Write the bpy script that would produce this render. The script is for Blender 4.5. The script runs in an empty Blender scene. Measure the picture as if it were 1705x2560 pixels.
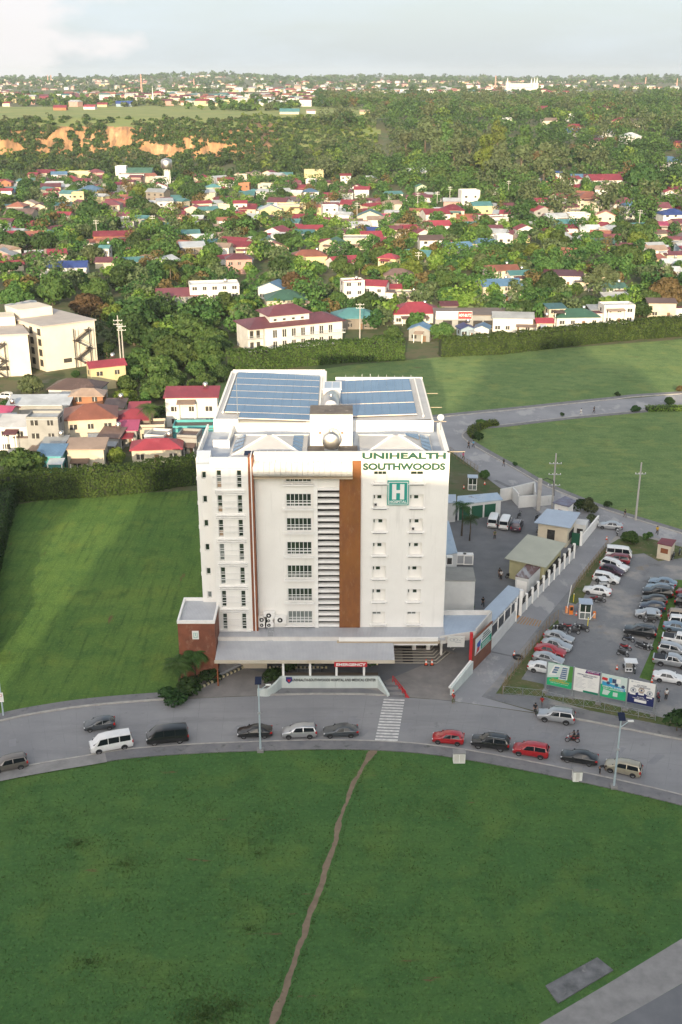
import bpy, bmesh, math, random
import numpy as np
from mathutils import Vector, Matrix
R = math.radians
S = bpy.context.scene
COL = S.collection
# ---------------------------------------------------------------- camera
F_PX, CAM_H, CX, CY, HOR = 2750.0, 78.0, 852.5, 1280.0, 190.0
PIT = math.atan((CY - HOR) / F_PX)
cp, sp = math.cos(PIT), math.sin(PIT)
cam = bpy.data.objects.new('camera', bpy.data.cameras.new('camera'))
COL.objects.link(cam)
cam.location = (0, 0, CAM_H)
cam.rotation_euler = (math.pi / 2 - PIT, 0, 0)
cam.data.sensor_fit = 'VERTICAL'
cam.data.sensor_height = 36
cam.data.lens = F_PX / 2560 * 36
cam.data.clip_start = 1
cam.data.clip_end = 60000
S.camera = cam
# ---------------------------------------------------------------- sky, sun, exposure
SUN_EL, SUN_AZ = R(12.5), R(5.3)           # light travels towards (+sin az, +cos az)
w = bpy.data.worlds.new('World'); S.world = w; w.use_nodes = True
nt = w.node_tree; nt.nodes.clear()
N = nt.nodes.new; L = nt.links.new
out = N('ShaderNodeOutputWorld'); bg = N('ShaderNodeBackground'); bg.inputs[1].default_value = 0.11
sky = N('ShaderNodeTexSky'); sky.sky_type = 'NISHITA'; sky.sun_disc = False
sky.sun_elevation = SUN_EL; sky.sun_rotation = math.pi + SUN_AZ
sky.altitude = 100; sky.air_density = 1.0; sky.dust_density = 2.5; sky.ozone_density = 1.0
tc = N('ShaderNodeTexCoord'); sep = N('ShaderNodeSeparateXYZ'); L(tc.outputs['Generated'], sep.inputs[0])
# thin high cloud veil + cumulus bank low on the left
mp = N('ShaderNodeMapping'); mp.inputs['Scale'].default_value = (3.0, 3.0, 14.0); L(tc.outputs['Generated'], mp.inputs[0])
n1 = N('ShaderNodeTexNoise'); n1.inputs['Scale'].default_value = 1.3; n1.inputs['Detail'].default_value = 6; n1.inputs['Roughness'].default_value = .55
L(mp.outputs[0], n1.inputs['Vector'])
r1 = N('ShaderNodeValToRGB'); r1.color_ramp.elements[0].position = .42; r1.color_ramp.elements[1].position = .75
L(n1.outputs['Fac'], r1.inputs[0])
mp2 = N('ShaderNodeMapping'); mp2.inputs['Scale'].default_value = (7, 7, 16); mp2.inputs['Location'].default_value = (3.1, 0, .4); L(tc.outputs['Generated'], mp2.inputs[0])
n2 = N('ShaderNodeTexNoise'); n2.inputs['Scale'].default_value = 1.6; n2.inputs['Detail'].default_value = 7; L(mp2.outputs[0], n2.inputs['Vector'])
# left weight: x/|y| below -0.05
mx = N('ShaderNodeMapRange'); mx.inputs[1].default_value = -.02; mx.inputs[2].default_value = -.26; mx.inputs[3].default_value = -.34; mx.inputs[4].default_value = .16
L(sep.outputs[0], mx.inputs[0])
ad = N('ShaderNodeMath'); ad.operation = 'ADD'; L(n2.outputs['Fac'], ad.inputs[0]); L(mx.outputs[0], ad.inputs[1])
r2 = N('ShaderNodeValToRGB'); r2.color_ramp.elements[0].position = .49; r2.color_ramp.elements[1].position = .62
L(ad.outputs[0], r2.inputs[0])
veil = N('ShaderNodeMixRGB'); veil.inputs[2].default_value = (4.4, 4.95, 5.35, 1)
fa = N('ShaderNodeMath'); fa.operation = 'MULTIPLY_ADD'; fa.inputs[1].default_value = .28; fa.inputs[2].default_value = .70
L(r1.outputs[0], fa.inputs[0])
# the veil lies low in the east; it thins towards the zenith and towards the sun
vz = N('ShaderNodeMapRange'); vz.inputs[1].default_value = .12; vz.inputs[2].default_value = .75; vz.inputs[3].default_value = 1.0; vz.inputs[4].default_value = .30; L(sep.outputs[2], vz.inputs[0])
vy = N('ShaderNodeMapRange'); vy.inputs[1].default_value = -.9; vy.inputs[2].default_value = .3; vy.inputs[3].default_value = .25; vy.inputs[4].default_value = 1.0; L(sep.outputs[1], vy.inputs[0])
m1_ = N('ShaderNodeMath'); m1_.operation = 'MULTIPLY'; L(fa.outputs[0], m1_.inputs[0]); L(vz.outputs[0], m1_.inputs[1])
m2_ = N('ShaderNodeMath'); m2_.operation = 'MULTIPLY'; L(m1_.outputs[0], m2_.inputs[0]); L(vy.outputs[0], m2_.inputs[1]); L(m2_.outputs[0], veil.inputs[0])
L(sky.outputs[0], veil.inputs[1])
cum = N('ShaderNodeMixRGB'); cum.inputs[2].default_value = (5.6, 5.35, 5.35, 1); L(veil.outputs[0], cum.inputs[1])
f3 = N('ShaderNodeMath'); f3.operation = 'MULTIPLY'; f3.inputs[1].default_value = .8; L(r2.outputs[0], f3.inputs[0]); L(f3.outputs[0], cum.inputs[0])
# broad glow added to the sky round the low sun to brighten the facade
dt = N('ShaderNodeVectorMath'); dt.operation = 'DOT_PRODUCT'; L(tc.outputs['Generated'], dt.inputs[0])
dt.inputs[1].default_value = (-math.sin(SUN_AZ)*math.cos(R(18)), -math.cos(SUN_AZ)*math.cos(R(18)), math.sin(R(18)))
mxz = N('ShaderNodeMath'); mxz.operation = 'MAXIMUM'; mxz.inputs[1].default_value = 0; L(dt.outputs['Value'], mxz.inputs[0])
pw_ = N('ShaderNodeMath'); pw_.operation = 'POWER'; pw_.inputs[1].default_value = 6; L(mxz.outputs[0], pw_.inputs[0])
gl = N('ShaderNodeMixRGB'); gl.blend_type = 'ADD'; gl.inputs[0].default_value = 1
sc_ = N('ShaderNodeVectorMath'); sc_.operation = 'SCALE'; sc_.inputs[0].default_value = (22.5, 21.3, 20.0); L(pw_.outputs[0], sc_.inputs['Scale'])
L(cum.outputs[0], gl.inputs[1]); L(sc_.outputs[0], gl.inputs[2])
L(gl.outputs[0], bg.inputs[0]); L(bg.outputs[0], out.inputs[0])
sun = bpy.data.objects.new('sun', bpy.data.lights.new('sun', 'SUN')); COL.objects.link(sun)
sun.data.energy = 4.9; sun.data.angle = R(.55); sun.data.color = (1, .80, .52)
sdir = Vector((math.sin(SUN_AZ) * math.cos(SUN_EL), math.cos(SUN_AZ) * math.cos(SUN_EL), -math.sin(SUN_EL)))
sun.rotation_euler = sdir.to_track_quat('-Z', 'Y').to_euler()
sun.location = (-60, -300, 200)
vs = S.view_settings; vs.view_transform = 'Standard'; vs.look = 'None'; vs.exposure = 0.74; vs.gamma = 1; vs.use_curve_mapping = False
S.cycles.use_denoising = True
S.cycles.max_bounces = 6; S.cycles.diffuse_bounces = 3; S.cycles.glossy_bounces = 3; S.cycles.volume_bounces = 1
S.cycles.transparent_max_bounces = 4; S.cycles.caustics_reflective = False; S.cycles.caustics_refractive = False
S.render.use_persistent_data = False

# ---------------------------------------------------------------- picking points in the place
def ray(px, py):
    a, b = (px - CX) / F_PX, (py - CY) / F_PX
    return a, cp - b * sp, -sp - b * cp
def G(px, py, z=0.0):
    x, y, d = ray(px, py); t = (z - CAM_H) / d
    return Vector((x * t, y * t, z))
K8 = 1705 / 1568
def A(x, y, z=0.0): return G(x * K8, y * K8, z)            # full view, 1568 wide
def crop(ox, oy, s): return lambda x, y, z=0.0: G(ox + x / s, oy + y / s, z)
C2 = crop(1080, 1180, 2.5088)      # right compound
C3 = crop(0, 1500, 1.8447); C4 = crop(850, 1500, 1.834)
TL = crop(0, 680, 2.6133); V3 = crop(0, 400, 1.8447); V4 = crop(850, 400, 1.834)
V5 = crop(300, 600, 2.24); V6 = crop(950, 580, 2.0768); V7 = crop(1050, 950, 2.394)
P2 = crop(1405, 1360, 5.2267); P3 = crop(1280, 1360, 5.2267); P4 = crop(1100, 1490, 6.272)
def PIX(v):
    dz = v[2] - CAM_H; d = v[1] * cp - dz * sp; q = v[1] * sp + dz * cp
    return CX + F_PX * v[0] / d, CY - F_PX * q / d, d

# ---------------------------------------------------------------- materials
MATS = {}
def mat(name, c, rough=.6, var=.0, vscale=1.0, c2=None, bump=0.0, bscale=20.0, metal=0.0, coords='POS', spec=.5, stretch=None, lo=.35, hi=.65, detail=5, obrand=0.0):
    """base colour with a soft procedural variation towards c2 (or darker/lighter by var)"""
    if name in MATS: return MATS[name]
    m = bpy.data.materials.new(name); m.use_nodes = True; t = m.node_tree
    b = t.nodes['Principled BSDF']; b.inputs['Roughness'].default_value = rough; b.inputs['Metallic'].default_value = metal
    b.inputs['Specular IOR Level'].default_value = spec
    b.inputs['Base Color'].default_value = (*c, 1); m.diffuse_color = (*c, 1)
    if var or c2 or bump:
        if coords == 'POS': g = t.nodes.new('ShaderNodeNewGeometry').outputs['Position']
        else: g = t.nodes.new('ShaderNodeTexCoord').outputs['Object']
        if stretch:
            mp = t.nodes.new('ShaderNodeMapping'); mp.inputs['Scale'].default_value = stretch; t.links.new(g, mp.inputs[0]); g = mp.outputs[0]
    src = None
    if var or c2:
        n = t.nodes.new('ShaderNodeTexNoise'); n.inputs['Scale'].default_value = vscale; n.inputs['Detail'].default_value = detail; n.inputs['Roughness'].default_value = .62
        t.links.new(g, n.inputs['Vector'])
        r = t.nodes.new('ShaderNodeValToRGB'); r.color_ramp.elements[0].position = lo; r.color_ramp.elements[1].position = hi
        a = c2 if c2 else tuple(max(0, v * (1 - var)) for v in c)
        d = c if c2 else tuple(min(1, v * (1 + var * .5)) for v in c)
        r.color_ramp.elements[0].color = (*a, 1); r.color_ramp.elements[1].color = (*d, 1)
        t.links.new(n.outputs['Fac'], r.inputs[0]); src = r.outputs[0]
        t.links.new(src, b.inputs['Base Color'])
    if obrand:
        oi = t.nodes.new('ShaderNodeObjectInfo'); hs = t.nodes.new('ShaderNodeHueSaturation')
        mr = t.nodes.new('ShaderNodeMapRange'); mr.inputs[3].default_value = 1 - obrand; mr.inputs[4].default_value = 1 + obrand
        t.links.new(oi.outputs['Random'], mr.inputs[0]); t.links.new(mr.outputs[0], hs.inputs['Value'])
        if src: t.links.new(src, hs.inputs['Color'])
        else: hs.inputs['Color'].default_value = (*c, 1)
        t.links.new(hs.outputs[0], b.inputs['Base Color'])
    if bump:
        n = t.nodes.new('ShaderNodeTexNoise'); n.inputs['Scale'].default_value = bscale; n.inputs['Detail'].default_value = 4
        t.links.new(g, n.inputs['Vector'])
        bm_ = t.nodes.new('ShaderNodeBump'); bm_.inputs['Strength'].default_value = min(1, bump); bm_.inputs['Distance'].default_value = max(.02, bump * .1)
        t.links.new(n.outputs['Fac'], bm_.inputs['Height']); t.links.new(bm_.outputs[0], b.inputs['Normal'])
    MATS[name] = m
    return m
def layer(m, c, vscale, lo, hi, stretch=None, fac=1.0, detail=6, rot=0.0):
    """another blotch colour over what already feeds the base colour"""
    t = m.node_tree; b = t.nodes['Principled BSDF']; s = b.inputs['Base Color']
    g = t.nodes.new('ShaderNodeNewGeometry').outputs['Position']
    if stretch or rot:
        mp = t.nodes.new('ShaderNodeMapping'); mp.inputs['Scale'].default_value = stretch or (1, 1, 1); mp.inputs['Rotation'].default_value = (0, 0, rot)
        t.links.new(g, mp.inputs[0]); g = mp.outputs[0]
    n = t.nodes.new('ShaderNodeTexNoise'); n.inputs['Scale'].default_value = vscale; n.inputs['Detail'].default_value = detail; n.inputs['Roughness'].default_value = .65
    t.links.new(g, n.inputs['Vector'])
    mr = t.nodes.new('ShaderNodeMapRange'); mr.inputs[1].default_value = lo; mr.inputs[2].default_value = hi; mr.inputs[4].default_value = fac
    t.links.new(n.outputs['Fac'], mr.inputs[0])
    mx = t.nodes.new('ShaderNodeMixRGB'); mx.inputs[2].default_value = (*c, 1); t.links.new(mr.outputs[0], mx.inputs[0])
    if s.links: t.links.new(s.links[0].from_socket, mx.inputs[1])
    else: mx.inputs[1].default_value = s.default_value
    t.links.new(mx.outputs[0], s)
    return m
def wavebump(m, scale, axis='X', strength=.6, dist=.05, colour=None, fac=.3, lo=.0, hi=.25):
    """ribs of a metal sheet roof / board joints, in object space"""
    t = m.node_tree; b = t.nodes['Principled BSDF']
    g = t.nodes.new('ShaderNodeTexCoord').outputs['Object']
    wv = t.nodes.new('ShaderNodeTexWave'); wv.bands_direction = axis; wv.inputs['Scale'].default_value = scale
    t.links.new(g, wv.inputs['Vector'])
    bm_ = t.nodes.new('ShaderNodeBump'); bm_.inputs['Strength'].default_value = strength; bm_.inputs['Distance'].default_value = dist
    t.links.new(wv.outputs['Fac'], bm_.inputs['Height'])
    if b.inputs['Normal'].links: t.links.new(b.inputs['Normal'].links[0].from_socket, bm_.inputs['Normal'])
    t.links.new(bm_.outputs[0], b.inputs['Normal'])
    if colour:
        s = b.inputs['Base Color']
        mr = t.nodes.new('ShaderNodeMapRange'); mr.inputs[1].default_value = lo; mr.inputs[2].default_value = hi; mr.inputs[3].default_value = fac; mr.inputs[4].default_value = 0
        t.links.new(wv.outputs['Fac'], mr.inputs[0])
        mx = t.nodes.new('ShaderNodeMixRGB'); mx.inputs[2].default_value = (*colour, 1); t.links.new(mr.outputs[0], mx.inputs[0])
        if s.links: t.links.new(s.links[0].from_socket, mx.inputs[1])
        else: mx.inputs[1].default_value = s.default_value
        t.links.new(mx.outputs[0], s)
    return m

# ---------------------------------------------------------------- mesh helpers
class MB:
    def __init__(s): s.v = []; s.f = []; s.m = []; s.mi = 0; s.smooth = False
    def add(s, vs, fs):
        o = len(s.v); s.v += [tuple(p) for p in vs]
        for f in fs: s.f.append(tuple(i + o for i in f)); s.m.append(s.mi)
        return s
    def box(s, x0, x1, y0, y1, z0, z1):
        return s.add([(x0,y0,z0),(x1,y0,z0),(x1,y1,z0),(x0,y1,z0),(x0,y0,z1),(x1,y0,z1),(x1,y1,z1),(x0,y1,z1)],
                     [(3,2,1,0),(4,5,6,7),(0,1,5,4),(1,2,6,5),(2,3,7,6),(3,0,4,7)])
    def prism(s, pts, z0, z1):
        n = len(pts)
        a = sum(pts[i][0]*pts[(i+1)%n][1]-pts[(i+1)%n][0]*pts[i][1] for i in range(n))
        if a < 0: pts = pts[::-1]
        vs = [(p[0],p[1],z0) for p in pts] + [(p[0],p[1],z1) for p in pts]
        return s.add(vs, [tuple(range(n))[::-1], tuple(range(n,2*n))] + [(i,(i+1)%n,n+(i+1)%n,n+i) for i in range(n)])
    def xprism(s, pts, x0, x1):
        """profile in (y,z) swept along x"""
        n = len(pts)
        a = sum(pts[i][0]*pts[(i+1)%n][1]-pts[(i+1)%n][0]*pts[i][1] for i in range(n))
        if a < 0: pts = pts[::-1]
        vs = [(x0,p[0],p[1]) for p in pts] + [(x1,p[0],p[1]) for p in pts]
        return s.add(vs, [tuple(range(n))[::-1], tuple(range(n,2*n))] + [(i,(i+1)%n,n+(i+1)%n,n+i) for i in range(n)])
    def yprism(s, pts, y0, y1):
        """profile in (x,z) swept along y"""
        n = len(pts)
        a = sum(pts[i][0]*pts[(i+1)%n][1]-pts[(i+1)%n][0]*pts[i][1] for i in range(n))
        if a > 0: pts = pts[::-1]
        vs = [(p[0],y0,p[1]) for p in pts] + [(p[0],y1,p[1]) for p in pts]
        return s.add(vs, [tuple(range(n))[::-1], tuple(range(n,2*n))] + [(i,(i+1)%n,n+(i+1)%n,n+i) for i in range(n)])
    def quad(s, *p): return s.add(p, [tuple(range(len(p)))])
    def tube(s, pts, r, n=6, cap=True):
        pts = [Vector(p) for p in pts]; k = len(pts)
        rs = r if isinstance(r, (list, tuple)) else [r] * k
        vs = []
        for i, p in enumerate(pts):
            d = (pts[min(i+1,k-1)] - pts[max(i-1,0)]).normalized()
            u = d.cross(Vector((0,0,1)) if abs(d.z) < .9 else Vector((1,0,0))).normalized(); q = d.cross(u)
            for j in range(n):
                a = 2*math.pi*j/n; vs.append(p + (u*math.cos(a) + q*math.sin(a)) * rs[i])
        fs = [(i*n+j, i*n+(j+1)%n, (i+1)*n+(j+1)%n, (i+1)*n+j) for i in range(k-1) for j in range(n)]
        if cap: fs += [tuple(range(n))[::-1], tuple(range((k-1)*n, k*n))]
        return s.add(vs, fs)
    def bar(s, a, b, w, h):
        a, b = Vector(a), Vector(b); d = (b-a).normalized()
        u = d.cross(Vector((0,0,1)) if abs(d.z) < .95 else Vector((0,1,0))).normalized()*(w/2); q = u.cross(d).normalized()*(h/2)
        return s.add([a-u-q,a+u-q,a+u+q,a-u+q,b-u-q,b+u-q,b+u+q,b-u+q], [(0,1,2,3),(7,6,5,4),(0,4,5,1),(1,5,6,2),(2,6,7,3),(3,7,4,0)])
    def lathe(s, prof, n=16, c=(0,0,0)):
        vs = [(c[0]+r*math.cos(2*math.pi*j/n), c[1]+r*math.sin(2*math.pi*j/n), c[2]+z) for r, z in prof for j in range(n)]
        k = len(prof)
        fs = [(i*n+j, i*n+(j+1)%n, (i+1)*n+(j+1)%n, (i+1)*n+j) for i in range(k-1) for j in range(n)]
        fs += [tuple(range(n))[::-1], tuple(range((k-1)*n, k*n))]
        return s.add(vs, fs)
    def mesh(s, name, m):
        me = bpy.data.meshes.new(name); me.from_pydata(s.v, [], s.f)
        for q in (m if isinstance(m, (list, tuple)) else [m]): me.materials.append(q)
        if any(s.m): me.polygons.foreach_set('material_index', s.m)
        if s.smooth: me.polygons.foreach_set('use_smooth', [True]*len(s.f))
        me.update(); return me
    def build(s, name, m, parent=None, loc=None, rz=0):
        o = bpy.data.objects.new(name, s.mesh(name, m)); COL.objects.link(o)
        if loc is not None: o.location = loc
        if rz: o.rotation_euler = (0,0,rz)
        if parent: o.parent = parent
        return o
def tag(o, label=None, cat=None, group=None, kind=None):
    if label: o['label'] = label
    if cat: o['category'] = cat
    if group: o['group'] = group
    if kind: o['kind'] = kind
    return o
def thing(name, label, cat, loc=(0,0,0), rz=0, group=None):
    o = bpy.data.objects.new(name, None); COL.objects.link(o); o.location = loc; o.rotation_euler = (0,0,rz)
    o.empty_display_size = .3
    return tag(o, label, cat, group)
KIDS = {}
def kids(o):
    return [c for c in KIDSRC if c.parent is o]
def copy_tree(o, parent=None):
    c = o.copy(); COL.objects.link(c)
    c.parent = parent
    for ch in o.children: copy_tree(ch, c)
    return c
def setmat(o, m):
    for i, s_ in enumerate(o.material_slots):
        if i == 0: s_.link = 'OBJECT'; s_.material = m
def meshobj(name, me, parent=None, loc=None, rz=0):
    o = bpy.data.objects.new(name, me); COL.objects.link(o)
    if parent: o.parent = parent
    if loc is not None: o.location = loc
    if rz: o.rotation_euler = (0,0,rz)
    return o
def text_mesh(name, body, size, m, bold=.0, depth=.05, sx=1.0, align='CENTER', spacing=1.0):
    cu = bpy.data.curves.new(name, 'FONT'); cu.body = body; cu.size = size; cu.align_x = align; cu.align_y = 'CENTER'
    cu.offset = bold; cu.extrude = depth; cu.space_character = spacing; cu.resolution_u = 4
    o = bpy.data.objects.new(name, cu); COL.objects.link(o)
    dg = bpy.context.evaluated_depsgraph_get(); me = bpy.data.meshes.new_from_object(o.evaluated_get(dg))
    bpy.data.objects.remove(o); bpy.data.curves.remove(cu)
    me.transform(Matrix.Diagonal((sx,1,1,1))); me.materials.clear(); me.materials.append(m); me.name = name
    return me
def front_text(name, body, size, m, loc, parent=None, bold=0, depth=.05, sx=1.0, width=None, height=None, rz=0, spacing=1.0, align='CENTER'):
    """upright lettering facing -y (turned by rz)"""
    me = text_mesh(name, body, size, m, bold, depth, sx, align, spacing)
    co = np.empty(len(me.vertices)*3); me.vertices.foreach_get('co', co); co = co.reshape(-1,3)
    w0 = np.ptp(co[:,0]); h0 = np.ptp(co[:,1])
    me.transform(Matrix.Diagonal(((width/w0) if width else 1, (height/h0) if height else 1, 1, 1)))
    me.transform(Matrix.Rotation(math.pi/2, 4, 'X'))
    return meshobj(name, me, parent, loc, rz)
def sheet(name, pts, z, m, kind='structure', h=None):
    """flat ground sheet from a ring of points (kerbed up by h when given)"""
    b = MB()
    p = [(q[0],q[1]) for q in pts]
    if h: b.prism(p, z-.05, z+h)
    else:
        a = sum(p[i][0]*p[(i+1)%len(p)][1]-p[(i+1)%len(p)][0]*p[i][1] for i in range(len(p)))
        if a < 0: p = p[::-1]
        b.quad(*[(x,y,z) for x,y in p])
    o = b.build(name, m); tag(o, kind=kind); return o
def sheet_tri(name, pts, z, m, kind='structure'):
    o = sheet(name, pts, z, m, kind)
    bm = bmesh.new(); bm.from_mesh(o.data); bmesh.ops.triangulate(bm, faces=bm.faces[:]); bm.to_mesh(o.data); bm.free(); return o
def curve_pts(pts, n=8):
    """Catmull-Rom through points"""
    p = [Vector((q[0],q[1],0)) for q in pts]; r = []
    for i in range(len(p)-1):
        a, b, c, d = p[max(i-1,0)], p[i], p[i+1], p[min(i+2,len(p)-1)]
        for k in range(n):
            t = k/n
            r.append(.5*((2*b)+(c-a)*t+(2*a-5*b+4*c-d)*t*t+(3*b-a-3*c+d)*t**3))
    r.append(p[-1]); return r
def strip(name, left, right, z, m, kind='structure', h=None):
    """sheet between two curves with the same number of points; optional kerb height"""
    b = MB(); n = len(left)
    for i in range(n-1):
        b.quad((*left[i][:2],z+(h or 0)), (*right[i][:2],z+(h or 0)), (*right[i+1][:2],z+(h or 0)), (*left[i+1][:2],z+(h or 0)))
    if h:
        for c in (left, right):
            for i in range(n-1): b.quad((*c[i][:2],z-.1),(*c[i+1][:2],z-.1),(*c[i+1][:2],z+h),(*c[i][:2],z+h))
    o = b.build(name, m); tag(o, kind=kind)
    bm = bmesh.new(); bm.from_mesh(o.data); bmesh.ops.recalc_face_normals(bm, faces=bm.faces[:])
    if sum(f.normal.z*f.calc_area() for f in bm.faces) < 0: bmesh.ops.reverse_faces(bm, faces=bm.faces[:])
    bm.to_mesh(o.data); bm.free(); return o
def offset(pts, d):
    r = []
    for i, p in enumerate(pts):
        t = (Vector(pts[min(i+1,len(pts)-1)][:2]) - Vector(pts[max(i-1,0)][:2])).normalized()
        r.append(Vector((p[0]-t.y*d, p[1]+t.x*d, 0)))
    return r
rnd = random.Random(7)
def WZ(px, py, Y):
    x, y, d = ray(px, py); t = Y / y
    return x*t, CAM_H + d*t
def cropz(ox, oy, s): return lambda x, y, Y: WZ(ox + x/s, oy + y/s, Y)
Z1 = crop(400, 900, 1.96); Z3 = crop(480, 920, 3.92); Z4 = crop(780, 920, 3.92)
F1 = crop(420, 1460, 3.92); F2 = crop(780, 1540, 3.92); F2z = cropz(780, 1540, 3.92); F1z = cropz(420, 1460, 3.92)
# ================================================================ SETTING: ground, roads, hills
from mathutils import noise as mnoise
def nz(x, y, s, seed=0.0): return mnoise.noise(Vector((x/s+seed, y/s-seed, seed*.7)))
def sstep(a, b, x):
    t = min(1, max(0, (x-a)/(b-a))); return t*t*(3-2*t)
def ground_h(x, y):
    if y < 520: return 0.0
    q = x / y
    top = 38 + 3*sstep(1500, 2600, y) + 5*nz(x, y, 420, 3)*sstep(1250, 1700, y) + 9*sstep(3000, 5600, y) + (10*nz(x, y, 900, 9)+10)*sstep(3600, 5600, y)
    top = min(top, 50 + 9*nz(x, y, 1500, 5)) if y > 3600 else top
    edge = 1098 + 34*nz(x, 0, 120, 1) + 12*nz(x, 40, 37, 2)
    cl = .12*sstep(edge-120, edge, y) + .73*sstep(edge, edge+26+14*nz(x, 9, 90, 4), y) + .15*sstep(edge+25, edge+110, y)
    cl2 = .25*sstep(930, 1060, y) + .75*sstep(1060+40*nz(x,0,90,6), 1330, y)          # grassy middle slope
    rp = .55*sstep(560, 1100, y) + .45*sstep(900, 1600, y) + (.13*nz(x, y, 140, 8)+.12*nz(x, y, 330, 2))*sstep(650, 1000, y)
    m1 = sstep(-.085, -.045, q + .01*nz(x, y, 80, 2)); m2 = sstep(.0, .09, q)
    a = cl*(1-m1) + cl2*m1
    top += 25*math.exp(-((q+.115)/.055)**2)*sstep(4300,5600,y) + 20*math.exp(-((q-.04)/.09)**2)*sstep(5000,6300,y) + 11*math.exp(-((q-.26)/.06)**2)*sstep(4600,5600,y)
    return top * (a*(1-m2) + rp*m2)
# --- materials of the ground
m_terrain = mat('wild_ground', (.060,.095,.028), .95, c2=(.10,.095,.045), vscale=.05, lo=.45, hi=.62)
layer(m_terrain, (.05,.085,.022), .22, .5, .62)
layer(m_terrain, (.16,.15,.12), .09, .6, .68, fac=.7)
m_terrain2 = mat('plateau_grass', (.23,.25,.075), .95, c2=(.15,.21,.05), vscale=.03)
layer(m_terrain2, (.25,.19,.09), .05, .58, .7, stretch=(.4,1.5,1))
m_rock = mat('ochre_cliff_rock', (.40,.225,.105), .95, c2=(.13,.075,.04), vscale=.11, stretch=(1.6,1,.35), bump=1, bscale=.35)
layer(m_rock, (.46,.31,.17), .06, .55, .7, stretch=(1.5,1,.4))
m_earth = mat('bare_earth', (.26,.19,.12), .95, c2=(.36,.28,.18), vscale=.6)
layer(m_earth, (.09,.12,.035), 1.2, .52, .62)
def lawn_mat(name, a, b, c, rot, line=(.03,.06,.02), mow=.45, st=(.10, 1, 1)):
    m = mat(name, a, 1.0, c2=b, vscale=.045, bump=1.0, bscale=5, lo=.40, hi=.58, spec=.12, detail=9)
    layer(m, c, .30, .46, .62, fac=.75)
    layer(m, (b[0]*1.35, b[1]*1.12, b[2]), .14, .52, .66, fac=.7, detail=9)
    layer(m, tuple(v*.58 for v in a), .11, .57, .70, fac=.65, detail=10)
    layer(m, line, 1.3, .50, .68, stretch=st, fac=mow)
    layer(m, tuple(v*1.55 for v in b), 2.2, .52, .72, fac=.6)
    layer(m, tuple(v*.45 for v in a), 3.0, .54, .70, fac=.5)
    layer(m, (.15,.085,.05), .55, .66, .70, stretch=tuple(min(1,v*1.6) for v in st), fac=.85)
    layer(m, (.17,.12,.06), .20, .69, .74, fac=.55, detail=10)
    return m
m_lawn = lawn_mat('front_lawn_grass', (.062,.140,.042), (.080,.158,.044), (.052,.124,.038), 0, mow=.22)
m_lawn_l = lawn_mat('side_lawn_grass', (.086,.160,.038), (.112,.188,.044), (.066,.135,.036), 0, mow=.55, st=(1,.07,1))
m_field = lawn_mat('back_field_grass', (.135,.205,.075), (.165,.235,.088), (.105,.175,.066), 0, mow=.30, st=(.12,1,1))
m_verge = mat('verge_grass', (.062,.105,.022), 1, c2=(.13,.12,.05), vscale=.5, bump=1, bscale=4)
layer(m_verge, (.20,.17,.12), 1.3, .58, .66)
m_road = mat('concrete_road', (.285,.284,.288), .85, c2=(.218,.218,.226), vscale=.08, bump=.2, bscale=6, detail=8)
layer(m_road, (.19,.19,.20), .5, .52, .75, stretch=(.10,1.2,1), fac=.55)
layer(m_road, (.36,.35,.34), 1.1, .60, .72, fac=.35)
layer(m_road, (.14,.14,.145), .7, .62, .70, fac=.6)
layer(m_road, (.20,.20,.205), .16, .52, .62, stretch=(.4,2.2,1), fac=.5)
m_road2 = mat('worn_back_road', (.30,.30,.31), .85, c2=(.225,.228,.24), vscale=.12, bump=.2, bscale=6, detail=8)
layer(m_road2, (.42,.41,.40), .16, .55, .60, stretch=(1,.5,1), fac=.6)
m_walk = mat('grey_pavement', (.155,.155,.165), .9, c2=(.21,.205,.205), vscale=.5, bump=.2)
layer(m_walk, (.10,.105,.10), .9, .56, .7)
m_walk2 = mat('pale_pavement', (.29,.28,.27), .9, c2=(.21,.205,.20), vscale=.6)
m_kerb = mat('kerb_concrete', (.44,.42,.38), .9, c2=(.30,.28,.26), vscale=.9)
m_drive = mat('stamped_driveway', (.26,.24,.225), .9, c2=(.19,.178,.17), vscale=.35, bump=.3, bscale=3, detail=9)
layer(m_drive, (.30,.27,.24), .8, .58, .72, fac=.6)
m_asph = mat('dark_asphalt', (.135,.14,.15), .9, c2=(.18,.183,.19), vscale=.3)
m_gravel = mat('lot_gravel', (.232,.235,.240), .95, c2=(.165,.170,.180), vscale=.10, bump=.6, bscale=8, detail=9)
layer(m_gravel, (.34,.315,.285), .10, .50, .62, fac=.85)
layer(m_gravel, (.085,.115,.035), .22, .66, .72, fac=.5)
layer(m_gravel, (.10,.10,.105), .30, .57, .70, fac=.7)
layer(m_gravel, (.25,.20,.15), .22, .60, .70, fac=.6)
layer(m_gravel, (.36,.35,.34), 2.5, .58, .75, fac=.5)
m_mark = mat('white_road_paint', (.72,.71,.68), .8, c2=(.45,.44,.43), vscale=1.5)
m_hump = mat('orange_hump_paint', (.42,.22,.08), .8, c2=(.25,.19,.13), vscale=1.8)
m_dirt = mat('trodden_dirt', (.235,.175,.12), .95, c2=(.17,.125,.085), vscale=.9, bump=.5, bscale=4)
m_slab = mat('mossy_slab', (.20,.20,.205), .95, c2=(.09,.095,.095), vscale=.7)
layer(m_slab, (.30,.29,.28), .5, .6, .7)
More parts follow.
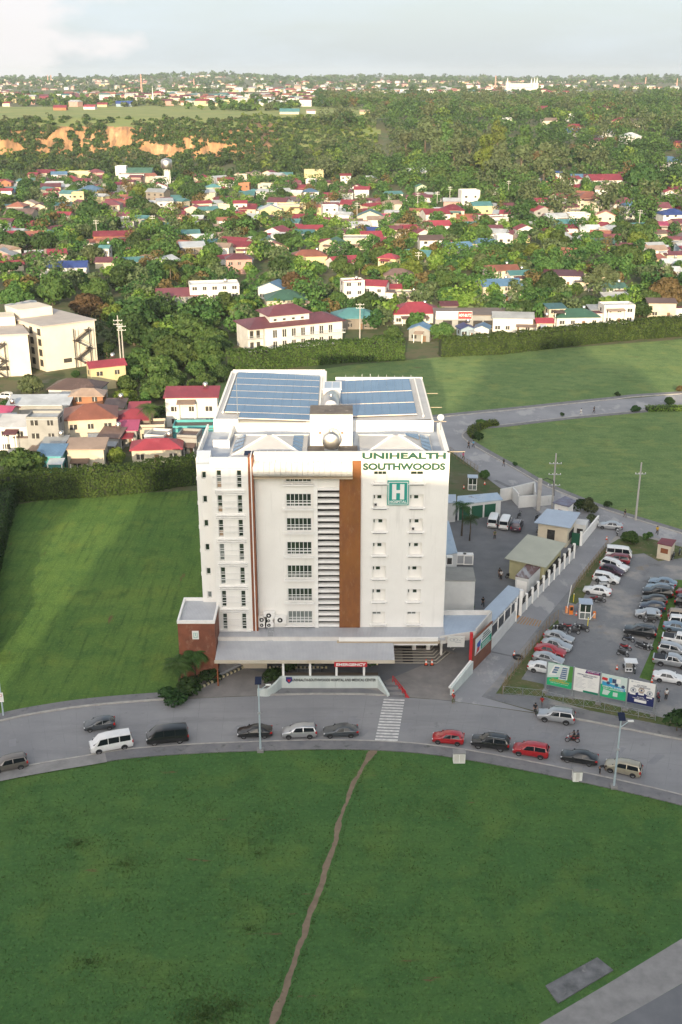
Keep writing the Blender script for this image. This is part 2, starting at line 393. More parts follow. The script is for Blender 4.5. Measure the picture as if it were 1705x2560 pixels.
# --- terrain sheet to the horizon
def terrain():
    ys = [-400,-150,-60,0,80,200,320,430] + list(range(520, 1040, 20)) + [1040+4*i for i in range(50)] + [1245+20*i for i in range(28)] + [1810+70*i for i in range(60)] + [6200+500*i for i in range(14)]
    us = np.concatenate([np.linspace(-1.0,-.42,10), np.linspace(-.4,.4,200), np.linspace(.42,1.0,10)])
    vs, fs, mi = [], [], []
    nu = len(us)
    for y in ys:
        for u in us:
            x = u*max(y, 260)
            vs.append((x, y, ground_h(x, y)-.03))
    for j in range(len(ys)-1):
        for i in range(nu-1):
            f = (j*nu+i, j*nu+i+1, (j+1)*nu+i+1, (j+1)*nu+i); fs.append(f)
            y = ys[j]; q = us[i]; hs = [vs[k][2] for k in f]; sl = (max(hs)-min(hs))/max(4, ys[j+1]-ys[j])
            if 1030 < y < 1240 and sl > .32 and q < .01: mi.append(2)
            elif 1060 < y < 1330 and -.085 < q+.02*nz(q*900,y,70,6) < .012 and vs[f[0]][2] > 6: mi.append(1)
            elif 1090 < y < 1640+160*nz(q*900,y,160,3) and q < .025+.03*nz(q*900,y,90,4) and vs[f[0]][2] > 14: mi.append(1)
            else: mi.append(0)
    me = bpy.data.meshes.new('terrain'); me.from_pydata(vs, [], fs)
    for m in (m_terrain, m_terrain2, m_rock): me.materials.append(m)
    me.polygons.foreach_set('material_index', mi); me.polygons.foreach_set('use_smooth', [True]*len(fs)); me.update()
    tag(meshobj('terrain', me), kind='structure')
terrain()
# --- unseen ridge added behind the viewpoint, profile shaped to shade the near ground
def back_shade_ridge():
    tE = math.tan(SUN_EL); v0 = -110.0
    prof = [(-520,150),(-260,170),(-130,212),(-84,222),(-70.2,222),(-69.4,62),(-58.8,62),(-57.6,226),(-50,232),(-46,250),(-38,266),(-20,271),(2,264),(9,290),(14,325),(27,325),(31,352),(42,352),(46,322),(56,318),(60,268),(90,262),(160,230),(400,190),(700,120)]
    ca, sa = math.cos(SUN_AZ), math.sin(SUN_AZ)
    def xy(u, v): return (u*ca+v*sa, -u*sa+v*ca)
    vs, fs = [], []
    sec = [(0, 0.0), (-25, 1.0), (-32, 1.0), (-60, .8), (-330, 0.0)]
    for u, E in prof:
        T = (E - v0)*tE
        for dv, k in sec:
            x, y = xy(u, v0+dv+25); vs.append((x, y, T*k))
    n = len(sec)
    for i in range(len(prof)-1):
        for j in range(n-1): fs.append((i*n+j, i*n+j+1, (i+1)*n+j+1, (i+1)*n+j))
    me = bpy.data.meshes.new('unseen_shade_ridge'); me.from_pydata(vs, [], fs); me.materials.append(m_terrain)
    tag(meshobj('unseen_shade_ridge', me), kind='structure')
back_shade_ridge()
# --- lawns and fields
def ext(pts, n0, n1, step=14):
    """carry a curve on beyond the frame at both ends, keeping its bend"""
    def go(a, b, c, n):
        d1, d0 = (a-b).normalized(), (b-c).normalized(); t = math.atan2(d0.x*d1.y-d0.y*d1.x, d0.dot(d1)); d = d1; r = []; q = a
        for _ in range(n):
            d = Vector((d.x*math.cos(t)-d.y*math.sin(t), d.x*math.sin(t)+d.y*math.cos(t), 0)); q = q + d*step; r.append(q)
        return r
    return go(pts[0], pts[1], pts[2], n0)[::-1] + list(pts) + go(pts[-1], pts[-2], pts[-3], n1)
far_k = curve_pts(ext([A(*p) for p in [(0,1660),(110,1638),(220,1623),(383,1610),(540,1602),(720,1597),(830,1598),(940,1604),(1040,1613),(1140,1627),(1240,1642),(1340,1658),(1450,1680),(1568,1703)]], 4, 4))
near_k = curve_pts(ext([A(*p) for p in [(0,1773),(100,1754),(190,1739),(300,1722),(450,1711),(600,1705),(720,1702),(840,1703),(950,1709),(1050,1721),(1150,1738),(1250,1757),(1350,1778),(1455,1801),(1568,1828)]], 4, 4))
n_ = min(len(far_k), len(near_k))
strip('road', far_k[:n_], near_k[:n_], .010, m_road)
lawn_edge = offset(near_k, -2.1)
strip('pavement', offset(near_k, -.22), lawn_edge, .02, m_walk, h=.10)
strip('kerb', near_k, offset(near_k, -.22), .02, m_kerb, h=.13)
near_poly = lawn_edge + [Vector((120,95,0)), Vector((120,-60,0)), Vector((-120,-60,0)), Vector((-120,100,0))]
sheet_tri('front_lawn', near_poly, .0, m_lawn)
# pale pavement stretch at far left
k0 = [p for p in near_k if -60 < p.x < -28.6]
strip('pavement', offset(k0, -.25), offset(k0, -2.3), .13, m_walk2)
# far side kerb, left and right of the entrance
kl = [p for p in far_k if p.x < A(384,1610).x]; kr = [p for p in far_k if p.x > A(1240,1642).x]
strip('kerb', offset(kl, .0), offset(kl, .35), .015, m_kerb, h=.13)
strip('pavement', offset(kl, .35), offset(kl, 2.0), .015, m_walk, h=.11)
strip('kerb', kr, offset(kr, .3), .015, m_kerb, h=.13)
strip('pavement', offset(kr, .3), offset(kr, 2.7), .015, m_walk, h=.11)
side = [A(*p) for p in [(-500,1800),(-40,1668),(100,1640),(220,1622),(384,1608),(420,1590),(500,1500),(560,1380),(560,1135),(430,1128),(300,1135),(100,1150),(-200,1200),(-600,1290)]]
sheet_tri('side_lawn', side, .0, m_lawn_l)
# big fields behind, cut by the back road
fieldA = [A(*p) for p in [(480,880),(650,862),(800,840),(1000,822),(1300,800),(1568,780),(2200,735),(2300,860),(1568,902),(1400,916),(1200,937),(1010,956),(700,985),(480,1000)]]
sheet_tri('back_field', fieldA, .0, m_field)
r_in = [V7(*p) for p in [(1700,140),(1350,180),(900,222),(480,270),(340,282),(268,310),(250,338),(290,375),(400,442),(560,530),(720,622),(900,700),(1060,762),(1300,840),(1568,922),(2100,1085)]]
inner = curve_pts(r_in, 8)
fieldB = inner + [V7(2900,700), V7(2600,80)]
sheet_tri('back_field', fieldB, .0, m_field)
back_road = [A(*p) for p in [(2300,868),(1568,906),(1400,920),(1200,941),(1010,960),(800,982),(600,1000)]] + [V7(60,395), V7(185,428), V7(350,548), V7(470,640), V7(640,740), V7(800,850), V7(1000,925), V7(1060,960), C2(1185,375), C2(1330,400), C2(1568,445), C2(2000,540), V7(2100,1085)] + inner[::-1]
sheet_tri('back_road', back_road, .012, m_road2)
strip('kerb', inner, offset(inner, .35), .012, m_kerb, h=.13)
strip('pavement', offset(inner, .35), offset(inner, 1.7), .012, m_walk, h=.1)
fk = curve_pts([A(*p) for p in [(2300,868),(1568,906),(1400,920),(1200,941),(1010,960),(700,992)]])
strip('kerb', fk, offset(fk, -.4), .012, m_kerb, h=.14)
strip('pavement', offset(fk, -.4), offset(fk, -2.2), .012, m_walk, h=.1)
# compound yard, alley, gravel lot, driveway
yard = [A(985,1640), A(1040,1610), C2(115,1400), C2(250,1220), C2(370,1110), C2(560,890), C2(880,520), C2(1040,320), C2(1000,230), C2(640,200), C2(450,130), C2(60,250), C2(-60,700), A(1000,1500)]
sheet_tri('yard', yard, .008, m_asph)
alley = [C2(115,1400), C2(250,1235), C2(370,1112), C2(560,890), C2(880,520), C2(1040,320), C2(1185,372), C2(1090,462), C2(960,620), C2(800,815), C2(640,1010), C2(510,1170), C2(400,1310), C2(310,1410), A(1240,1640), A(1140,1626), A(1040,1612)]
sheet_tri('lane', alley, .014, m_road2)
lot = [C2(310,1410), C2(510,1170), C2(800,815), C2(1090,462), C2(1185,372), C2(1330,400), C2(1568,445), C2(2100,560), C2(2300,1640), A(1568,1697), A(1450,1672), A(1340,1652), A(1240,1637)]
sheet_tri('gravel_lot', lot, .006, m_gravel)
def poly(name, fn, pts, z, m): return sheet_tri(name, [fn(*p) for p in pts], z, m)
poly('verge', C2, [(850,815),(905,700),(1010,560),(1090,470),(1170,420),(1300,400),(1568,470),(1568,540),(1420,560),(1330,510),(1230,520),(1120,505),(1040,600),(985,720),(950,790),(900,830)], .010, m_verge)
poly('verge', C2, [(400,1390),(450,1320),(560,1190),(700,1010),(790,925),(800,960),(740,1010),(640,1150),(600,1240),(560,1300),(700,1330),(710,1400),(1040,1440),(1400,1530),(1900,1640),(1900,1700),(1400,1600),(1000,1500),(700,1410)], .010, m_verge)
poly('verge', C2, [(1525,675),(1600,680),(1500,900),(1420,1120),(1370,1310),(1300,1290),(1370,1130),(1440,900)], .010, m_lawn_l)
poly('driveway', A, [(384,1609),(450,1565),(560,1520),(640,1510),(1000,1478),(1085,1440),(1085,1500),(1037,1600),(1040,1611),(940,1603),(830,1597),(720,1596),(540,1601)], .016, m_drive)
poly('driveway', A, [(500,1532),(640,1518),(900,1478),(1010,1480),(975,1528),(870,1572),(600,1545),(545,1532)], .022, m_asph)
# garden strip before the sign wall
poly('pavement', A, [(600,1598),(612,1588),(650,1583),(830,1583),(880,1590),(893,1600),(720,1595)], .03, m_walk)
strip('kerb', [A(604,1600),A(720,1597.5),A(830,1598),(A(893,1601))], [A(604,1597.5),A(720,1595),A(830,1595.5),A(893,1598.5)], .02, m_kerb, h=.14)
# dirt path over the front lawn
pl = [A(*p) for p in [(852,1723),(838,1745),(822,1775),(806,1805),(790,1850),(775,1890),(765,1935),(745,1990),(728,2045),(705,2105),(688,2160),(668,2215),(645,2280),(618,2350),(590,2430)]]
pr_ = [A(*p) for p in [(870,1724),(852,1748),(830,1780),(816,1808),(799,1852),(785,1892),(775,1937),(757,1992),(739,2047),(717,2107),(699,2162),(680,2217),(660,2282),(636,2352),(610,2432)]]
def jit(c, s): return [p + Vector((.20*nz(p.x,p.y,1.6,s)+.12*nz(p.x,p.y,.4,s+4), 0, 0)) for p in curve_pts(c, 10)]
strip('dirt_path', jit(pl,1), jit(pr_,2), .012, m_dirt)
# bottom right corner: slab, pavement and road
c1 = [A(1190,2400), A(1240,2354), A(1400,2260), A(1568,2158), A(1900,1960)]
sheet_tri('road', [A(1190,2420), A(1405,2354), A(1568,2262), A(1950,2050), A(2500,2500), A(1400,2900)], .012, m_asph)
strip('pavement', c1, [A(1330,2420), A(1400,2356), A(1490,2306), A(1570,2260), A(1950,2048)], .006, m_walk2)
sl = sheet('concrete_slab', [A(1254,2268), A(1373,2203), A(1410,2232), A(1283,2308)], .0, m_slab, h=.12)
# zebra crossing, hump stripes
def bars(name, fn, l0, l1, r0, r1, n, m, z, duty=.55, kind='structure'):
    b = MB()
    l0, l1, r0, r1 = fn(*l0), fn(*l1), fn(*r0), fn(*r1)
    for i in range(n):
        a, c = i/n, (i+duty)/n
        p = [l0.lerp(l1,a), r0.lerp(r1,a), r0.lerp(r1,c), l0.lerp(l1,c)]
        b.quad(*[(q.x,q.y,z) for q in p])
    o = b.build(name, m); tag(o, kind=kind)
bars('crosswalk', A, (862,1702), (883,1604), (914,1704), (931,1606), 15, m_mark, .026)
bars('speed_hump', C2, (535,948), (590,905), (610,970), (690,930), 1, m_hump, .020, .01)
bars('speed_hump', C2, (530,950), (680,972), (570,905), (695,935), 8, m_hump, .024, .5)
# joints between the road slabs, tar seams
b = MB()
for i in range(0, n_-1, 3):
    p = far_k[i]; tn = (far_k[i+1]-p).normalized(); q = min(near_k, key=lambda v: abs((v-p).dot(tn)))
    d = (q-p).normalized(); t_ = Vector((-d.y,d.x,0))*.02
    b.quad(*[(v.x,v.y,.016) for v in (p-t_,p+t_,q+t_,q-t_)])
for u, w2 in ((.5,.025),):
    for i in range(n_-1):
        p, q = far_k[i].lerp(near_k[i],u), far_k[i+1].lerp(near_k[i+1],u); d = (q-p).normalized(); t_ = Vector((-d.y,d.x,0))*w2
        b.quad(*[(v.x,v.y,.019) for v in (p-t_,p+t_,q+t_,q-t_)])
tag(b.build('road_joints', mat('tar_seam',(.17,.17,.175),.9,c2=(.25,.25,.26),vscale=.5)), kind='structure')
b = MB()
for i in range(26):
    k = rnd.randrange(4,n_-6); u = rnd.uniform(.06,.8); wd = rnd.uniform(.12,.24); k2 = min(n_-2,k+rnd.choice((1,1,2)))
    p = [far_k[k].lerp(near_k[k],u),far_k[k].lerp(near_k[k],u+wd),far_k[k2].lerp(near_k[k2],u+wd),far_k[k2].lerp(near_k[k2],u)]
    b.quad(*[(v.x,v.y,.0125+.0002*i) for v in p])
tag(b.build('road_patches', mat('road_patch',(.265,.265,.275),.9,c2=(.215,.217,.23),vscale=.4)), kind='structure')
# drain line over the lane
b = MB(); p, q = C2(372,1128), C2(520,1160); b.bar((p.x,p.y,.02),(q.x,q.y,.02),.35,.02); tag(b.build('drain', m_asph), kind='structure')
b = MB(); p, q = V7(448,600), V7(592,668); b.bar((p.x,p.y,.02),(q.x,q.y,.02),.9,.02); tag(b.build('drain', m_asph), kind='structure')
# ================================================================ THE HOSPITAL
m_white = mat('white_wall_paint', (.86,.835,.785), .75, c2=(.80,.775,.725), vscale=.25, detail=8)
layer(m_white, (.52,.50,.46), .9, .56, .76, stretch=(1.6,1.6,.14), fac=.36)
layer(m_white, (.42,.40,.36), .25, .66, .80, stretch=(2,2,.5), fac=.35)
m_trim = mat('white_trim', (.86,.84,.80), .6, c2=(.76,.74,.70), vscale=.8, lo=.25, hi=.5)
m_panelw = mat('cladding_panel', (.74,.71,.66), .4, c2=(.62,.59,.55), vscale=.6, coords='OBJ')
m_tan = mat('tan_cladding', (.46,.37,.25), .6, c2=(.40,.33,.24), vscale=.7)
m_brown = mat('rust_brown_panel', (.275,.102,.027), .7, c2=(.19,.070,.022), vscale=.45, stretch=(1.6,1.6,.5), detail=9)
layer(m_brown, (.29,.15,.065), 2.2, .56, .66, stretch=(1,1,.35), fac=.6)
layer(m_brown, (.24,.10,.012), .18, .5, .7, fac=.6)
m_brick = mat('red_brown_tile', (.25,.085,.045), .8, c2=(.16,.055,.032), vscale=.55, detail=9)
layer(m_brick, (.34,.19,.125), .8, .54, .70, stretch=(1,1,.6), fac=.75)
m_strip = mat('copper_strip', (.26,.085,.03), .7, c2=(.18,.06,.03), vscale=.9)
m_glass = mat('dark_window_glass', (.022,.034,.028), .06, spec=.7, c2=(.035,.055,.03), vscale=.7)
m_glassg = mat('grey_window_glass', (.20,.22,.21), .15, c2=(.14,.16,.15), vscale=.9)
m_blind = mat('window_board', (.36,.26,.17), .8)
m_frame = mat('white_window_frame', (.74,.74,.72), .5)
m_dark = mat('dark_opening', (.020,.019,.018), .9, c2=(.05,.047,.044), vscale=1.3)
m_deck = mat('roof_deck_membrane', (.36,.41,.48), .7, c2=(.28,.32,.39), vscale=.35, detail=8)
m_metal = mat('grey_metal_roof', (.50,.51,.53), .4, c2=(.42,.43,.46), vscale=.35, coords='OBJ'); wavebump(m_metal, 1.6, 'X', .7, .05, (.33,.34,.37), .5)
m_metalb = mat('blue_grey_metal_roof', (.42,.50,.60), .35, c2=(.36,.43,.53), vscale=.4, coords='OBJ'); wavebump(m_metalb, 1.6, 'X', .7, .05, (.27,.33,.42), .5)
m_hip = mat('ribbed_white_roof', (.56,.55,.54), .45, c2=(.48,.48,.48), vscale=.4, coords='OBJ'); wavebump(m_hip, 2.6, 'X', .6, .05, (.38,.38,.40), .5)
m_solar = mat('solar_cell', (.085,.165,.275), .16, c2=(.115,.20,.31), vscale=.25, spec=.9)
m_solard = mat('dark_solar_cell', (.008,.012,.035), .12, spec=.6)
m_rail = mat('solar_rail', (.72,.62,.52), .5)
m_steel = mat('stainless_steel', (.70,.66,.60), .36, metal=1.0)
m_conc = mat('weathered_concrete', (.17,.15,.13), .95, c2=(.09,.08,.075), vscale=.5, detail=9)
layer(m_conc, (.30,.27,.24), .8, .58, .7)
m_green = mat('sign_green', (.003,.065,.040), .5)
m_teal = mat('sign_teal', (.02,.30,.25), .45)
m_swhite = mat('sign_white', (.80,.79,.75), .5)
m_red = mat('sign_red', (.52,.025,.03), .45)
m_black = mat('matt_black', (.015,.015,.016), .6)
m_grey = mat('grey_paint', (.35,.36,.37), .5)
m_gal = mat('galvanised_steel', (.40,.42,.43), .45, metal=.6)
m_cream = mat('cream_wall', (.66,.58,.44), .8, c2=(.58,.50,.38), vscale=.5)

hos = thing('hospital_building', 'white eight storey hospital tower with solar panels on its roof', 'hospital', (0,140,0))
HO = Vector((0,140,0))
def hp(b, name, m, parent=None):
    """link a hospital part built in world coordinates"""
    o = b.build(name, m, parent or hos)
    if parent is None: o.matrix_parent_inverse = Matrix.Translation(-HO)
    return o
def facade(b, x0, x1, z0, z1, ops, y, dep=.3):
    xs = sorted({x0,x1} | {v for o in ops for v in o[:2]}); zs = sorted({z0,z1} | {v for o in ops for v in o[2:4]})
    for i in range(len(xs)-1):
        for j in range(len(zs)-1):
            cx, cz = (xs[i]+xs[i+1])/2, (zs[j]+zs[j+1])/2
            if any(o[0] < cx < o[1] and o[2] < cz < o[3] for o in ops): continue
            b.quad((xs[i],y,zs[j]),(xs[i+1],y,zs[j]),(xs[i+1],y,zs[j+1]),(xs[i],y,zs[j+1]))
    for a, c, d, e in ops:
        Y = y+dep
        b.quad((a,y,d),(a,y,e),(a,Y,e),(a,Y,d)); b.quad((c,y,d),(c,Y,d),(c,Y,e),(c,y,e))
        b.quad((a,y,e),(c,y,e),(c,Y,e),(a,Y,e)); b.quad((a,y,d),(a,Y,d),(c,Y,d),(c,y,d))
        b.quad((a,Y,d),(c,Y,d),(c,Y,e),(a,Y,e))
FZ = [5.15 + 3.56*k for k in range(7)]
# ---- right wing of the front
ops = [(xa, xa+1.85, z+.25, z+2.1 if k < 6 else z+1.9) for k, z in enumerate(FZ) for xa in (4.38, 9.36)]
b = MB(); facade(b, 2.7, 14.6, 4.4, 31.05, ops, 140, .45); b.box(2.7,6.8,140.002,140.4,0,4.398)
b.box(14.3,14.598,140.004,154,0,31.05); b.box(2.7,14.6,140.46,140.8,29.4,31.05); b.quad((2.7,140,31.05),(14.6,140,31.05),(14.6,140.46,31.05),(2.7,140.46,31.05))
hp(b, 'wall', m_white)
def window(x0, x1, z0, z1, y, nx, zbars, glass, name='window', fw=.07):
    b = MB()
    b.box(x0,x1,y-.05,y,z0,z0+fw); b.box(x0,x1,y-.05,y,z1-fw,z1)
    for i in range(nx+1):
        x = x0+(x1-x0-fw)*i/nx; b.box(x,x+fw,y-.047,y-.002,z0+fw,z1-fw)
    for z in zbars: b.box(x0+fw,x1-fw,y-.044,y-.004,z,z+fw)
    f = hp(b, name, m_frame)
    g = MB(); g.quad((x0+.02,y-.012,z0+.02),(x1-.02,y-.012,z0+.02),(x1-.02,y-.012,z1-.02),(x0+.02,y-.012,z1-.02))
    hp(g, 'pane', glass, f); return f
for k, z in enumerate(FZ):
    for xa in (4.38, 9.36):
        r_ = rnd.random()
        if k == 0: window(xa+.08, xa+1.3, z+1.55, z+2.08, 140.44, 2, (), m_glassg)
        elif k == 6: window(xa+.05, xa+1.8, z+1.3, z+1.88, 140.44, 3 if xa < 5 else 2, (), m_glass)
        else:
            window(xa+.04, xa+.32, z+1.35, z+2.08, 140.44, 1, (z+1.88,), m_glass)
            window(xa+.42+.35*r_, xa+1.12+.3*r_, z+1.35, z+2.08, 140.44, 1, (z+1.88,), m_glass)
        b = MB(); b.box(xa-.25, xa+2.1, 139.55, 139.998, z+.14, z+.22); hp(b, 'window_ledge', m_trim)
        if k > 0 or True:
            b = MB(); b.box(xa, xa+1.85, 139.985, 139.998, z-.12, z+.12); hp(b, 'vent_slot', m_dark)
for (xa, k) in ((4.5,5),(9.7,4)):
    b = MB(); b.box(xa,xa+.45,140.1,140.42,FZ[k]+.35,FZ[k]+.85); o = hp(b,'air_conditioner',m_trim); g = MB(); g.box(xa+.06,xa+.39,140.08,140.098,FZ[k]+.42,FZ[k]+.78); hp(g,'grille',m_dark,o)
# lettering and the H sign
for body, xa, xb, zc, hh in (('UNIHEALTH',2.85,14.1,30.58,.86),('SOUTHWOODS',2.95,14.05,29.06,.98)):
    o = front_text('sign_lettering', body, 1.4, m_green, ((xa+xb)/2, 139.93, zc), hos, bold=.06, depth=.06, width=xb-xa, height=hh); o.matrix_parent_inverse = Matrix.Translation(-HO)
b = MB(); b.box(6.3,9.2,139.62,139.97,23.65,27.15); sg = hp(b,'hospital_sign',m_teal)
b = MB()
for a in ((6.42,9.08,23.77,23.86),(6.42,9.08,26.94,27.03),(6.42,6.51,23.86,26.94),(8.99,9.08,23.86,26.94)): b.box(a[0],a[1],139.59,139.618,a[2],a[3])
hp(b,'sign_border',m_swhite,sg)
b = MB(); b.box(6.92,7.5,139.585,139.617,24.5,26.72); b.box(8.0,8.58,139.585,139.617,24.5,26.72); b.box(7.5,8.0,139.587,139.617,25.42,25.86); hp(b,'sign_letter',m_swhite,sg)
front_text('sign_lettering','HOSPITAL',.5,m_swhite,(7.75,139.6,24.14),sg,bold=.014,depth=.015,width=2.3,height=.38)
# ---- brown panel, louvres, pier
b = MB(); b.box(-.22,2.70,139.7,140.6,4.9,27.82); b.box(1.56,2.70,139.7,140.6,27.82,29.95); hp(b,'brown_panel',m_brown)
b = MB(); b.quad((-3.2,140.9,4.9),(-.22,140.9,4.9),(-.22,140.9,25.9),(-3.2,140.9,25.9)); b.quad((-.2201,139.9,4.9),(-.2201,140.9,4.9),(-.2201,140.9,25.9),(-.2201,139.9,25.9)); b.quad((-3.2,140.9,4.9),(-3.2,140.9,25.9),(-3.2,140,25.9),(-3.2,140,4.9)); hp(b,'louvre_recess',m_dark)
n = 24
for i in range(n):
    z = 5.0 + (25.75-5.0)*i/(n-1)
    b = MB(); b.box(-3.18,-.235,139.78,140.45,z,z+.36); hp(b,'louvre_slat',m_trim)
b = MB(); b.box(-3.2,-.22,139.98,140.9,25.85+.27,27.85); hp(b,'wall',m_white)
b = MB()
for i in range(14): b.box(-3.72,-3.2,139.78,140.3,4.8+1.66*i,4.8+1.66*i+1.63)
hp(b,'pier',m_trim)
# ---- centre wall with its balconied windows
ops = [(-7.55,-4.0,z+.25,z+2.25 if k < 6 else z+1.95) for k, z in enumerate(FZ)]
b = MB(); facade(b, -11.72, -3.72, 0, 31.05, ops, 140, .22); b.box(-11.72,2.7,140.24,140.7,29.4,31.05)
b.quad((-3.72,140,27.86),(2.7,140,27.86),(2.7,140,31.05),(-3.72,140,31.05)); b.quad((-11.72,140,31.05),(2.7,140,31.05),(2.7,140.24,31.05),(-11.72,140.24,31.05)); hp(b,'wall',m_white)
for k, z in enumerate(FZ):
    window(-7.5,-4.05,z+.28,z+2.22 if k < 6 else z+1.92,140.2,6,(z+.78,z+1.12),m_glassg if k == 0 else m_glass,fw=.08)
    b = MB(); b.box(-7.95,-3.74,139.45,139.998,z-.02,z+.16)
    hp(b,'window_ledge',m_trim)
    b = MB()
    for zz in (z+.62,z+.95): b.box(-7.95,-3.74,139.47,139.52,zz,zz+.06)
    for i in range(4): x = -7.95+4.15*i/3; b.box(x,x+.05,139.475,139.515,z+.16,z+.62); b.box(x,x+.05,139.475,139.515,z+.68,z+.95)
    hp(b,'balcony_railing',m_trim)
# cornice drum above the centre
prof = [(140,27.85)] + [(139.55-1.05*math.sin(math.pi*t/8), 28.9-1.05*math.cos(math.pi*t/8)) for t in range(9)] + [(140,29.95)]
b = MB(); W_ = (1.56+11.8)/18
for i in range(18): b.xprism([(p[0],p[1]) for p in prof], -11.8+W_*i, -11.8+W_*(i+1)-.03)
hp(b,'cornice',m_panelw)
b = MB(); b.box(-11.8,1.56,138.75,139.9,27.72,27.90); hp(b,'cornice_lip',m_tan)
for x in (-9.2,-6.7,-3.6,-1.3,.9): b = MB(); b.box(x,x+.35,139.3,139.996,29.9,30.25); hp(b,'bracket',m_panelw)
# ---- left block standing forward
ops = [(xa,xa+.66,z+.02,z+2.55) for z in FZ for xa in (-16.7,-14.0)]
b = MB(); facade(b,-17.5,-12.45,0,30.67,[(o[0],o[1],o[2]-.1,o[3]-.1) for o in ops],138.8,.3)
b.box(-17.5,-12.45,139.12,139.4,29.4,30.67); b.quad((-17.5,138.8,30.67),(-12.45,138.8,30.67),(-12.45,139.12,30.67),(-17.5,139.12,30.67)); b.quad((-17.5,138.8,0),(-17.5,138.8,30.67),(-17.5,141.2,30.67),(-17.5,141.2,0)); hp(b,'wall',m_white)
for z in FZ:
    for xa in (-16.7,-14.0):
        b = MB(); g_ = m_glass
        x0,x1 = xa+.02,xa+.64; b.box(x0,x1,139.02,139.09,z-.06,z+.0)
        for zz in (.78,1.62,2.38): b.box(x0,x1,139.02,139.09,z+zz,z+zz+.07)
        for x in (x0,x1-.05): b.box(x,x+.05,139.022,139.088,z-.08,z+2.45)
        f = hp(b,'window',m_frame)
        for j,(za,zb) in enumerate(((0,.78),(.85,1.62),(1.69,2.38))):
            q = rnd.random(); g = MB(); g.quad((x0+.05,139.06,z+za),(x1-.05,139.06,z+za),(x1-.05,139.06,z+zb),(x0+.05,139.06,z+zb))
            hp(g,'pane',m_blind if (j == 0 and xa < -16 and q < .45) else (m_glassg if q > .72 else m_glass),f)
    for zz in (.76,1.60):
        b = MB(); b.box(-17.15,-12.8,138.35,138.42,z+zz,z+zz+.07); hp(b,'sun_shade_bar',m_trim)
    if z > 6:
        for j in range(3):
            b = MB(); b.box(-17.0,-12.95,138.55,138.798,z-.98+.26*j,z-.98+.26*j+.14); hp(b,'ledge_rib',m_trim)
for j in range(3):
    b = MB(); b.box(-17.0,-12.95,138.6,138.798,29.15+.24*j,29.15+.24*j+.13); hp(b,'ledge_rib',m_trim)
b = MB(); b.box(-17.2,-12.7,138.45,138.797,4.92,5.02); hp(b,'ledge_rib',m_trim)
for a,c,m in ((-12.45,-12.12,m_strip),(-12.12,-11.98,m_swhite),(-11.98,-11.72,m_strip)):
    b = MB(); b.box(a,c,138.72,140.4,4.8,30.8 if m is m_strip else 31.0); hp(b,'corner_strip',m)
for z in FZ[1:]:
    b = MB(); b.quad((-11.715,139.1,z+.2),(-11.715,139.8,z+.2),(-11.715,139.8,z+2.3),(-11.715,139.1,z+2.3)); hp(b,'side_window',m_dark)
# ---- far left stair column
ops = [(-18.9,-18.22,z+1.6,z+2.62) for z in FZ[1:]] + [(-18.9,-18.22,FZ[1]+.6,FZ[1]+1.55)]
b = MB(); facade(b,-19.55,-17.5,0,29.5,[(-18.9,-18.22,z,z+1.05) for z in (9.3,12.95,16.6,20.2,23.75,27.25)],140.3,.25)
b.box(-19.55,-19.3,140.302,153,0,30.2); hp(b,'wall',m_white)
for i,z in enumerate((9.3,12.95,16.6,20.2,23.75,27.25)): window(-18.86,-18.26,z+.04,z+1.01,140.5,1,(),m_glassg if i == 0 else m_glass)
b = MB(); b.xprism([(140.2,29.3),(140.1,29.6),(141.4,30.9),(141.6,30.9),(141.6,29.3)],-19.5,-17.6); hp(b,'stair_cap',m_deck)
for z in (12,15.6,19.2,22.8,26.4): b = MB(); b.box(-19.85,-19.56,142,142.6,z,z+.5); hp(b,'air_conditioner',m_trim)
# ---- decks, back block, roofs
b = MB(); b.prism([(-19.3,140.6),(-17.4,140.6),(-17.4,139.41),(-12.5,139.41),(-12.5,140.71),(14.29,140.81),(14.29,154),(-19.3,154)],29.3,29.6); hp(b,'roof_deck',m_deck)
b = MB()
for x0,x1,y0,y1,z0,z1 in ((-19.55,-19.3,141.6,154,30.2,30.75),(-17.9,-15.6,146.5,146.8,29.6,30.7),(-15.9,-15.6,146.8,154,29.6,30.7),(14.0,14.299,140.8,154,29.6,30.95)):
    b = MB(); b.box(x0,x1,y0,y1,z0,z1); hp(b,'parapet',m_white)
b = MB(); b.box(-18.6,-2.4,154,182.2,0,30.9); b.box(-.9,13.5,154,178.2,0,30.9); b.box(-2.4,-.9,152,181.5,0,29.3); hp(b,'back_block',m_white)
b = MB()
for x0,x1,y0,y1 in ((-18.6,-15,154,154.3),(-2.7,-2.4,154.3,182.2),(-18.6,-18.3,154.3,182.2),(-18.3,-2.7,181.9,182.2)):
    b = MB(); b.box(x0,x1,y0,y1,30.9,31.75 if y0 > 181 else 31.5); hp(b,'parapet',m_white)
for x0,x1,y0,y1 in ((-.9,13.5,177.9,178.2),(13.2,13.5,154,177.9),(-.9,13.2,154,154.25)):
    b = MB(); b.box(x0,x1,y0,y1,30.9,31.5 if y0 > 177 else 31.3); hp(b,'parapet',m_white)
def zl(x): return 31.35 - .035*(x+18)      # left roof falls to the middle
def zr(x): return 30.95 + .035*(x+1)
b = MB(); b.quad((-18.3,154.3,zl(-18.3)),(-2.7,154.3,zl(-2.7)),(-2.7,181.9,zl(-2.7)),(-18.3,181.9,zl(-18.3))); hp(b,'roof_left',m_hip).name = 'metal_roof'
b = MB(); b.quad((-.9,154.25,zr(-.9)),(13.2,154.25,zr(13.2)),(13.2,177.9,zr(13.2)),(-.9,177.9,zr(-.9))); hp(b,'metal_roof',m_hip)
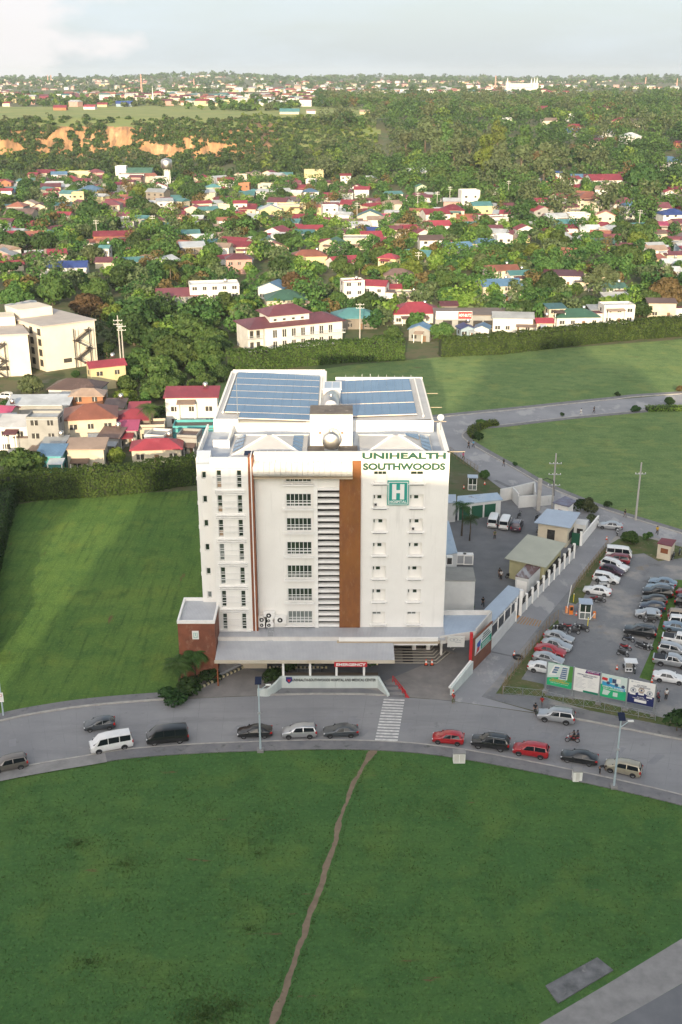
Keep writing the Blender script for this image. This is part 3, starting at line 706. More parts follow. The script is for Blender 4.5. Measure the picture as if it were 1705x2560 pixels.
def panel_rows(x0, x1, rows, ncol, zf):
    for ya, yb in rows:
        wd = (x1-x0)/ncol
        for i in range(ncol):
            a, c = x0+wd*i+.008, x0+wd*(i+1)-.008
            b = MB(); h = .16
            b.add([(a,ya,zf(a)+h),(c,ya,zf(c)+h),(c,yb,zf(c)+h+.12),(a,yb,zf(a)+h+.12),(a,ya,zf(a)+h+.05),(c,ya,zf(c)+h+.05),(c,yb,zf(c)+h+.17),(a,yb,zf(a)+h+.17)],
                  [(3,2,1,0),(4,5,6,7),(0,1,5,4),(1,2,6,5),(2,3,7,6),(3,0,4,7)])
            o = hp(b,'solar_panel',m_solar)
        b = MB(); b.bar((x0,ya-.12,zf(x0)+.25),(x1,ya-.12,zf(x1)+.25),.15,.12); hp(b,'panel_rail',m_rail)
ys = [157.4 + (181.0-157.4)*i/6 for i in range(7)]
panel_rows(-17.3,-3.5,[(ys[i]+.26,ys[i+1]-.08) for i in range(6)],10,zl)
panel_rows(-15.0,-4.5,[(154.7,157.3)],8,zl)
panel_rows(-.2,11.2,[(156.3,162.2),(162.7,168.8),(169.3,176.4)],9,zr)
def row_of_clips(x, y0, y1, zf, n):
    b = MB(); b.box(x,x+.22,y0,y1,zf(x)+.02,zf(x)+.3); hp(b,'cable_tray',m_swhite)
row_of_clips(-17.7,157.6,181,zl,30); row_of_clips(-3.3,159,181,zl,28); row_of_clips(12.0,155.5,177,zr,26)
# hip roofs on the front deck
def hip(x0,x1,y0,y1,z0,z1,rx):
    b = MB(); a = (x0+x1)/2; m_ = (y0+y1)/2
    b.add([(x0,y0,z0),(x1,y0,z0),(x1,y1,z0),(x0,y1,z0),(a-rx,m_,z1),(a+rx,m_,z1)],[(0,1,5,4),(1,2,5),(2,3,4,5),(3,0,4),(3,2,1,0)])
    o = hp(b,'hip_roof',m_hip)
    t = MB()
    for p,q in (((x0,y0,z0),(a-rx,m_,z1)),((x1,y0,z0),(a+rx,m_,z1)),((x1,y1,z0),(a+rx,m_,z1)),((x0,y1,z0),(a-rx,m_,z1))): t.bar(p,q,.35,.12)
    hp(t,'ridge_cap',m_trim,o)
hip(-15.2,-4.7,141.3,151.5,29.95,31.5,.5); hip(2.6,12.7,141.3,151.5,29.95,31.5,.5)
def slope_panels(name, pts, nu, nv, m):
    """panels on a sloping roof face: pts = four corners, as one array"""
    p = [Vector(q) for q in pts]; b = MB()
    for i in range(nu):
        for j in range(nv):
            def P(u,v): return (p[0].lerp(p[1],u)).lerp(p[3].lerp(p[2],u),v)
            u0,u1,v0,v1 = i/nu+.012,(i+1)/nu-.012,j/nv+.02,(j+1)/nv-.02
            b.quad(P(u0,v0),P(u1,v0),P(u1,v1),P(u0,v1))
    hp(b,name,m)
for x0 in (-15.2, 2.6):
    xc = x0+5.15; d = .16
    slope_panels('roof_solar_array',[(xc-3.2,141.6,30.02+d),(xc+3.2,141.6,30.02+d),(xc+3.2,142.8,30.26+d),(xc-3.2,142.8,30.26+d)],6,1,m_solard)
    slope_panels('roof_solar_array',[(xc-1.05,142.85,30.26+d),(xc+1.05,142.85,30.26+d),(xc+1.05,144.6,30.62+d),(xc-1.05,144.6,30.62+d)],2,2,m_solard)
    slope_panels('roof_solar_array',[(x0+9.9,142.6,30.02+d),(x0+9.9,150.6,30.02+d),(x0+8.5,149.6,30.48+d),(x0+8.5,143.6,30.48+d)],4,1,m_solar)
    slope_panels('roof_solar_array',[(x0+.3,142.6,30.02+d),(x0+1.7,143.6,30.48+d),(x0+1.7,149.6,30.48+d),(x0+.3,150.6,30.02+d)] if x0 < 0 else [(x0+8.4,146.7,30.55+d),(x0+8.4,149.4,30.55+d),(x0+6.4,148.0,31.15+d),(x0+6.4,147.0,31.15+d)],1 if x0 < 0 else 2,4 if x0 < 0 else 1,m_solar)
# penthouse, stair box, tanks
b = MB(); b.box(-4.3,1.6,147,151.2,29.3,34.3); ph = hp(b,'penthouse',m_white)
b = MB(); b.box(-4.36,1.66,146.94,151.26,34.304,34.42); hp(b,'penthouse_roof',m_conc)
for x in (-3.1,.0): b = MB(); b.box(x,x+.35,146.98,146.998,31.5,31.75); hp(b,'vent_slot',m_strip)
b = MB(); b.box(-4.6,2.3,141.2,147,29.6,29.75); hp(b,'rough_slab',m_conc)
b = MB(); b.box(-2.7,-.1,166.2,170.5,29.3,32.6); b.box(-2.9,.1,166,170.7,32.604,32.75); hp(b,'stair_box',m_white)
b = MB()
for i in range(2): b.box(-2.6+1.25*i,-1.45+1.25*i,166.5,170.2,32.754,32.80)
hp(b,'skylight',m_metalb)
b = MB(); b.box(-.85,.3,158,178,30.95,31.05); hp(b,'gutter',m_deck)
def drum(c, r, ln, name, label):
    t = thing(name, label, 'tank', (c[0],c[1],c[2]-r-.5))
    b = MB(); n = 24; pr = [(-ln/2-.35,.05),(-ln/2-.28,r*.5),(-ln/2-.15,r*.82),(-ln/2,r),(ln/2,r),(ln/2+.15,r*.82),(ln/2+.3,r*.3)]
    vs = [(rr*math.cos(2*math.pi*j/n), y, r+.5+rr*math.sin(2*math.pi*j/n)) for y, rr in pr for j in range(n)]
    b.add(vs,[(i*n+j,i*n+(j+1)%n,(i+1)*n+(j+1)%n,(i+1)*n+j) for i in range(len(pr)-1) for j in range(n)] + [tuple(range(n))[::-1]]); b.smooth = True
    b.build('tank_shell', m_steel, t)
    b = MB(); b.box(-r*.8,r*.8,-ln/2+.1,-ln/2+.4,0,.55); b.box(-r*.8,r*.8,ln/2-.4,ln/2-.1,0,.55); b.build('cradle', m_gal, t)
    b = MB(); b.lathe([(.3,0),(.3,.18),(.05,.22)],10,(0,0,2*r+.46)); b.build('hatch', m_steel, t)
drum((-1.35,145.1,31.35),1.22,2.3,'water_tank','rounded steel water tank before the white penthouse wall on the hospital roof')
drum((-1.5,160.5,32.1),1.25,5.0,'water_tank','steel water tank lying behind the penthouse between the two solar roofs')
# ---- annex, podium roof, canopies
b = MB(); facade(b,-22.3,-17.25,0,8.6,[],133.8); b.quad((-22.3,133.8,0),(-22.3,133.8,8.6),(-22.3,141,8.6),(-22.3,141,0)); b.quad((-17.25,133.8,0),(-17.25,141,0),(-17.25,141,8.6),(-17.25,133.8,8.6)); b.quad((-22.3,141,0),(-22.3,141,8.6),(-17.25,141,8.6),(-17.25,141,0)); hp(b,'annex_wall',m_brick)
b = MB(); b.box(-22.36,-17.2,133.74,134.0,8.6,9.05); b.box(-22.36,-22.1,134,141,8.6,9.05); b.box(-17.45,-17.2,134,140.2,8.6,9.02); b.box(-22.1,-19.6,140.7,141,8.6,9.05); hp(b,'annex_parapet',m_trim)
b = MB(); b.box(-22.1,-17.45,134,140.7,8.5,8.66); hp(b,'annex_roof',m_metal)
b = MB(); b.box(-20.35,-19.45,133.6,133.79,6.3,7.5); lg = hp(b,'logo_sign',m_swhite)
b = MB(); b.box(-20.2,-19.6,133.575,133.598,6.48,7.32); hp(b,'logo_field',mat('pale_teal',(.38,.55,.50),.5),lg)
front_text('sign_lettering','U',.8,m_swhite,(-19.9,133.57,6.9),lg,bold=.03,depth=.01,width=.36,height=.62)
b = MB(); b.box(-17.2,14.6,136.6,139.99,4.5,4.86); hp(b,'podium_roof',m_metal)
b = MB()
for i in range(12): b.box(-17.2+1.43*i,-17.2+1.43*i+1.41,136.3,136.598,4.35,5.1)
hp(b,'podium_fascia',m_panelw)
b = MB(); b.add([(-17.15,131.5,4.15),(7.3,131.5,4.15),(7.3,136.28,4.6),(-17.15,136.28,4.6),(-17.15,131.5,4.05),(7.3,131.5,4.05),(7.3,136.28,4.5),(-17.15,136.28,4.5)],[(0,1,2,3),(7,6,5,4),(0,4,5,1),(1,5,6,2),(2,6,7,3),(3,7,4,0)]); hp(b,'canopy_roof',m_metal)
b = MB()
for i in range(17): b.box(-17.2+1.442*i,-17.2+1.442*i+1.425,131.3,131.48,3.82,4.26)
hp(b,'canopy_fascia',m_tan if False else mat('beige_fascia',(.60,.55,.46),.5,c2=(.50,.43,.32),vscale=.25))
b = MB(); b.box(-.3,13.5,135.9,136.25,4.72,5.25); fa = hp(b,'entrance_fascia',m_trim)
b = MB(); b.box(-.55,13.8,135.75,136.29,4.45,4.70); hp(b,'fascia_band',m_tan,fa)
b = MB(); b.box(-.3,13.5,135.9,136.25,4.12,4.43); hp(b,'fascia_band',m_trim,fa)
b = MB(); b.box(-.3,13.5,136.3,136.6,4.4,4.86); hp(b,'podium_fascia',m_trim)
b = MB(); b.box(-17.2,6.5,139.2,139.6,0,4.4); b.box(-17.2,-12,137.5,139.2,0,4.3); hp(b,'ground_floor_wall',m_cream)
b = MB(); b.box(6.8,14.3,143.0,143.3,0,4.4); hp(b,'entrance_wall',m_cream); b = MB(); b.box(10.9,12.2,142.93,142.998,.9,3.2); hp(b,'entrance_door',mat('warm_door',(.45,.36,.10),.5)); b = MB(); b.box(6.8,14.3,140.9,143,.6,.9); hp(b,'landing',m_conc)
for x in (F1z(1128,760,132)[0], F1z(1392,770,132)[0], F2z(240,500,132)[0], F2z(510,470,132)[0]):
    b = MB(); b.box(x-.15,x+.15,131.8,132.1,0,4.08); hp(b,'canopy_column',m_trim)
b = MB(); b.box(-17.0,-16.8,131.8,132.0,0,4.08); hp(b,'canopy_column',m_strip)
for x in (10.55,12.6):
    b = MB(); b.box(x-.28,x+.28,140.45,141,.902,4.39); hp(b,'entrance_column',m_trim)
# entrance steps
m_step = mat('step_granite',(.24,.22,.20),.7,c2=(.16,.15,.14),vscale=.5); m_nose = mat('step_nosing',(.55,.50,.42),.7)
def stepring(k):
    d = .55*k
    a, c, e = F2(785,468), F2(1225,470), F2(1400,325)
    return [(a.x,a.y+d),(c.x-.25*d,c.y+d),(e.x-.7*d,e.y+.75*d),(e.x-.7*d,141),(a.x,141)]
for k in range(6):
    z = .15*(k+1); pr = stepring(k)
    b = MB(); b.prism(pr,z-.15,z-.002); st = hp(b,'entrance_step',m_step)
    b = MB(); b.bar((*pr[0],z+.02),(*pr[1],z+.02),.16,.04); b.bar((*pr[1],z+.02),(*pr[2],z+.02),.16,.04); hp(b,'step_nosing',m_nose,st)
a, c = F2(890,455), F2(990,455)
for k in range(6):
    pr = stepring(k); z = .15*(k+1)
    b = MB(); b.box(a.x,c.x,pr[0][1]+.1,pr[0][1]+.54,z+.002,z+.012); hp(b,'dark_step_mat',m_black)
# ramp and low walls on the left
p0, p1 = F1(735,828), F1(972,828)
b = MB(); b.box(p0.x,p1.x,p0.y,p0.y+.25,0,1.15); hp(b,'ramp_wall',m_cream)
m_chk = mat('kerb_black',(.05,.05,.05),.8); m_chy = mat('kerb_yellow',(.62,.55,.34),.8)
def checker(a, c, n, par=None):
    b = MB(); b.mi = 0
    for i in range(n):
        b.mi = i % 2; p = a.lerp(c,i/n); q = a.lerp(c,(i+1)/n); b.bar((p.x,p.y,.14),(q.x,q.y,.14),.28,.28)
    hp(b,'checked_kerb',[m_chk,m_chy])
checker(F1(170,1100),F1(475,945),16); checker(F1(475,945),F1(735,826),14); checker(F1(972,826),F1(1120,826),8); checker(F2(540,480),F2(665,480),7); checker(F1(1230,826),F1(1560,826),16)
a, c = F1(475,925), F1(725,800)
b = MB(); b.prism([(a.x,a.y+.2),(c.x,c.y+.2),(c.x,c.y+2.2),(a.x,c.y+2.2)],0,.35); hp(b,'ramp',m_metal)
b = MB(); r0, r1 = F1(1170,745), F1(1530,830)
for i in range(7): x = p1.x+1+i*1.1; b.bar((x,135.6,0),(x,135.6,1.0),.05,.05)
b.bar((p1.x+.8,135.6,1.0),(p1.x+7.6,135.6,1.0),.06,.06); b.bar((p1.x+.8,135.6,.55),(p1.x+7.6,135.6,.55),.05,.05); hp(b,'ramp_railing',m_gal)
b = MB(); r_ = F1(1055,450)
for s in (-.35,.35): b.bar((r_.x+s,136.28,4.6),(r_.x+s,138.6,5.6),.06,.06)
for i in range(6): b.bar((r_.x-.35,136.3+.4*i,4.7+.17*i),(r_.x+.35,136.3+.4*i,4.7+.17*i),.05,.05)
hp(b,'roof_ladder',m_gal)
# wall mounted air conditioners beside the lowest centre window
for ax,az,s in ((965,300,1.0),(925,342,.9),(992,350,.62),(1076,345,1.05),(925,394,.72),(995,394,.72)):
    x, z = F1z(ax+ (30 if s > .95 else 0),az,139.6); wd = .72*s+.12
    b = MB(); b.box(x-wd,x+wd*.9,139.3,139.9,z-.5*s,z+.5*s); u = hp(b,'air_conditioner',m_trim)
    g = MB(); g.v = []; n = 16
    g.add([(x-.1*s+.36*s*math.cos(2*math.pi*j/n),139.28,z+.36*s*math.sin(2*math.pi*j/n)) for j in range(n)],[tuple(range(n))]); hp(g,'fan',m_dark,u)
    g = MB(); g.add([(x-.1*s+.13*s*math.cos(2*math.pi*j/n),139.262,z+.13*s*math.sin(2*math.pi*j/n)) for j in range(n)],[tuple(range(n))]); hp(g,'fan_hub',m_trim,u)
# antenna, ball light, side poles
b = MB(); x, z0 = -15.1, 31.0; b.tube([(x,154.5,z0),(x,154.5,z0+6.6)],.045,6); hp(b,'mast',m_gal)
b = MB(); b.tube([(14.2,150.5,30.9),(14.2,150.5,32.3)],.05,6); o = hp(b,'lamp_post',m_gal)
b = MB(); b.smooth = True; b.lathe([(.02,-.5),(.3,-.4),(.48,-.15),(.5,.1),(.36,.38),(.05,.5)],16,(14.2,150.5,32.8)); hp(b,'lamp_globe',m_swhite,o)
for y in (156.5,164,172): b = MB(); b.bar((13.5,y,30.4),(15.6,y,30.4),.08,.08); hp(b,'side_bar',m_tan)
b = MB(); b.bar((14.6,143,30.2),(17,143,30.2),.08,.08); hp(b,'side_bar',m_tan)
for i in range(9): b = MB(); x = .8+i*1.35; b.bar((x,178.0,31.5),(x,178.0,31.5+rnd.uniform(.3,.6)),.06,.06); hp(b,'bird_spike',m_gal)
# ================================================================ ENTRANCE, COMPOUND, LOT FURNITURE
def wall_seg(b, a, c, h0, h1, t=.22, z=0):
    a, c = Vector((a[0],a[1],0)), Vector((c[0],c[1],0)); d = (c-a).normalized(); n = Vector((-d.y,d.x,0))*t/2
    b.add([(a.x-n.x,a.y-n.y,z),(c.x-n.x,c.y-n.y,z),(c.x+n.x,c.y+n.y,z),(a.x+n.x,a.y+n.y,z),(a.x-n.x,a.y-n.y,h0),(c.x-n.x,c.y-n.y,h1),(c.x+n.x,c.y+n.y,h1),(a.x+n.x,a.y+n.y,h0)],
          [(3,2,1,0),(4,5,6,7),(0,1,5,4),(1,2,6,5),(2,3,7,6),(3,0,4,7)])
    return b
m_pale = mat('pale_green_white_paint',(.62,.66,.62),.6,c2=(.52,.57,.54),vscale=.6,stretch=(1,1,.3))
layer(m_pale,(.36,.40,.37),1.2,.62,.75,stretch=(1.5,1.5,.2),fac=.6)
m_wall2 = mat('compound_white_wall',(.66,.66,.64),.8,c2=(.55,.55,.54),vscale=.35,detail=8)
layer(m_wall2,(.35,.34,.32),.8,.63,.76,stretch=(1.5,1.5,.3),fac=.6)
m_soil = mat('planter_soil',(.09,.07,.05),.95)
# --- sign wall
a, c = F1(1110,1015), F2(648,712)
yw = (a.y+c.y)/2; t = thing('sign_wall','long white sign wall with raised hospital name before the drive','sign wall',((a.x+c.x)/2,yw,0)); T0 = t.location.copy()
def lp(b, name, m, par, root=None):
    o = b.build(name, m, par)
    if par is t_root: o.matrix_parent_inverse = Matrix.Translation(-t_root.location)
    return o
t_root = t
hw = WZ(*PIX((0,yw,0))[:2],yw)[1]
zt = F1z(1300,912,yw)[1]
b = MB(); b.box(a.x,c.x,yw,yw+.35,0,zt); lp(b,'wall',m_pale,t)
b = MB(); b.box(a.x,c.x,yw+.36,yw+1.5,0,zt-.15); lp(b,'planter',m_soil,t)
b = MB(); q = F2(750,790); wall_seg(b,(c.x,yw+.17),(q.x,q.y),zt-.02,.35,.34); lp(b,'wing_wall',m_pale,t)
cv = curve_pts([(a.x,yw+.17),F1(1050,1060),F1(985,1095),F1(930,1097),F1(878,1095)],4); hs = [zt-.02-(zt-1.1)*min(1,i/9) for i in range(len(cv))]
b = MB()
for i in range(len(cv)-1): wall_seg(b,cv[i],cv[i+1],hs[i],hs[i+1],.3)
lp(b,'wing_wall',m_pale,t)
m_let = mat('bronze_letter',(.045,.05,.05),.4)
x0, x1 = F1z(1215,940,yw)[0], F2z(625,637,yw)[0]; zc = F1z(1215,941,yw)[1]
o = front_text('sign_lettering','UNIHEALTH-SOUTHWOODS HOSPITAL AND MEDICAL CENTER',.5,m_let,((x0+x1)/2,yw-.03,zc),t,bold=.012,depth=.02,width=x1-x0,height=.42); o.matrix_parent_inverse = Matrix.Translation(-T0)
xs_, zs_ = F1z(1186,940,yw)
b = MB(); b.yprism([(xs_-.42,zs_+.45),(xs_+.42,zs_+.45),(xs_+.42,zs_-.15),(xs_,zs_-.55),(xs_-.42,zs_-.15)],yw-.06,yw-.004); cr = lp(b,'crest',mat('crest_blue',(.03,.04,.16),.5),t)
b = MB(); b.yprism([(xs_-.28,zs_+.1),(xs_+.28,zs_+.1),(xs_,zs_-.36)],yw-.075,yw-.062); o = b.build('crest_shield',m_red,cr)
# --- emergency sign
x0, x1 = F2z(218,475,131.2)[0], F2z(540,475,131.2)[0]; z0, z1 = F2z(300,496,131.2)[1], F2z(300,453,131.2)[1]
t = t_root = thing('emergency_sign','red EMERGENCY sign hanging under the front canopy','sign',((x0+x1)/2,131.2,z0))
b = MB(); b.box(x0,x1,131.12,131.28,z0,z1); lp(b,'sign_board',m_red,t)
o = front_text('sign_lettering','EMERGENCY',.8,m_swhite,((x0+x1)/2,131.1,(z0+z1)/2),t,bold=.03,depth=.015,width=(x1-x0)*.9,height=(z1-z0)*.62); o.matrix_parent_inverse = Matrix.Translation(-t.location)
b = MB()
for x in (x0+.5,x1-.5): b = MB(); b.bar((x,131.24,z1),(x,131.34,3.9),.06,.06); lp(b,'hanger',m_gal,t)
# --- steps down to the crossing with red rails
a, c, d, e = F2(710,665), F2(835,665), F2(910,800), F2(750,795)
t = t_root = thing('stairway','short grey stairway from the drive down to the crossing','stairs',(d.x,d.y,0))
for i in range(6):
    b = MB(); u0, u1 = i/6, (i+1)/6; p = [e.lerp(a,u0), d.lerp(c,u0), d.lerp(c,u1), e.lerp(a,u1)]; b.prism([(q.x,q.y) for q in p],0,.05+.045*i); lp(b,'step',m_walk2 if i % 2 else m_walk,t)
t = t_root = thing('red_railing','red double railing beside the stairway to the crossing','railing',(d.x,d.y,0))
p, q = F2(790,655), F2(915,800)
for k, off in ((.55,0),(1.0,0)):
    b = MB(); b.bar((p.x,p.y,k+.1),(q.x,q.y,k),.09,.09); lp(b,'rail',m_red,t)
for i in range(5):
    v = p.lerp(q,i/4); b = MB(); b.bar((v.x,v.y,0),(v.x,v.y,1.1),.09,.09); lp(b,'post',m_red,t)
b = MB(); v0, v1 = F2(870,690), F2(955,805); b.prism([(q.x+.15,q.y),(v1.x,v1.y),(v0.x,v0.y)],0,.12); lp(b,'red_kerb',m_red,t)
# --- slanted white wall at the lane mouth, gate wall with banner
t = t_root = thing('lane_wall','low slanted white wall between the drive and the lane mouth','wall',P4(165,1560))
p, q = P4(170,1558), P4(500,1205); b = MB(); wall_seg(b,p,q,1.2,1.9,.3); lp(b,'wall',m_pale,t)
b = MB(); wall_seg(b,p+Vector((-.28,0,0)),q+Vector((-.28,0,0)),1.32,2.02,.2,1.1); lp(b,'coping',m_trim,t)
p, q = P4(505,1165), P4(785,880)
dr = (q-p).normalized(); nrm = Vector((dr.y,-dr.x,0))   # towards the lane
t = t_root = thing('gate_wall','tall brown gate wall carrying a flag banner along the lane','gate',p)
H_ = 5.0
b = MB(); wall_seg(b,p,q,H_,H_,.25); lp(b,'gate_panel',mat('brown_gate',(.20,.085,.05),.7,c2=(.15,.06,.04),vscale=.8),t)
b = MB(); b.box(p.x-.55,p.x-.15,p.y-.2,p.y+.2,0,6.0); lp(b,'red_post',m_red,t)
b = MB(); wall_seg(b,p+nrm*.14,q+nrm*.14,5.15,5.15,.1,5.0); lp(b,'top_rail',m_strip,t)
def onwall(u, z, off=.15): v = p.lerp(q,u)+nrm*off; return (v.x,v.y,z)
def wq(name, pts, m, par, off): b = MB(); b.quad(*[onwall(u,z,off) for u,z in pts]); return lp(b,name,m,par)
m_ban = mat('banner_white',(.68,.70,.68),.6)
bn = wq('banner',[(.04,2.2),(.97,2.2),(.97,4.85),(.04,4.85)],m_ban,t,.16)
def sub(name, pts, m, off): 
    o = wq(name,pts,m,None,off); o.parent = bn; return o
sub('banner_print',[(.36,2.3),(.96,2.3),(.96,3.4),(.36,3.3)],mat('banner_green',(.0,.27,.16),.6),.17)
sub('banner_print',[(.07,2.3),(.28,2.5),(.30,3.1),(.08,3.2)],m_red,.172)
sub('banner_print',[(.12,3.2),(.33,3.0),(.34,4.1),(.14,3.9)],mat('banner_blue',(.02,.08,.38),.6),.174)
sub('banner_print',[(.05,2.4),(.12,2.5),(.16,3.3),(.10,3.9),(.05,3.6)],m_ban,.178)
for i in range(3): sub('banner_print',[(.42+.02*i,3.62+.36*i),(.9-.06*i,3.62+.36*i),(.9-.06*i,3.84+.36*i),(.42+.02*i,3.84+.36*i)],mat('banner_ink',(.12,.16,.16),.6),.18)
for i in range(3): sub('banner_print',[(.42,2.5+.25*i),(.86,2.5+.25*i),(.86,2.6+.25*i),(.42,2.6+.25*i)],m_ban,.182)
# --- covered entrance bridge roof on the right
z_ = 4.75; zz = lambda x, y: P4(x, y, z_)
ra, rb, rc, rd = zz(60,440), zz(550,575), zz(790,300), zz(150,330)
ra = Vector((14.7,138.2,z_))
t = t_root = thing('covered_walk','blue metal roof with white fascia bridging the tower and the lane gate','canopy',(ra.x,ra.y,0))
pts = [(14.65,137.0),(rb.x,rb.y),(rc.x,rc.y),(14.65,rc.y)]
b = MB(); b.prism(pts,z_-.25,z_); lp(b,'metal_roof',m_metalb,t)
def fascia(a, c, z0, z1, n, m=m_panelw, t_=.15, nm='fascia'):
    b = MB(); a, c = Vector(a), Vector(c)
    for i in range(n): wall_seg(b,a.lerp(c,i/n),a.lerp(c,(i+.985)/n),z1,z1,t_,z0)
    return lp(b,nm,m,t)
fascia((13.9,136.7,0),(rb.x,rb.y-.25,0),3.9,5.15,8); fascia((rb.x+.1,rb.y-.2,0),(rc.x+.15,rc.y-.1,0),3.9,5.5,9); fascia((14.65,rc.y+.1,0),(rc.x,rc.y+.1,0),4.4,5.5,6)
b = MB(); s0, s1 = P4(105,650,4.5), P4(372,650,4.5); b.box(s0.x,s1.x,136.35,136.5,3.6,5.25); sb = lp(b,'eye_sign',mat('pale_sign',(.58,.57,.53),.5),t)
b = MB(); n = 20; xc = s0.x+.9; b.add([(xc+.62*math.cos(2*math.pi*j/n)*k,136.34,4.75+.30*math.sin(2*math.pi*j/n)*k) for k in (1,.8) for j in range(n)],[(j,(j+1)%n,n+(j+1)%n,n+j) for j in range(n)]); b.add([(xc+.16*math.cos(2*math.pi*j/10),136.338,4.75+.16*math.sin(2*math.pi*j/10)) for j in range(10)],[tuple(range(10))])
lp(b,'eye_logo',m_grey,sb)
for i in range(3): b = MB(); b.box(s0.x+1.9,s1.x-.3-.5*i,136.335,136.348,4.9-.3*i,4.99-.3*i); lp(b,'sign_line',m_grey,sb)
# --- perimeter wall beside the lane, with pillars and dark railing
pw = [C2(368,1115), C2(520,935), C2(550,900), C2(885,540)]
t = t_root = thing('perimeter_wall','long white lane wall with square pillars and dark railing panels','wall',pw[0])
segs = [(pw[0],pw[1],1.9),(pw[2],pw[3],1.5)]
for s0, s1, h in segs:
    b = MB(); wall_seg(b,s0,s1,h,h,.25); lp(b,'wall',m_wall2,t)
n = 10
for i in range(n+1):
    v = pw[2].lerp(pw[3],i/n); b = MB(); b.box(v.x-.22,v.x+.22,v.y-.22,v.y+.22,0,2.75); lp(b,'pillar',m_trim,t)
    if i < n:
        w_ = pw[2].lerp(pw[3],(i+1)/n); b = MB()
        b.bar((v.x,v.y,1.6),(w_.x,w_.y,1.6),.06,.05); b.bar((v.x,v.y,2.5),(w_.x,w_.y,2.5),.06,.05)
        for k in range(1,12): u = v.lerp(w_,k/12); b.bar((u.x,u.y,1.5),(u.x,u.y,2.6),.05,.05)
        lp(b,'railing_panel',m_black,t)
v = pw[1]; b = MB(); b.box(v.x-.2,v.x+.2,v.y-.2,v.y+.2,0,3.2); lp(b,'pillar',m_trim,t)
v = pw[2]; b = MB(); b.box(v.x-.24,v.x+.24,v.y-.24,v.y+.24,2.755,4.4); lp(b,'pillar',m_trim,t)
# orange kerb in the gap
b = MB(); p, q = C2(522,930), C2(550,905); b.prism([(p.x-1.2,p.y),(p.x,p.y),(q.x,q.y),(q.x-1.4,q.y+.2)],0,.14); tag(b.build('kerb',mat('orange_kerb',(.60,.24,.05),.8)),kind='structure')
# covered walkway behind the wall
za = 3.7; pts = [C2(300,890,za),C2(478,710,za),C2(573,738,za),C2(375,950,za)]
t = t_root = thing('walkway_roof','long pale blue sheet roof on white posts behind the lane wall','canopy',(pts[3].x,pts[3].y,0))
b = MB(); b.prism([(q.x,q.y) for q in pts],za-.12,za); lp(b,'metal_roof',m_metalb,t)
for i in range(6):
    v = pts[3].lerp(pts[2],i/5); b = MB(); b.box(v.x-.08,v.x+.08,v.y-.08,v.y+.08,0,za-.122); lp(b,'post',m_trim,t)
    b = MB()
    if i < 5:
        w_ = pts[3].lerp(pts[2],(i+1)/5); b.bar((v.x,v.y,za-.5),(w_.x,w_.y,za-.5),.06,.06)
        for k in range(7): u = v.lerp(w_,k/7); x_ = v.lerp(w_,(k+.5)/7); b.bar((u.x,u.y,za-.5),(x_.x,x_.y,za-.15),.04,.04)
        lp(b,'truss',m_trim,t)
for i in range(1,6):
    v = pts[0].lerp(pts[1],i/5); b = MB(); b.box(v.x-.08,v.x+.08,v.y-.08,v.y+.08,0,za-.122); lp(b,'post',m_trim,t)
# --- generic small building from roof corners (px at roof height)
def shed(name, label, cat, fn, corners, zr_, mroof, mwall, inset=.5, fall=0.0, th=.14, wz=None):
    global t_root
    p = [fn(x,y,zr_) for x,y in corners]; c = sum(p,Vector())/len(p)
    t = t_root = thing(name,label,cat,(c.x,c.y,0))
    b = MB(); vs = [(q.x-c.x,q.y-c.y,zr_+(fall if i in (0,1) else 0)) for i,q in enumerate(p)]; n = len(vs)
    b.add([(x,y,z-th) for x,y,z in vs]+vs,[tuple(range(n))[::-1],tuple(range(n,2*n))]+[(i,(i+1)%n,n+(i+1)%n,n+i) for i in range(n)])
    o = b.build('roof',mroof,t); bm = bmesh.new(); bm.from_mesh(o.data); bmesh.ops.recalc_face_normals(bm,faces=bm.faces[:]); bm.to_mesh(o.data); bm.free()
    ins = [(q-c)*(1-inset/max(.1,(q-c).length))+c for q in p]
    b = MB(); h = (wz or zr_)-th-.004; pr = [(q.x-c.x,q.y-c.y) for q in ins]; ar = sum(pr[i][0]*pr[(i+1)%n][1]-pr[(i+1)%n][0]*pr[i][1] for i in range(n))
    if ar < 0: pr = pr[::-1]
    b.prism(pr,0,h); b.build('wall',mwall,t)
    return t, [q-c for q in ins]
def on_side(t, a, c, u0, u1, z0, z1, name, m, off=.02, th=.05):
    """a flat panel (window, door) on the side a-c of a shed"""
    d = (c-a).normalized(); n_ = Vector((d.y,-d.x,0))
    if n_.dot((a+c)/2) < 0: n_ = -n_
    p, q = a.lerp(c,u0)+n_*off, a.lerp(c,u1)+n_*off; b = MB()
    wall_seg(b,p,q,z1,z1,th,z0); return b.build(name,m,t)
m_beige = mat('beige_roof_sheet',(.42,.42,.33),.5,c2=(.37,.37,.29),vscale=.3)
m_yel = mat('pale_yellow_wall',(.50,.46,.26),.8,c2=(.42,.39,.22),vscale=.5)
m_rust = mat('rusty_roof',(.15,.085,.08),.8,c2=(.36,.36,.37),vscale=.55,stretch=(1,.25,1),lo=.45,hi=.55)
m_patch = mat('patched_blue_roof',(.30,.40,.52),.4,c2=(.42,.50,.58),vscale=.5,stretch=(1,.4,1)); layer(m_patch,(.16,.14,.14),.7,.6,.7)
m_gdoor = mat('green_door',(.015,.09,.05),.5); m_maroon = mat('maroon_roof',(.20,.045,.055),.6,c2=(.15,.035,.045),vscale=.7)
t, c_ = shed('covered_hall','yellow hall under a wide flat beige roof beside the lane wall','building',C2,[(600,390),(845,447),(715,598),(455,540)],3.9,m_beige,m_yel,1.1)
on_side(t,c_[1],c_[2],.1,.9,.8,2.2,'window',m_dark)
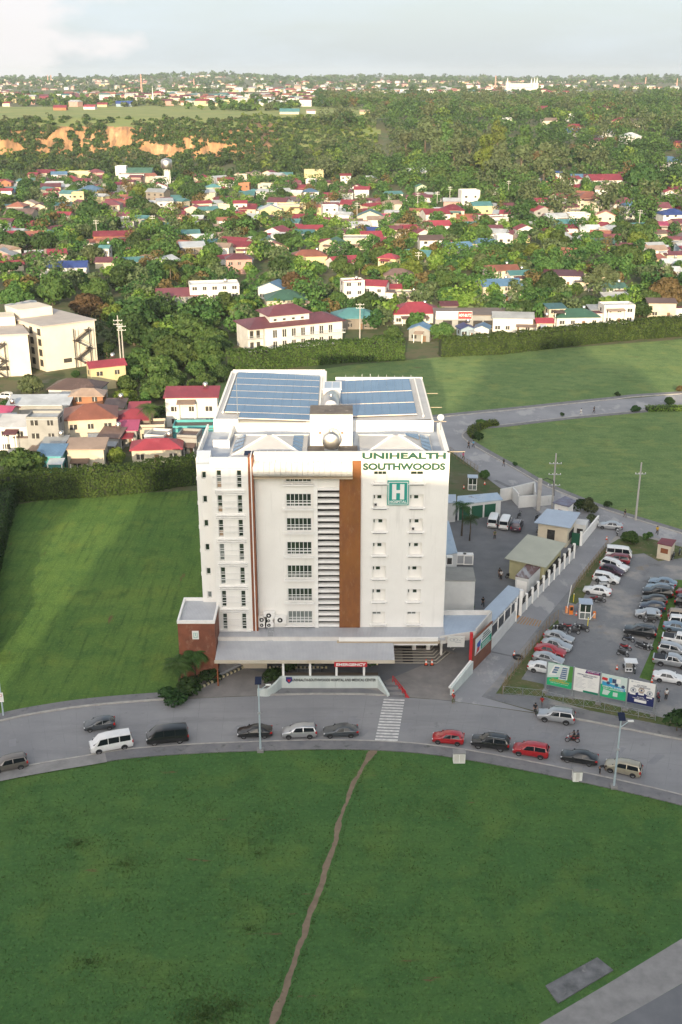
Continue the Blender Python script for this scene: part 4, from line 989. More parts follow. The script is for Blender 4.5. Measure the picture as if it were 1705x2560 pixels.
t, c_ = shed('container_shed','white container shed with a rusty streaked roof beside the lane wall','shed',C2,[(595,575),(683,592),(606,668),(522,650)],3.6,m_rust,m_wall2,.08)
on_side(t,c_[2],c_[3],.1,.9,.3,2.9,'door',m_trim)
t, c_ = shed('pitched_shed','cream shed under a pale blue pitched roof by the yard','shed',C2,[(720,245),(930,270),(870,350),(640,315)],4.2,m_metalb,m_cream,.9,fall=.5)
on_side(t,c_[2],c_[3],.42,.68,.05,3.0,'door',m_dark); on_side(t,c_[1],c_[2],.2,.8,.9,2.4,'window',m_dark)
t, c_ = shed('white_cabin','small white cabin against the pitched shed by the lane','cabin',C2,[(905,292),(983,300),(965,335),(888,325)],2.9,m_wall2,m_wall2,.05); on_side(t,c_[2],c_[3],.2,.7,1.2,2.1,'window',m_dark)
t, c_ = shed('guard_house','little white guard house with maroon window and worn blue roof','guard house',C2,[(835,150),(905,180),(860,218),(755,190)],3.4,mat('worn_roof',(.12,.10,.13),.7,c2=(.20,.22,.30),vscale=.6),m_trim,.5)
on_side(t,c_[2],c_[3],.3,.7,1.0,2.2,'window',m_maroon)
t, c_ = shed('green_door_shed','long white shed with three green doors and patched blue roof','shed',C2,[(160,150),(410,128),(445,172),(155,205)],3.3,m_patch,m_wall2,.35)
for i in range(3): on_side(t,c_[2],c_[3],.98-.3*i-.26,.98-.3*i if i else .97,.05,2.6,'door',m_gdoor)
shed('white_shed','plain white shed with blue roof against the tower','shed',C2,[(80,140),(150,140),(152,190),(80,195)],4.0,m_metalb,m_wall2,.15)
t = t_root = thing('yard_wall','stepped white yard wall along the back road','wall',C2(430,180))
for a, c, h in (((425,185),(500,170),2.6),((500,170),(540,215),2.6),((540,225),(655,215),2.4),((660,215),(745,205),2.0),((500,165),(640,130),2.4),((640,130),(645,190),2.2)):
    b = MB(); wall_seg(b,C2(*a),C2(*c),h,h,.25); lp(b,'wall',m_wall2,t)
t, c_ = shed('tower_annex','two storey white annex with flat grey roof behind the tower','annex',C2,[(60,592),(258,598),(275,682),(60,680)],7.0,mat('grey_flat_roof',(.33,.32,.29),.7,c2=(.27,.26,.24),vscale=.4),m_wall2,.12)
t, c_ = shed('service_shed','long low blue roofed service shed along the tower side','shed',C2,[(60,310),(105,305),(160,505),(60,520)],4.0,m_patch,m_wall2,.2)
# lane side wall and green gate further up
t = t_root = thing('lane_gate','dark green gate and white wall end at the top of the lane','gate',C2(870,450))
b = MB(); wall_seg(b,C2(872,452),C2(925,462),2.3,2.3,.12); lp(b,'gate_panel',m_gdoor,t)
b = MB(); wall_seg(b,C2(935,462),C2(1040,330),1.9,1.9,.25); lp(b,'wall',m_trim,t)
b = MB(); v = C2(930,462); b.box(v.x-.2,v.x+.2,v.y-.2,v.y+.2,0,2.7); lp(b,'pillar',m_trim,t)
# condensers along the side of the tower
cu = thing('condenser_rack','rack of white condenser units behind the hospital tower','condensers',C2(120,570)); t_root = cu
for (x,y) in ((180,580),(225,583)):
    v = C2(x,y,0); b = MB(); b.box(v.x-.85,v.x+.85,v.y-.5,v.y+.5,0.2,2.1); u = lp(b,'condenser',m_trim,cu)
    b = MB(); b.box(v.x-.65,v.x+.65,v.y-.53,v.y-.504,.45,1.85); b.build('grille',m_grey,u)
ca = thing('condenser_stack','stack of white condensers on a frame along the tower side','condensers',C2(95,860)); t_root = ca
for i,(x,y,z) in enumerate(((95,875,.3),(95,875,1.9),(140,880,.3),(140,880,1.9),(100,790,3.6),(100,760,5.2))):
    v = C2(x,y,0); b = MB(); b.box(v.x-.5,v.x+.5,v.y-.4,v.y+.4,z,z+1.4); u = lp(b,'condenser',m_trim,ca)
    b = MB(); b.box(v.x-.38,v.x+.38,v.y-.43,v.y-.404,z+.15,z+1.2); b.build('grille',m_dark,u)
# --- chain link fences
def fence(label, pts, h, n, m=m_gal, rails=(.15,.55,1.0), name='wire_fence', cat='fence'):
    t = thing(name,label,cat,pts[0]); o0 = Vector(pts[0])
    for k in range(len(pts)-1):
        a, c = Vector(pts[k])-o0, Vector(pts[k+1])-o0; m_ = max(1,round(n*(c-a).length/sum((Vector(pts[i+1])-Vector(pts[i])).length for i in range(len(pts)-1))))
        for i in range(m_+1 if k == len(pts)-2 else m_):
            v = a.lerp(c,i/m_); b = MB(); b.bar((v.x,v.y,0),(v.x,v.y,h),.07,.07); b.build('post',m,t)
        b = MB()
        for r_ in rails: b.bar((a.x,a.y,h*r_-.02),(c.x,c.y,h*r_-.02),.035,.035)
        L_ = (c-a).length; s_ = int(L_/.9)
        for i in range(s_):
            u, w_ = a.lerp(c,i/s_), a.lerp(c,(i+1)/s_)
            b.bar((u.x,u.y,h*.1),(w_.x,w_.y,h*.98),.018,.018); b.bar((w_.x,w_.y,h*.1),(u.x,u.y,h*.98),.018,.018)
        b.build('wire_mesh',m,t)
    return t
fence('rusty wire fence of the car lot along the lane, upper stretch',[C2(870,780),C2(930,690),C2(1010,590),C2(1100,480)],1.7,16,mat('rusty_wire',(.23,.17,.10),.8))
fence('wire fence between the lane and the lower row of parked cars',[C2(440,1395),C2(470,1330),C2(560,1205),C2(650,1090),C2(735,970),C2(790,930)],1.8,16,MATS['rusty_wire'])
fence('grey pipe fence at the lot corner beneath the hoardings',[C2(445,1395),C2(690,1420),C2(820,1455),C2(1080,1500),C2(1400,1560)],1.3,9,m_gal,(.2,1.0))
fence('wire fence at the bend behind the tower by the back road',[V7(178,440),V7(240,490),V7(345,556)],1.6,8,MATS['rusty_wire'])
# --- hoardings
m_bgreen = mat('hoarding_green',(.0,.36,.16),.5,c2=(.04,.46,.20),vscale=.5); m_bink = mat('hoarding_ink',(.05,.07,.14),.6); m_bgrey = mat('hoarding_grey',(.45,.47,.48),.6)
m_bblue = mat('hoarding_navy',(.015,.022,.11),.5); m_bcyan = mat('hoarding_cyan',(.04,.32,.55),.5); m_bpur = mat('hoarding_purple',(.09,.02,.14),.5); m_bor = mat('hoarding_orange',(.75,.40,.04),.5); m_bpale = mat('hoarding_pale',(.58,.68,.62),.5); m_skin_p = mat('hoarding_eye',(.38,.31,.25),.6)
hb = [C2(710,1383), C2(1385,1532)]          # feet line: left and right posts
tops = [C2(716,1222), C2(1395,1340)]
hu = (hb[1]-hb[0]).normalized(); hang = math.atan2(hu.y,hu.x); L4 = (hb[1]-hb[0]).length
pl_ = [2.6, 2.6]; bw = L4/4
labels = ['green hoarding picturing a roof full of solar panels','white hoarding with a purple tab and lines of text','green hoarding picturing a blue operating theatre table','navy and white hoarding with three round eye pictures']
for k in range(4):
    o0 = hb[0] + hu*bw*k
    t = thing('hoarding',labels[k],'billboard',o0,hang,'hoardings in a row above the lot fence')
    z0, z1 = 1.35, 4.75
    for x in ((0,bw) if k == 3 else (0,)):
        b = MB(); b.box(x-.09,x+.09,0,.18,0,z1+.1); b.build('post',m_gal,t); b = MB(); b.box(x-.35,x+.35,-.25,.4,0,.35); b.build('footing',m_walk2,t)
        b = MB(); b.bar((x,.1,3),(x,2.2,0),.08,.08); b.build('brace',m_gal,t)
    w_ = bw-.22; xo = .11
    def rect(par, nm, u0, v0, u1, v1, m, lv):
        b = MB(); y = -.02-.006*lv; b.quad((xo+w_*u0,y,z0+(z1-z0)*v0),(xo+w_*u1,y,z0+(z1-z0)*v0),(xo+w_*u1,y,z0+(z1-z0)*v1),(xo+w_*u0,y,z0+(z1-z0)*v1)); return b.build(nm,m,par)
    def pol(par, nm, pts, m, lv):
        b = MB(); y = -.02-.006*lv; b.quad(*[(xo+w_*u,y,z0+(z1-z0)*v) for u,v in pts]); return b.build(nm,m,par)
    def disc(par, nm, u, v, ru, m, lv, ry=None):
        return pol(par,nm,[(u+ru*math.cos(2*math.pi*j/18), v+(ry or ru*1.02)*math.sin(2*math.pi*j/18)) for j in range(18)],m,lv)
    def word(par, s_, u, v, hw, hh, m, lv=4):
        front_text('lettering',s_,.4,m,(xo+w_*u,-.02-.006*lv,z0+(z1-z0)*v),par,bold=.008,depth=.002,width=w_*hw,height=(z1-z0)*hh)
    b = MB(); b.box(xo,xo+w_,-.018,.05,z0,z1); bd = b.build('board',[m_bgreen,m_swhite,m_bpale,m_swhite][k],t)
    b = MB(); b.box(xo,xo+w_,.06,.14,z0-.12,z0-.004); b.build('beam',m_gal,t)
    if k == 0:
        pol(bd,'print',[(0,.32),(.55,.45),(1,.3),(1,1),(0,1)],m_bpale,1); pol(bd,'print',[(.8,.3),(1,.3),(1,1),(.86,1)],mat('hoarding_leaf',(.08,.26,.05),.6),2)
        pol(bd,'print',[(.05,.45),(.33,.5),(.5,.95),(.25,.92)],m_swhite,2); pol(bd,'print',[(.45,.34),(.78,.36),(.80,.95),(.60,.95)],m_swhite,3)
        for i in range(6): v = .38+.09*i; pol(bd,'print',[(.48+.018*i,v),(.76+.005*i,v+.01),(.77+.005*i,v+.075),(.50+.02*i,v+.07)],m_solar,4)
        for i in range(3): v = .56+.11*i; pol(bd,'print',[(.17+.04*i,v),(.36+.04*i,v+.02),(.39+.04*i,v+.10),(.20+.045*i,v+.09)],m_solar,4)
        word(bd,'OUR COMMITMENT TO',.46,.29,.56,.06,m_bor); word(bd,'SUSTAINABILITY',.5,.215,.8,.065,m_bor); word(bd,'solar power for the hospital',.5,.14,.7,.035,m_swhite)
    if k == 1:
        pol(bd,'print',[(.42,.86),(1,.86),(1,1),(.46,1)],m_bpur,1); word(bd,'NOW OFFERING AT OUR',.72,.955,.46,.04,m_swhite); word(bd,'MEDICAL CENTER',.74,.895,.44,.04,mat('hoarding_pink',(.70,.12,.25),.5))
        word(bd,'SPECIALIZED SURGERY',.52,.77,.8,.06,m_bink); word(bd,'SERVICES',.54,.69,.38,.055,m_bink)
        for i in range(9): rect(bd,'text_line',.06,.60-.055*i,.30+.22*((i*37)%10)/10,.615-.055*i,m_bgrey,1)
        for i in range(7): rect(bd,'text_line',.56,.58-.055*i,.70+.2*((i*53)%10)/10,.59-.055*i,m_bgrey,1)
        rect(bd,'print',.40,.0,1,.085,mat('hoarding_dark_green',(.0,.19,.11),.5),1)
    if k == 2:
        pol(bd,'print',[(0,0),(1,0),(1,.40),(0,.55)],m_bgreen,1); pol(bd,'print',[(.05,.52),(.95,.38),(.95,.52),(.05,.68)],m_bcyan,2)
        pol(bd,'print',[(.02,.74),(.24,.72),(.25,.84),(.04,.86)],m_red,2); rect(bd,'print',.30,.66,.42,.88,m_bcyan,2); rect(bd,'print',.43,.68,.58,.86,m_bink,3); rect(bd,'print',.6,.7,.75,.9,m_swhite,2)
        for u in (.28,.60,.86): disc(bd,'print',u,.64-.08*(u-.28),.07,m_bink,4)
        word(bd,'ROBOTIC SURGERY',.5,.47,.86,.07,m_swhite,5); word(bd,'AND LAPAROSCOPY',.5,.385,.8,.06,m_swhite,5)
        pol(bd,'print',[(.08,.1),(.30,.1),(.40,.3),(.12,.34)],m_bpale,3); rect(bd,'print',.50,.10,.68,.28,m_bpale,3)
    if k == 3:
        rect(bd,'print',0,0,1,.42,m_bblue,1); pol(bd,'print',[(.2,.42),(.8,.42),(.65,.50),(.35,.50)],m_bblue,1)
        for u, v in ((.19,.57),(.50,.62),(.82,.55)):
            disc(bd,'eye_picture',u,v,.12,m_bgrey if u != .5 else m_skin_p,3); disc(bd,'eye_picture',u,v,.085,m_swhite,4,.045); disc(bd,'eye_picture',u,v,.04,m_bink,5)
        for u, v, w2 in ((.18,.41,.11),(.5,.45,.11),(.82,.37,.11)): rect(bd,'print',u-w2,v-.035,u+w2,v+.035,m_swhite,3)
        rect(bd,'print',.27,.08,.73,.20,m_swhite,3); word(bd,'EYE CENTER',.5,.82,.36,.05,m_bink); word(bd,'SURGICAL SERVICES',.5,.75,.64,.055,m_bink)
        word(bd,'for further',.5,.31,.28,.04,m_swhite); word(bd,'inquiries contact us',.5,.25,.6,.04,m_swhite); disc(bd,'print',.12,.93,.05,m_bgrey,2,.03); rect(bd,'text_line',.2,.92,.42,.94,m_bgrey,2)
# --- booth, barriers, cones
def booth(fn, px, py, rz, label, s=1.0, sides=True):
    t = thing('guard_booth',label,'booth',fn(px,py),rz)
    w_, d_, h_ = .85*s, .75*s, 2.5*s
    b = MB(); b.box(-w_,w_,-d_,d_,0,.12); b.build('floor',m_trim,t)
    for x in (-w_,w_-.12):
        for y in (-d_,d_-.12): b = MB(); b.box(x,x+.12,y,y+.12,.12,h_); b.build('post',m_trim,t)
    b = MB(); b.box(-w_-.15,w_+.15,-d_-.15,d_+.15,h_,h_+.16); b.build('roof',m_metalb,t)
    for (x0,x1,y0,y1) in ((-w_+.12,w_-.12,-d_+.02,-d_+.08),(-w_+.12,w_-.12,d_-.08,d_-.02),(-w_+.02,-w_+.08,-d_+.12,d_-.12),(w_-.08,w_-.02,-d_+.12,d_-.12)):
        b = MB(); b.box(x0,x1,y0,y1,.12,1.05*s); b.build('lower_panel',m_glassg,t)
        b = MB(); b.box(x0,x1,y0-.02,y1+.02,1.05*s,1.2*s); b.build('window_rail',m_trim,t)
        b = MB(); b.box(x0,x1,y0,y1,1.2*s,h_-.004); b.build('window',m_glass,t)
        b = MB(); b.box((x0+x1)/2-.05,(x0+x1)/2+.05,y0-.03,y1+.03,.12,h_-.3) if x1-x0 > .5 else b.box(x0-.03,x1+.03,(y0+y1)/2-.05,(y0+y1)/2+.05,.12,h_-.3); b.build('mullion',m_trim,t)
    return t
booth(P3,945,955,R(-8),'glazed white ticket booth with pale roof at the lot entrance',1.05)
booth(V7,312,652,R(-5),'small white sentry booth with grey roof near the back road',1.05)
m_or = mat('safety_orange',(.80,.22,.03),.5)
def barrier(px, py, label, arm):
    t = thing('barrier_gate',label,'barrier',P3(px,py)); b = MB(); b.box(-.2,.2,-.2,.2,0,1.15); b.build('cabinet',m_or,t)
    b = MB(); b.box(-.17,.17,-.22,-.202,.15,.9); b.build('cabinet_door',mat('pale_orange',(.8,.4,.2),.5),t)
    b = MB(); b.bar((0,-.26,1.0),arm,.1,.07); b.build('arm',m_swhite,t)
barrier(712,905,'orange barrier cabinet with its white arm raised at the lot entry',(.35,-.26,5.0))
barrier(1070,970,'orange barrier cabinet with its white arm slanting down at lot exit',(-1.0,-1.9,.9))
t = thing('ticket_machine','orange ticket machine with black screen between barrier and booth','ticket machine',P3(768,922)); b = MB(); b.box(-.28,.28,-.2,.2,0,1.5); b.build('cabinet',m_or,t); b = MB(); b.box(-.22,.22,-.22,-.202,.8,1.4); b.build('screen',m_black,t)
b = MB(); p0 = P3(672,915); p1 = P3(1085,985); b.prism([(p0.x,p0.y),(p1.x,p1.y-.3),(p1.x,p1.y+1.2),(p0.x,p0.y+1.3)],0,.10); tag(b.build('kerb',m_walk2),kind='structure')
def mk_cone():
    t = thing('traffic_cone','cone','cone'); b = MB(); b.box(-.2,.2,-.2,.2,0,.05); b.build('base',m_black,t)
    b = MB(); b.smooth = True; b.lathe([(.17,.05),(.12,.30)],12); b.build('cone',mat('cone_orange',(.85,.10,.03),.5),t); b = MB(); b.lathe([(.12,.302),(.07,.55)],12); b.build('collar',m_swhite,t); b = MB(); b.lathe([(.07,.552),(.03,.75)],12); b.build('tip',MATS['cone_orange'],t)
    return t
cone0 = mk_cone()
for i,(fn,x,y,lab,s) in enumerate(((F2,1117,480,'left orange cone at the foot of the entrance steps',1.3),(F2,1175,480,'right orange cone at the foot of the entrance steps',1.3),(P4,1163,940,'orange cone beside the old tyre at the lane edge',1.2),(P4,205,1560,'orange topped marker cone at the tip of the slanted wall',1.2),(P3,838,935,'orange cone between the ticket machine and the booth',1),(P2,716,1640,'orange cone on open gravel in front of the tricycle',1),(P2,848,1660,'orange cone touching the white tricycle',1),(P2,1172,1810,'orange cone at the tail of the white sedan',1),(C2,330,80,'orange cone by the sentry booth, right hand one',1.1),(C2,199,105,'orange cone by the sentry booth, left hand one',1.1),(C2,1095,425,'faded orange cone at the top of the lane',1))):
    o = cone0 if i == 0 else copy_tree(cone0)
    o.location = fn(x,y); o.scale = (s,s,s); tag(o,lab,'cone','traffic cones')
t = thing('old_tyre','old black tyre lying on the verge by the lane','tyre',P4(1225,975)); b = MB(); b.smooth = True
n=20; pr=[(.62,.0),(.75,.08),(.75,.24),(.62,.32),(.42,.26),(.42,.06)]
b.add([(r_*math.cos(2*math.pi*j/n),r_*math.sin(2*math.pi*j/n),z) for r_,z in pr for j in range(n)],[(i*n+j,i*n+(j+1)%n,((i+1)%6)*n+(j+1)%n,((i+1)%6)*n+j) for i in range(6) for j in range(n)]); b.build('tyre_ring',m_black,t)
# red roofed kiosk at the right
t, c_ = shed('kiosk','cream kiosk with maroon roof beside the grass at the lot edge','kiosk',C2,[(1440,412),(1533,425),(1505,465),(1412,445)],2.9,m_maroon,m_cream,.2); on_side(t,c_[2],c_[3],.2,.75,1.2,2.1,'window',m_strip)
# bollards
for i,(fn,x,y,lab,m) in enumerate(((P3,802,758,'thin yellow post by the grass at the lot entrance',mat('yellow_paint',(.72,.60,.04),.5)),(P3,988,1070,'striped yellow post at the end of the motorcycle row',MATS['yellow_paint']))):
    t = thing('bollard',lab,'post',fn(x,y)); b = MB(); b.tube([(0,0,0),(0,0,1.4)],.07,8); b.build('pole',m,t); b = MB(); b.tube([(0,0,1.401),(0,0,1.5)],.075,8); b.build('cap',m_swhite,t)
# --- street lamps and poles
m_lamp = mat('lamp_pole_blue_grey',(.42,.50,.54),.45)
def solar_lamp(fn, x, y, h, label):
    t = thing('street_lamp',label,'street lamp',fn(x,y))
    b = MB(); b.box(-.4,.4,-.4,.4,0,.35); b.build('footing',m_walk2,t)
    b = MB(); b.tube([(0,0,.35),(0,0,h)],[.13,.08],10); b.build('pole',m_lamp,t)
    b = MB(); b.add([(-.4,-.55,h-.1),(.4,-.55,h-.1),(.4,.35,h+.45),(-.4,.35,h+.45),(-.4,-.55,h-.05),(.4,-.55,h-.05),(.4,.35,h+.5),(-.4,.35,h+.5)],[(3,2,1,0),(4,5,6,7),(0,1,5,4),(1,2,6,5),(2,3,7,6),(3,0,4,7)]); pn = b.build('solar_panel',m_solard,t)
    b = MB(); b.bar((.02,0,h-1.3),(1.0,.2,h-.6),.08,.06); b.build('arm',m_lamp,t)
    b = MB(); b.box(.85,1.5,.05,.32,h-.62,h-.5); b.build('lamp_head',m_swhite,t)
    b = MB(); b.box(-.2,.2,-.22,-.1,h*.55,h*.55+.25); b.build('camera_box',m_grey,t)
    return t
solar_lamp(A,599,1727,9.9,'grey solar street lamp on the near pavement, left of the crossing')
solar_lamp(A,1411,1811,9.6,'grey solar street lamp beside the gold car on the near pavement')
t = thing('sign_post','grey post with a small white road sign on the left lawn edge','sign post',A(8,1646)); b = MB(); b.tube([(0,0,0),(0,0,9)],[.12,.08],8); b.build('pole',m_lamp,t)
b = MB(); b.box(-.35,.35,-.18,-.13,2.2,3.6); sg = b.build('sign_board',m_swhite,t); b = MB(); n=16; b.add([(.22*math.cos(2*math.pi*j/n)*k,-.185,3.2+.22*math.sin(2*math.pi*j/n)*k) for k in (1,.75) for j in range(n)],[(j,(j+1)%n,n+(j+1)%n,n+j) for j in range(n)]); b.build('sign_symbol',m_red,sg)
def util_pole(fn, x, y, h, label, arms=(.3,1.6), ht=False, m=None, wide=1.3):
    t = thing('utility_pole',label,'utility pole',fn(x,y)); b = MB(); b.tube([(0,0,0),(0,0,h)],[.22,.14],10); b.build('pole',m or mat('pole_concrete',(.42,.40,.37),.8,c2=(.34,.32,.30),vscale=.7),t)
    for a in arms:
        b = MB(); b.bar((-wide,-.12,h-a),(wide,-.12,h-a),.12,.12); ar = b.build('crossarm',m_gal,t)
        for k in (-.9,-.3,.3,.9): b = MB(); b.lathe([(.05,0),(.09,.08),(.05,.22)],8,(k*wide,-.12,h-a+.06)); b.build('insulator',m_trim,ar)
    if ht: b = MB(); b.lathe([(.02,0),(.3,.03),(.3,.85),(.05,.95)],12,(.45,0,h*.72)); b.build('transformer',m_grey,t)
    return t
util_pole(C2,752,238,11.5,'tall concrete pole with three crossarms beside the guard house',(2.0,4.2,6.4),wide=1.2)
util_pole(C2,1276,302,11.5,'leaning pale utility pole at the edge of the back field',(2.2,),wide=1.0)
t = thing('concrete_post','short thick concrete post beside the tall pole in the yard','post',C2(665,240)); b = MB(); b.box(-.35,.35,-.35,.35,0,6.5); b.build('shaft',mat('pole_concrete',(.42,.40,.37),.8),t); b = MB(); b.tube([(.3,0,6.2),(1.2,0,6.6),(2.6,0,6.0),(2.9,0,3)],.07,6); b.build('cable',m_black,t)
# pavement cabinets
for x, y, s, lab in ((1055,1751,1.0,'wide white double door cabinet on the near pavement edge'),(1326,1793,.75,'narrow white cabinet on the near pavement by the black sedan')):
    t = thing('utility_cabinet',lab,'cabinet',A(x,y)); b = MB(); b.box(-.72*s,.72*s,-.4,.4,0,1.35); b.build('casing',m_trim,t); b = MB(); b.box(-.78*s,.78*s,-.46,.46,1.352,1.46); b.build('lid',m_walk2,t)
    for k in ((-1,1) if s == 1 else (0,)): b = MB(); b.box((.35*k-.3)*s,(.35*k+.3)*s,-.42,-.402,.12,1.25); b.build('door',m_panelw,t)
# ================================================================ VEHICLES
def paint(name, c, rough=.28, metal=0.0):
    m = mat(name, c, rough, var=.08, vscale=1.2, metal=metal, coords='OBJ'); b = m.node_tree.nodes['Principled BSDF']
    b.inputs['Coat Weight'].default_value = .7; b.inputs['Coat Roughness'].default_value = .08; return m
PC = dict(white=paint('white_car_paint',(.74,.74,.73)), silver=paint('silver_car_paint',(.46,.47,.48),.3,.55), grey=paint('dark_grey_car_paint',(.075,.085,.095),.3,.3), black=paint('black_car_paint',(.012,.013,.014)),
  blue=paint('midnight_blue_car_paint',(.02,.032,.06)), red=paint('red_car_paint',(.36,.012,.018)), maroon=paint('maroon_car_paint',(.17,.012,.02)), purple=paint('dark_plum_car_paint',(.045,.018,.035)),
  gold=paint('pale_gold_car_paint',(.40,.36,.27),.3,.4), bluegrey=paint('blue_grey_car_paint',(.20,.27,.34),.3,.4), beige=paint('beige_car_cover',(.32,.26,.20),.8), bronze=paint('bronze_grey_car_paint',(.16,.145,.13),.3,.4))
m_tyre = mat('tyre_rubber',(.018,.018,.018),.85); m_rim = mat('alloy_rim',(.52,.52,.53),.3,metal=.8); m_cg = mat('car_glass',(.012,.016,.02),.12,spec=.4); m_hl = mat('headlamp_glass',(.70,.72,.74),.1); m_tl = mat('tail_lamp_red',(.40,.015,.015),.2); m_plas = mat('black_plastic',(.022,.022,.024),.6); m_plate = mat('number_plate',(.62,.62,.58),.5)
def ST(*r): return r
SPEC = {  # length handled by stations: x, zlow, zbelt, ztop, w, wtop ; A,B,C,D,E = screen base, roof front, middle pillar, roof rear, rear glass base
 'sedan': dict(W=1.74, r=.32, wx=(1.36,-1.28), A=3, B=4, C=5, D=6, E=7, st=[(2.22,.36,.55,.58,.78,.66),(2.08,.24,.68,.73,.92,.80),(1.45,.22,.82,.89,1,.85),(.95,.22,.88,.97,1,.84),(.18,.22,.92,1.40,1,.66),(-.45,.22,.93,1.46,1,.68),(-1.0,.22,.94,1.41,1,.65),(-1.62,.22,.95,1.05,1,.80),(-2.05,.24,.93,1.02,.96,.80),(-2.24,.38,.78,.84,.84,.72)]),
 'hatch': dict(W=1.70, r=.31, wx=(1.22,-1.22), A=3, B=4, C=5, D=6, E=7, st=[(2.0,.36,.56,.6,.78,.66),(1.88,.24,.70,.76,.92,.80),(1.4,.22,.84,.92,1,.85),(.98,.22,.90,1.0,1,.84),(.28,.22,.94,1.44,1,.68),(-.4,.22,.96,1.52,1,.70),(-1.35,.22,1.0,1.46,1,.66),(-1.82,.24,1.02,1.08,.97,.82),(-1.98,.34,.85,.92,.86,.74)]),
 'suv': dict(W=1.86, r=.38, wx=(1.40,-1.36), A=3, B=4, C=5, D=6, E=7, st=[(2.36,.50,.72,.80,.84,.72),(2.26,.36,.88,.98,.94,.84),(1.6,.34,1.02,1.10,1,.88),(1.12,.34,1.08,1.16,1,.86),(.45,.34,1.12,1.70,1,.72),(-.45,.34,1.13,1.80,1,.74),(-1.95,.34,1.16,1.76,1,.72),(-2.28,.36,1.17,1.24,.97,.86),(-2.40,.46,.95,1.05,.90,.80)]),
 'mpv': dict(W=1.74, r=.33, wx=(1.34,-1.32), A=3, B=4, C=5, D=6, E=7, st=[(2.18,.40,.62,.68,.80,.68),(2.06,.28,.78,.86,.93,.82),(1.55,.25,.92,1.02,1,.86),(1.22,.25,.98,1.08,1,.85),(.45,.25,1.02,1.60,1,.72),(-.5,.25,1.03,1.69,1,.74),(-1.85,.25,1.06,1.64,1,.72),(-2.12,.27,1.07,1.13,.97,.86),(-2.22,.40,.85,.94,.88,.78)]),
 'van': dict(W=1.90, r=.36, wx=(1.62,-1.52), A=2, B=3, C=4, D=6, E=7, st=[(2.60,.42,.85,.92,.84,.76),(2.50,.28,1.02,1.12,.95,.86),(2.18,.26,1.12,1.22,1,.88),(1.35,.26,1.18,2.02,1,.80),(.4,.26,1.20,2.12,1,.84),(-1.0,.26,1.22,2.12,1,.84),(-2.40,.26,1.22,2.06,1,.82),(-2.60,.30,1.20,1.28,.98,.92),(-2.66,.44,1.0,1.1,.92,.86)]),
 'minibus': dict(W=1.75, r=.33, wx=(1.25,-1.35), A=1, B=2, C=3, D=5, E=6, st=[(2.15,.40,.95,1.05,.92,.86),(2.08,.28,1.05,1.16,.97,.88),(1.55,.26,1.14,1.92,1,.84),(.5,.26,1.15,2.0,1,.90),(-.8,.26,1.15,2.0,1,.92),(-2.12,.26,1.15,1.97,1,.90),(-2.20,.30,1.12,1.2,.98,.92),(-2.24,.44,1.0,1.08,.94,.88)]),
 'pickup': dict(W=1.86, r=.39, wx=(1.62,-1.5), A=3, B=4, C=5, D=6, E=7, st=[(2.62,.52,.74,.82,.84,.72),(2.50,.38,.90,1.0,.94,.84),(1.85,.36,1.04,1.12,1,.88),(1.35,.36,1.10,1.18,1,.86),(.65,.36,1.13,1.72,1,.72),(.0,.36,1.14,1.78,1,.74),(-.62,.36,1.15,1.74,1,.72),(-.86,.36,1.10,1.14,1,.93),(-2.52,.38,1.08,1.12,1,.93),(-2.66,.48,1.06,1.10,.96,.90)]),
}
PROTO = {}
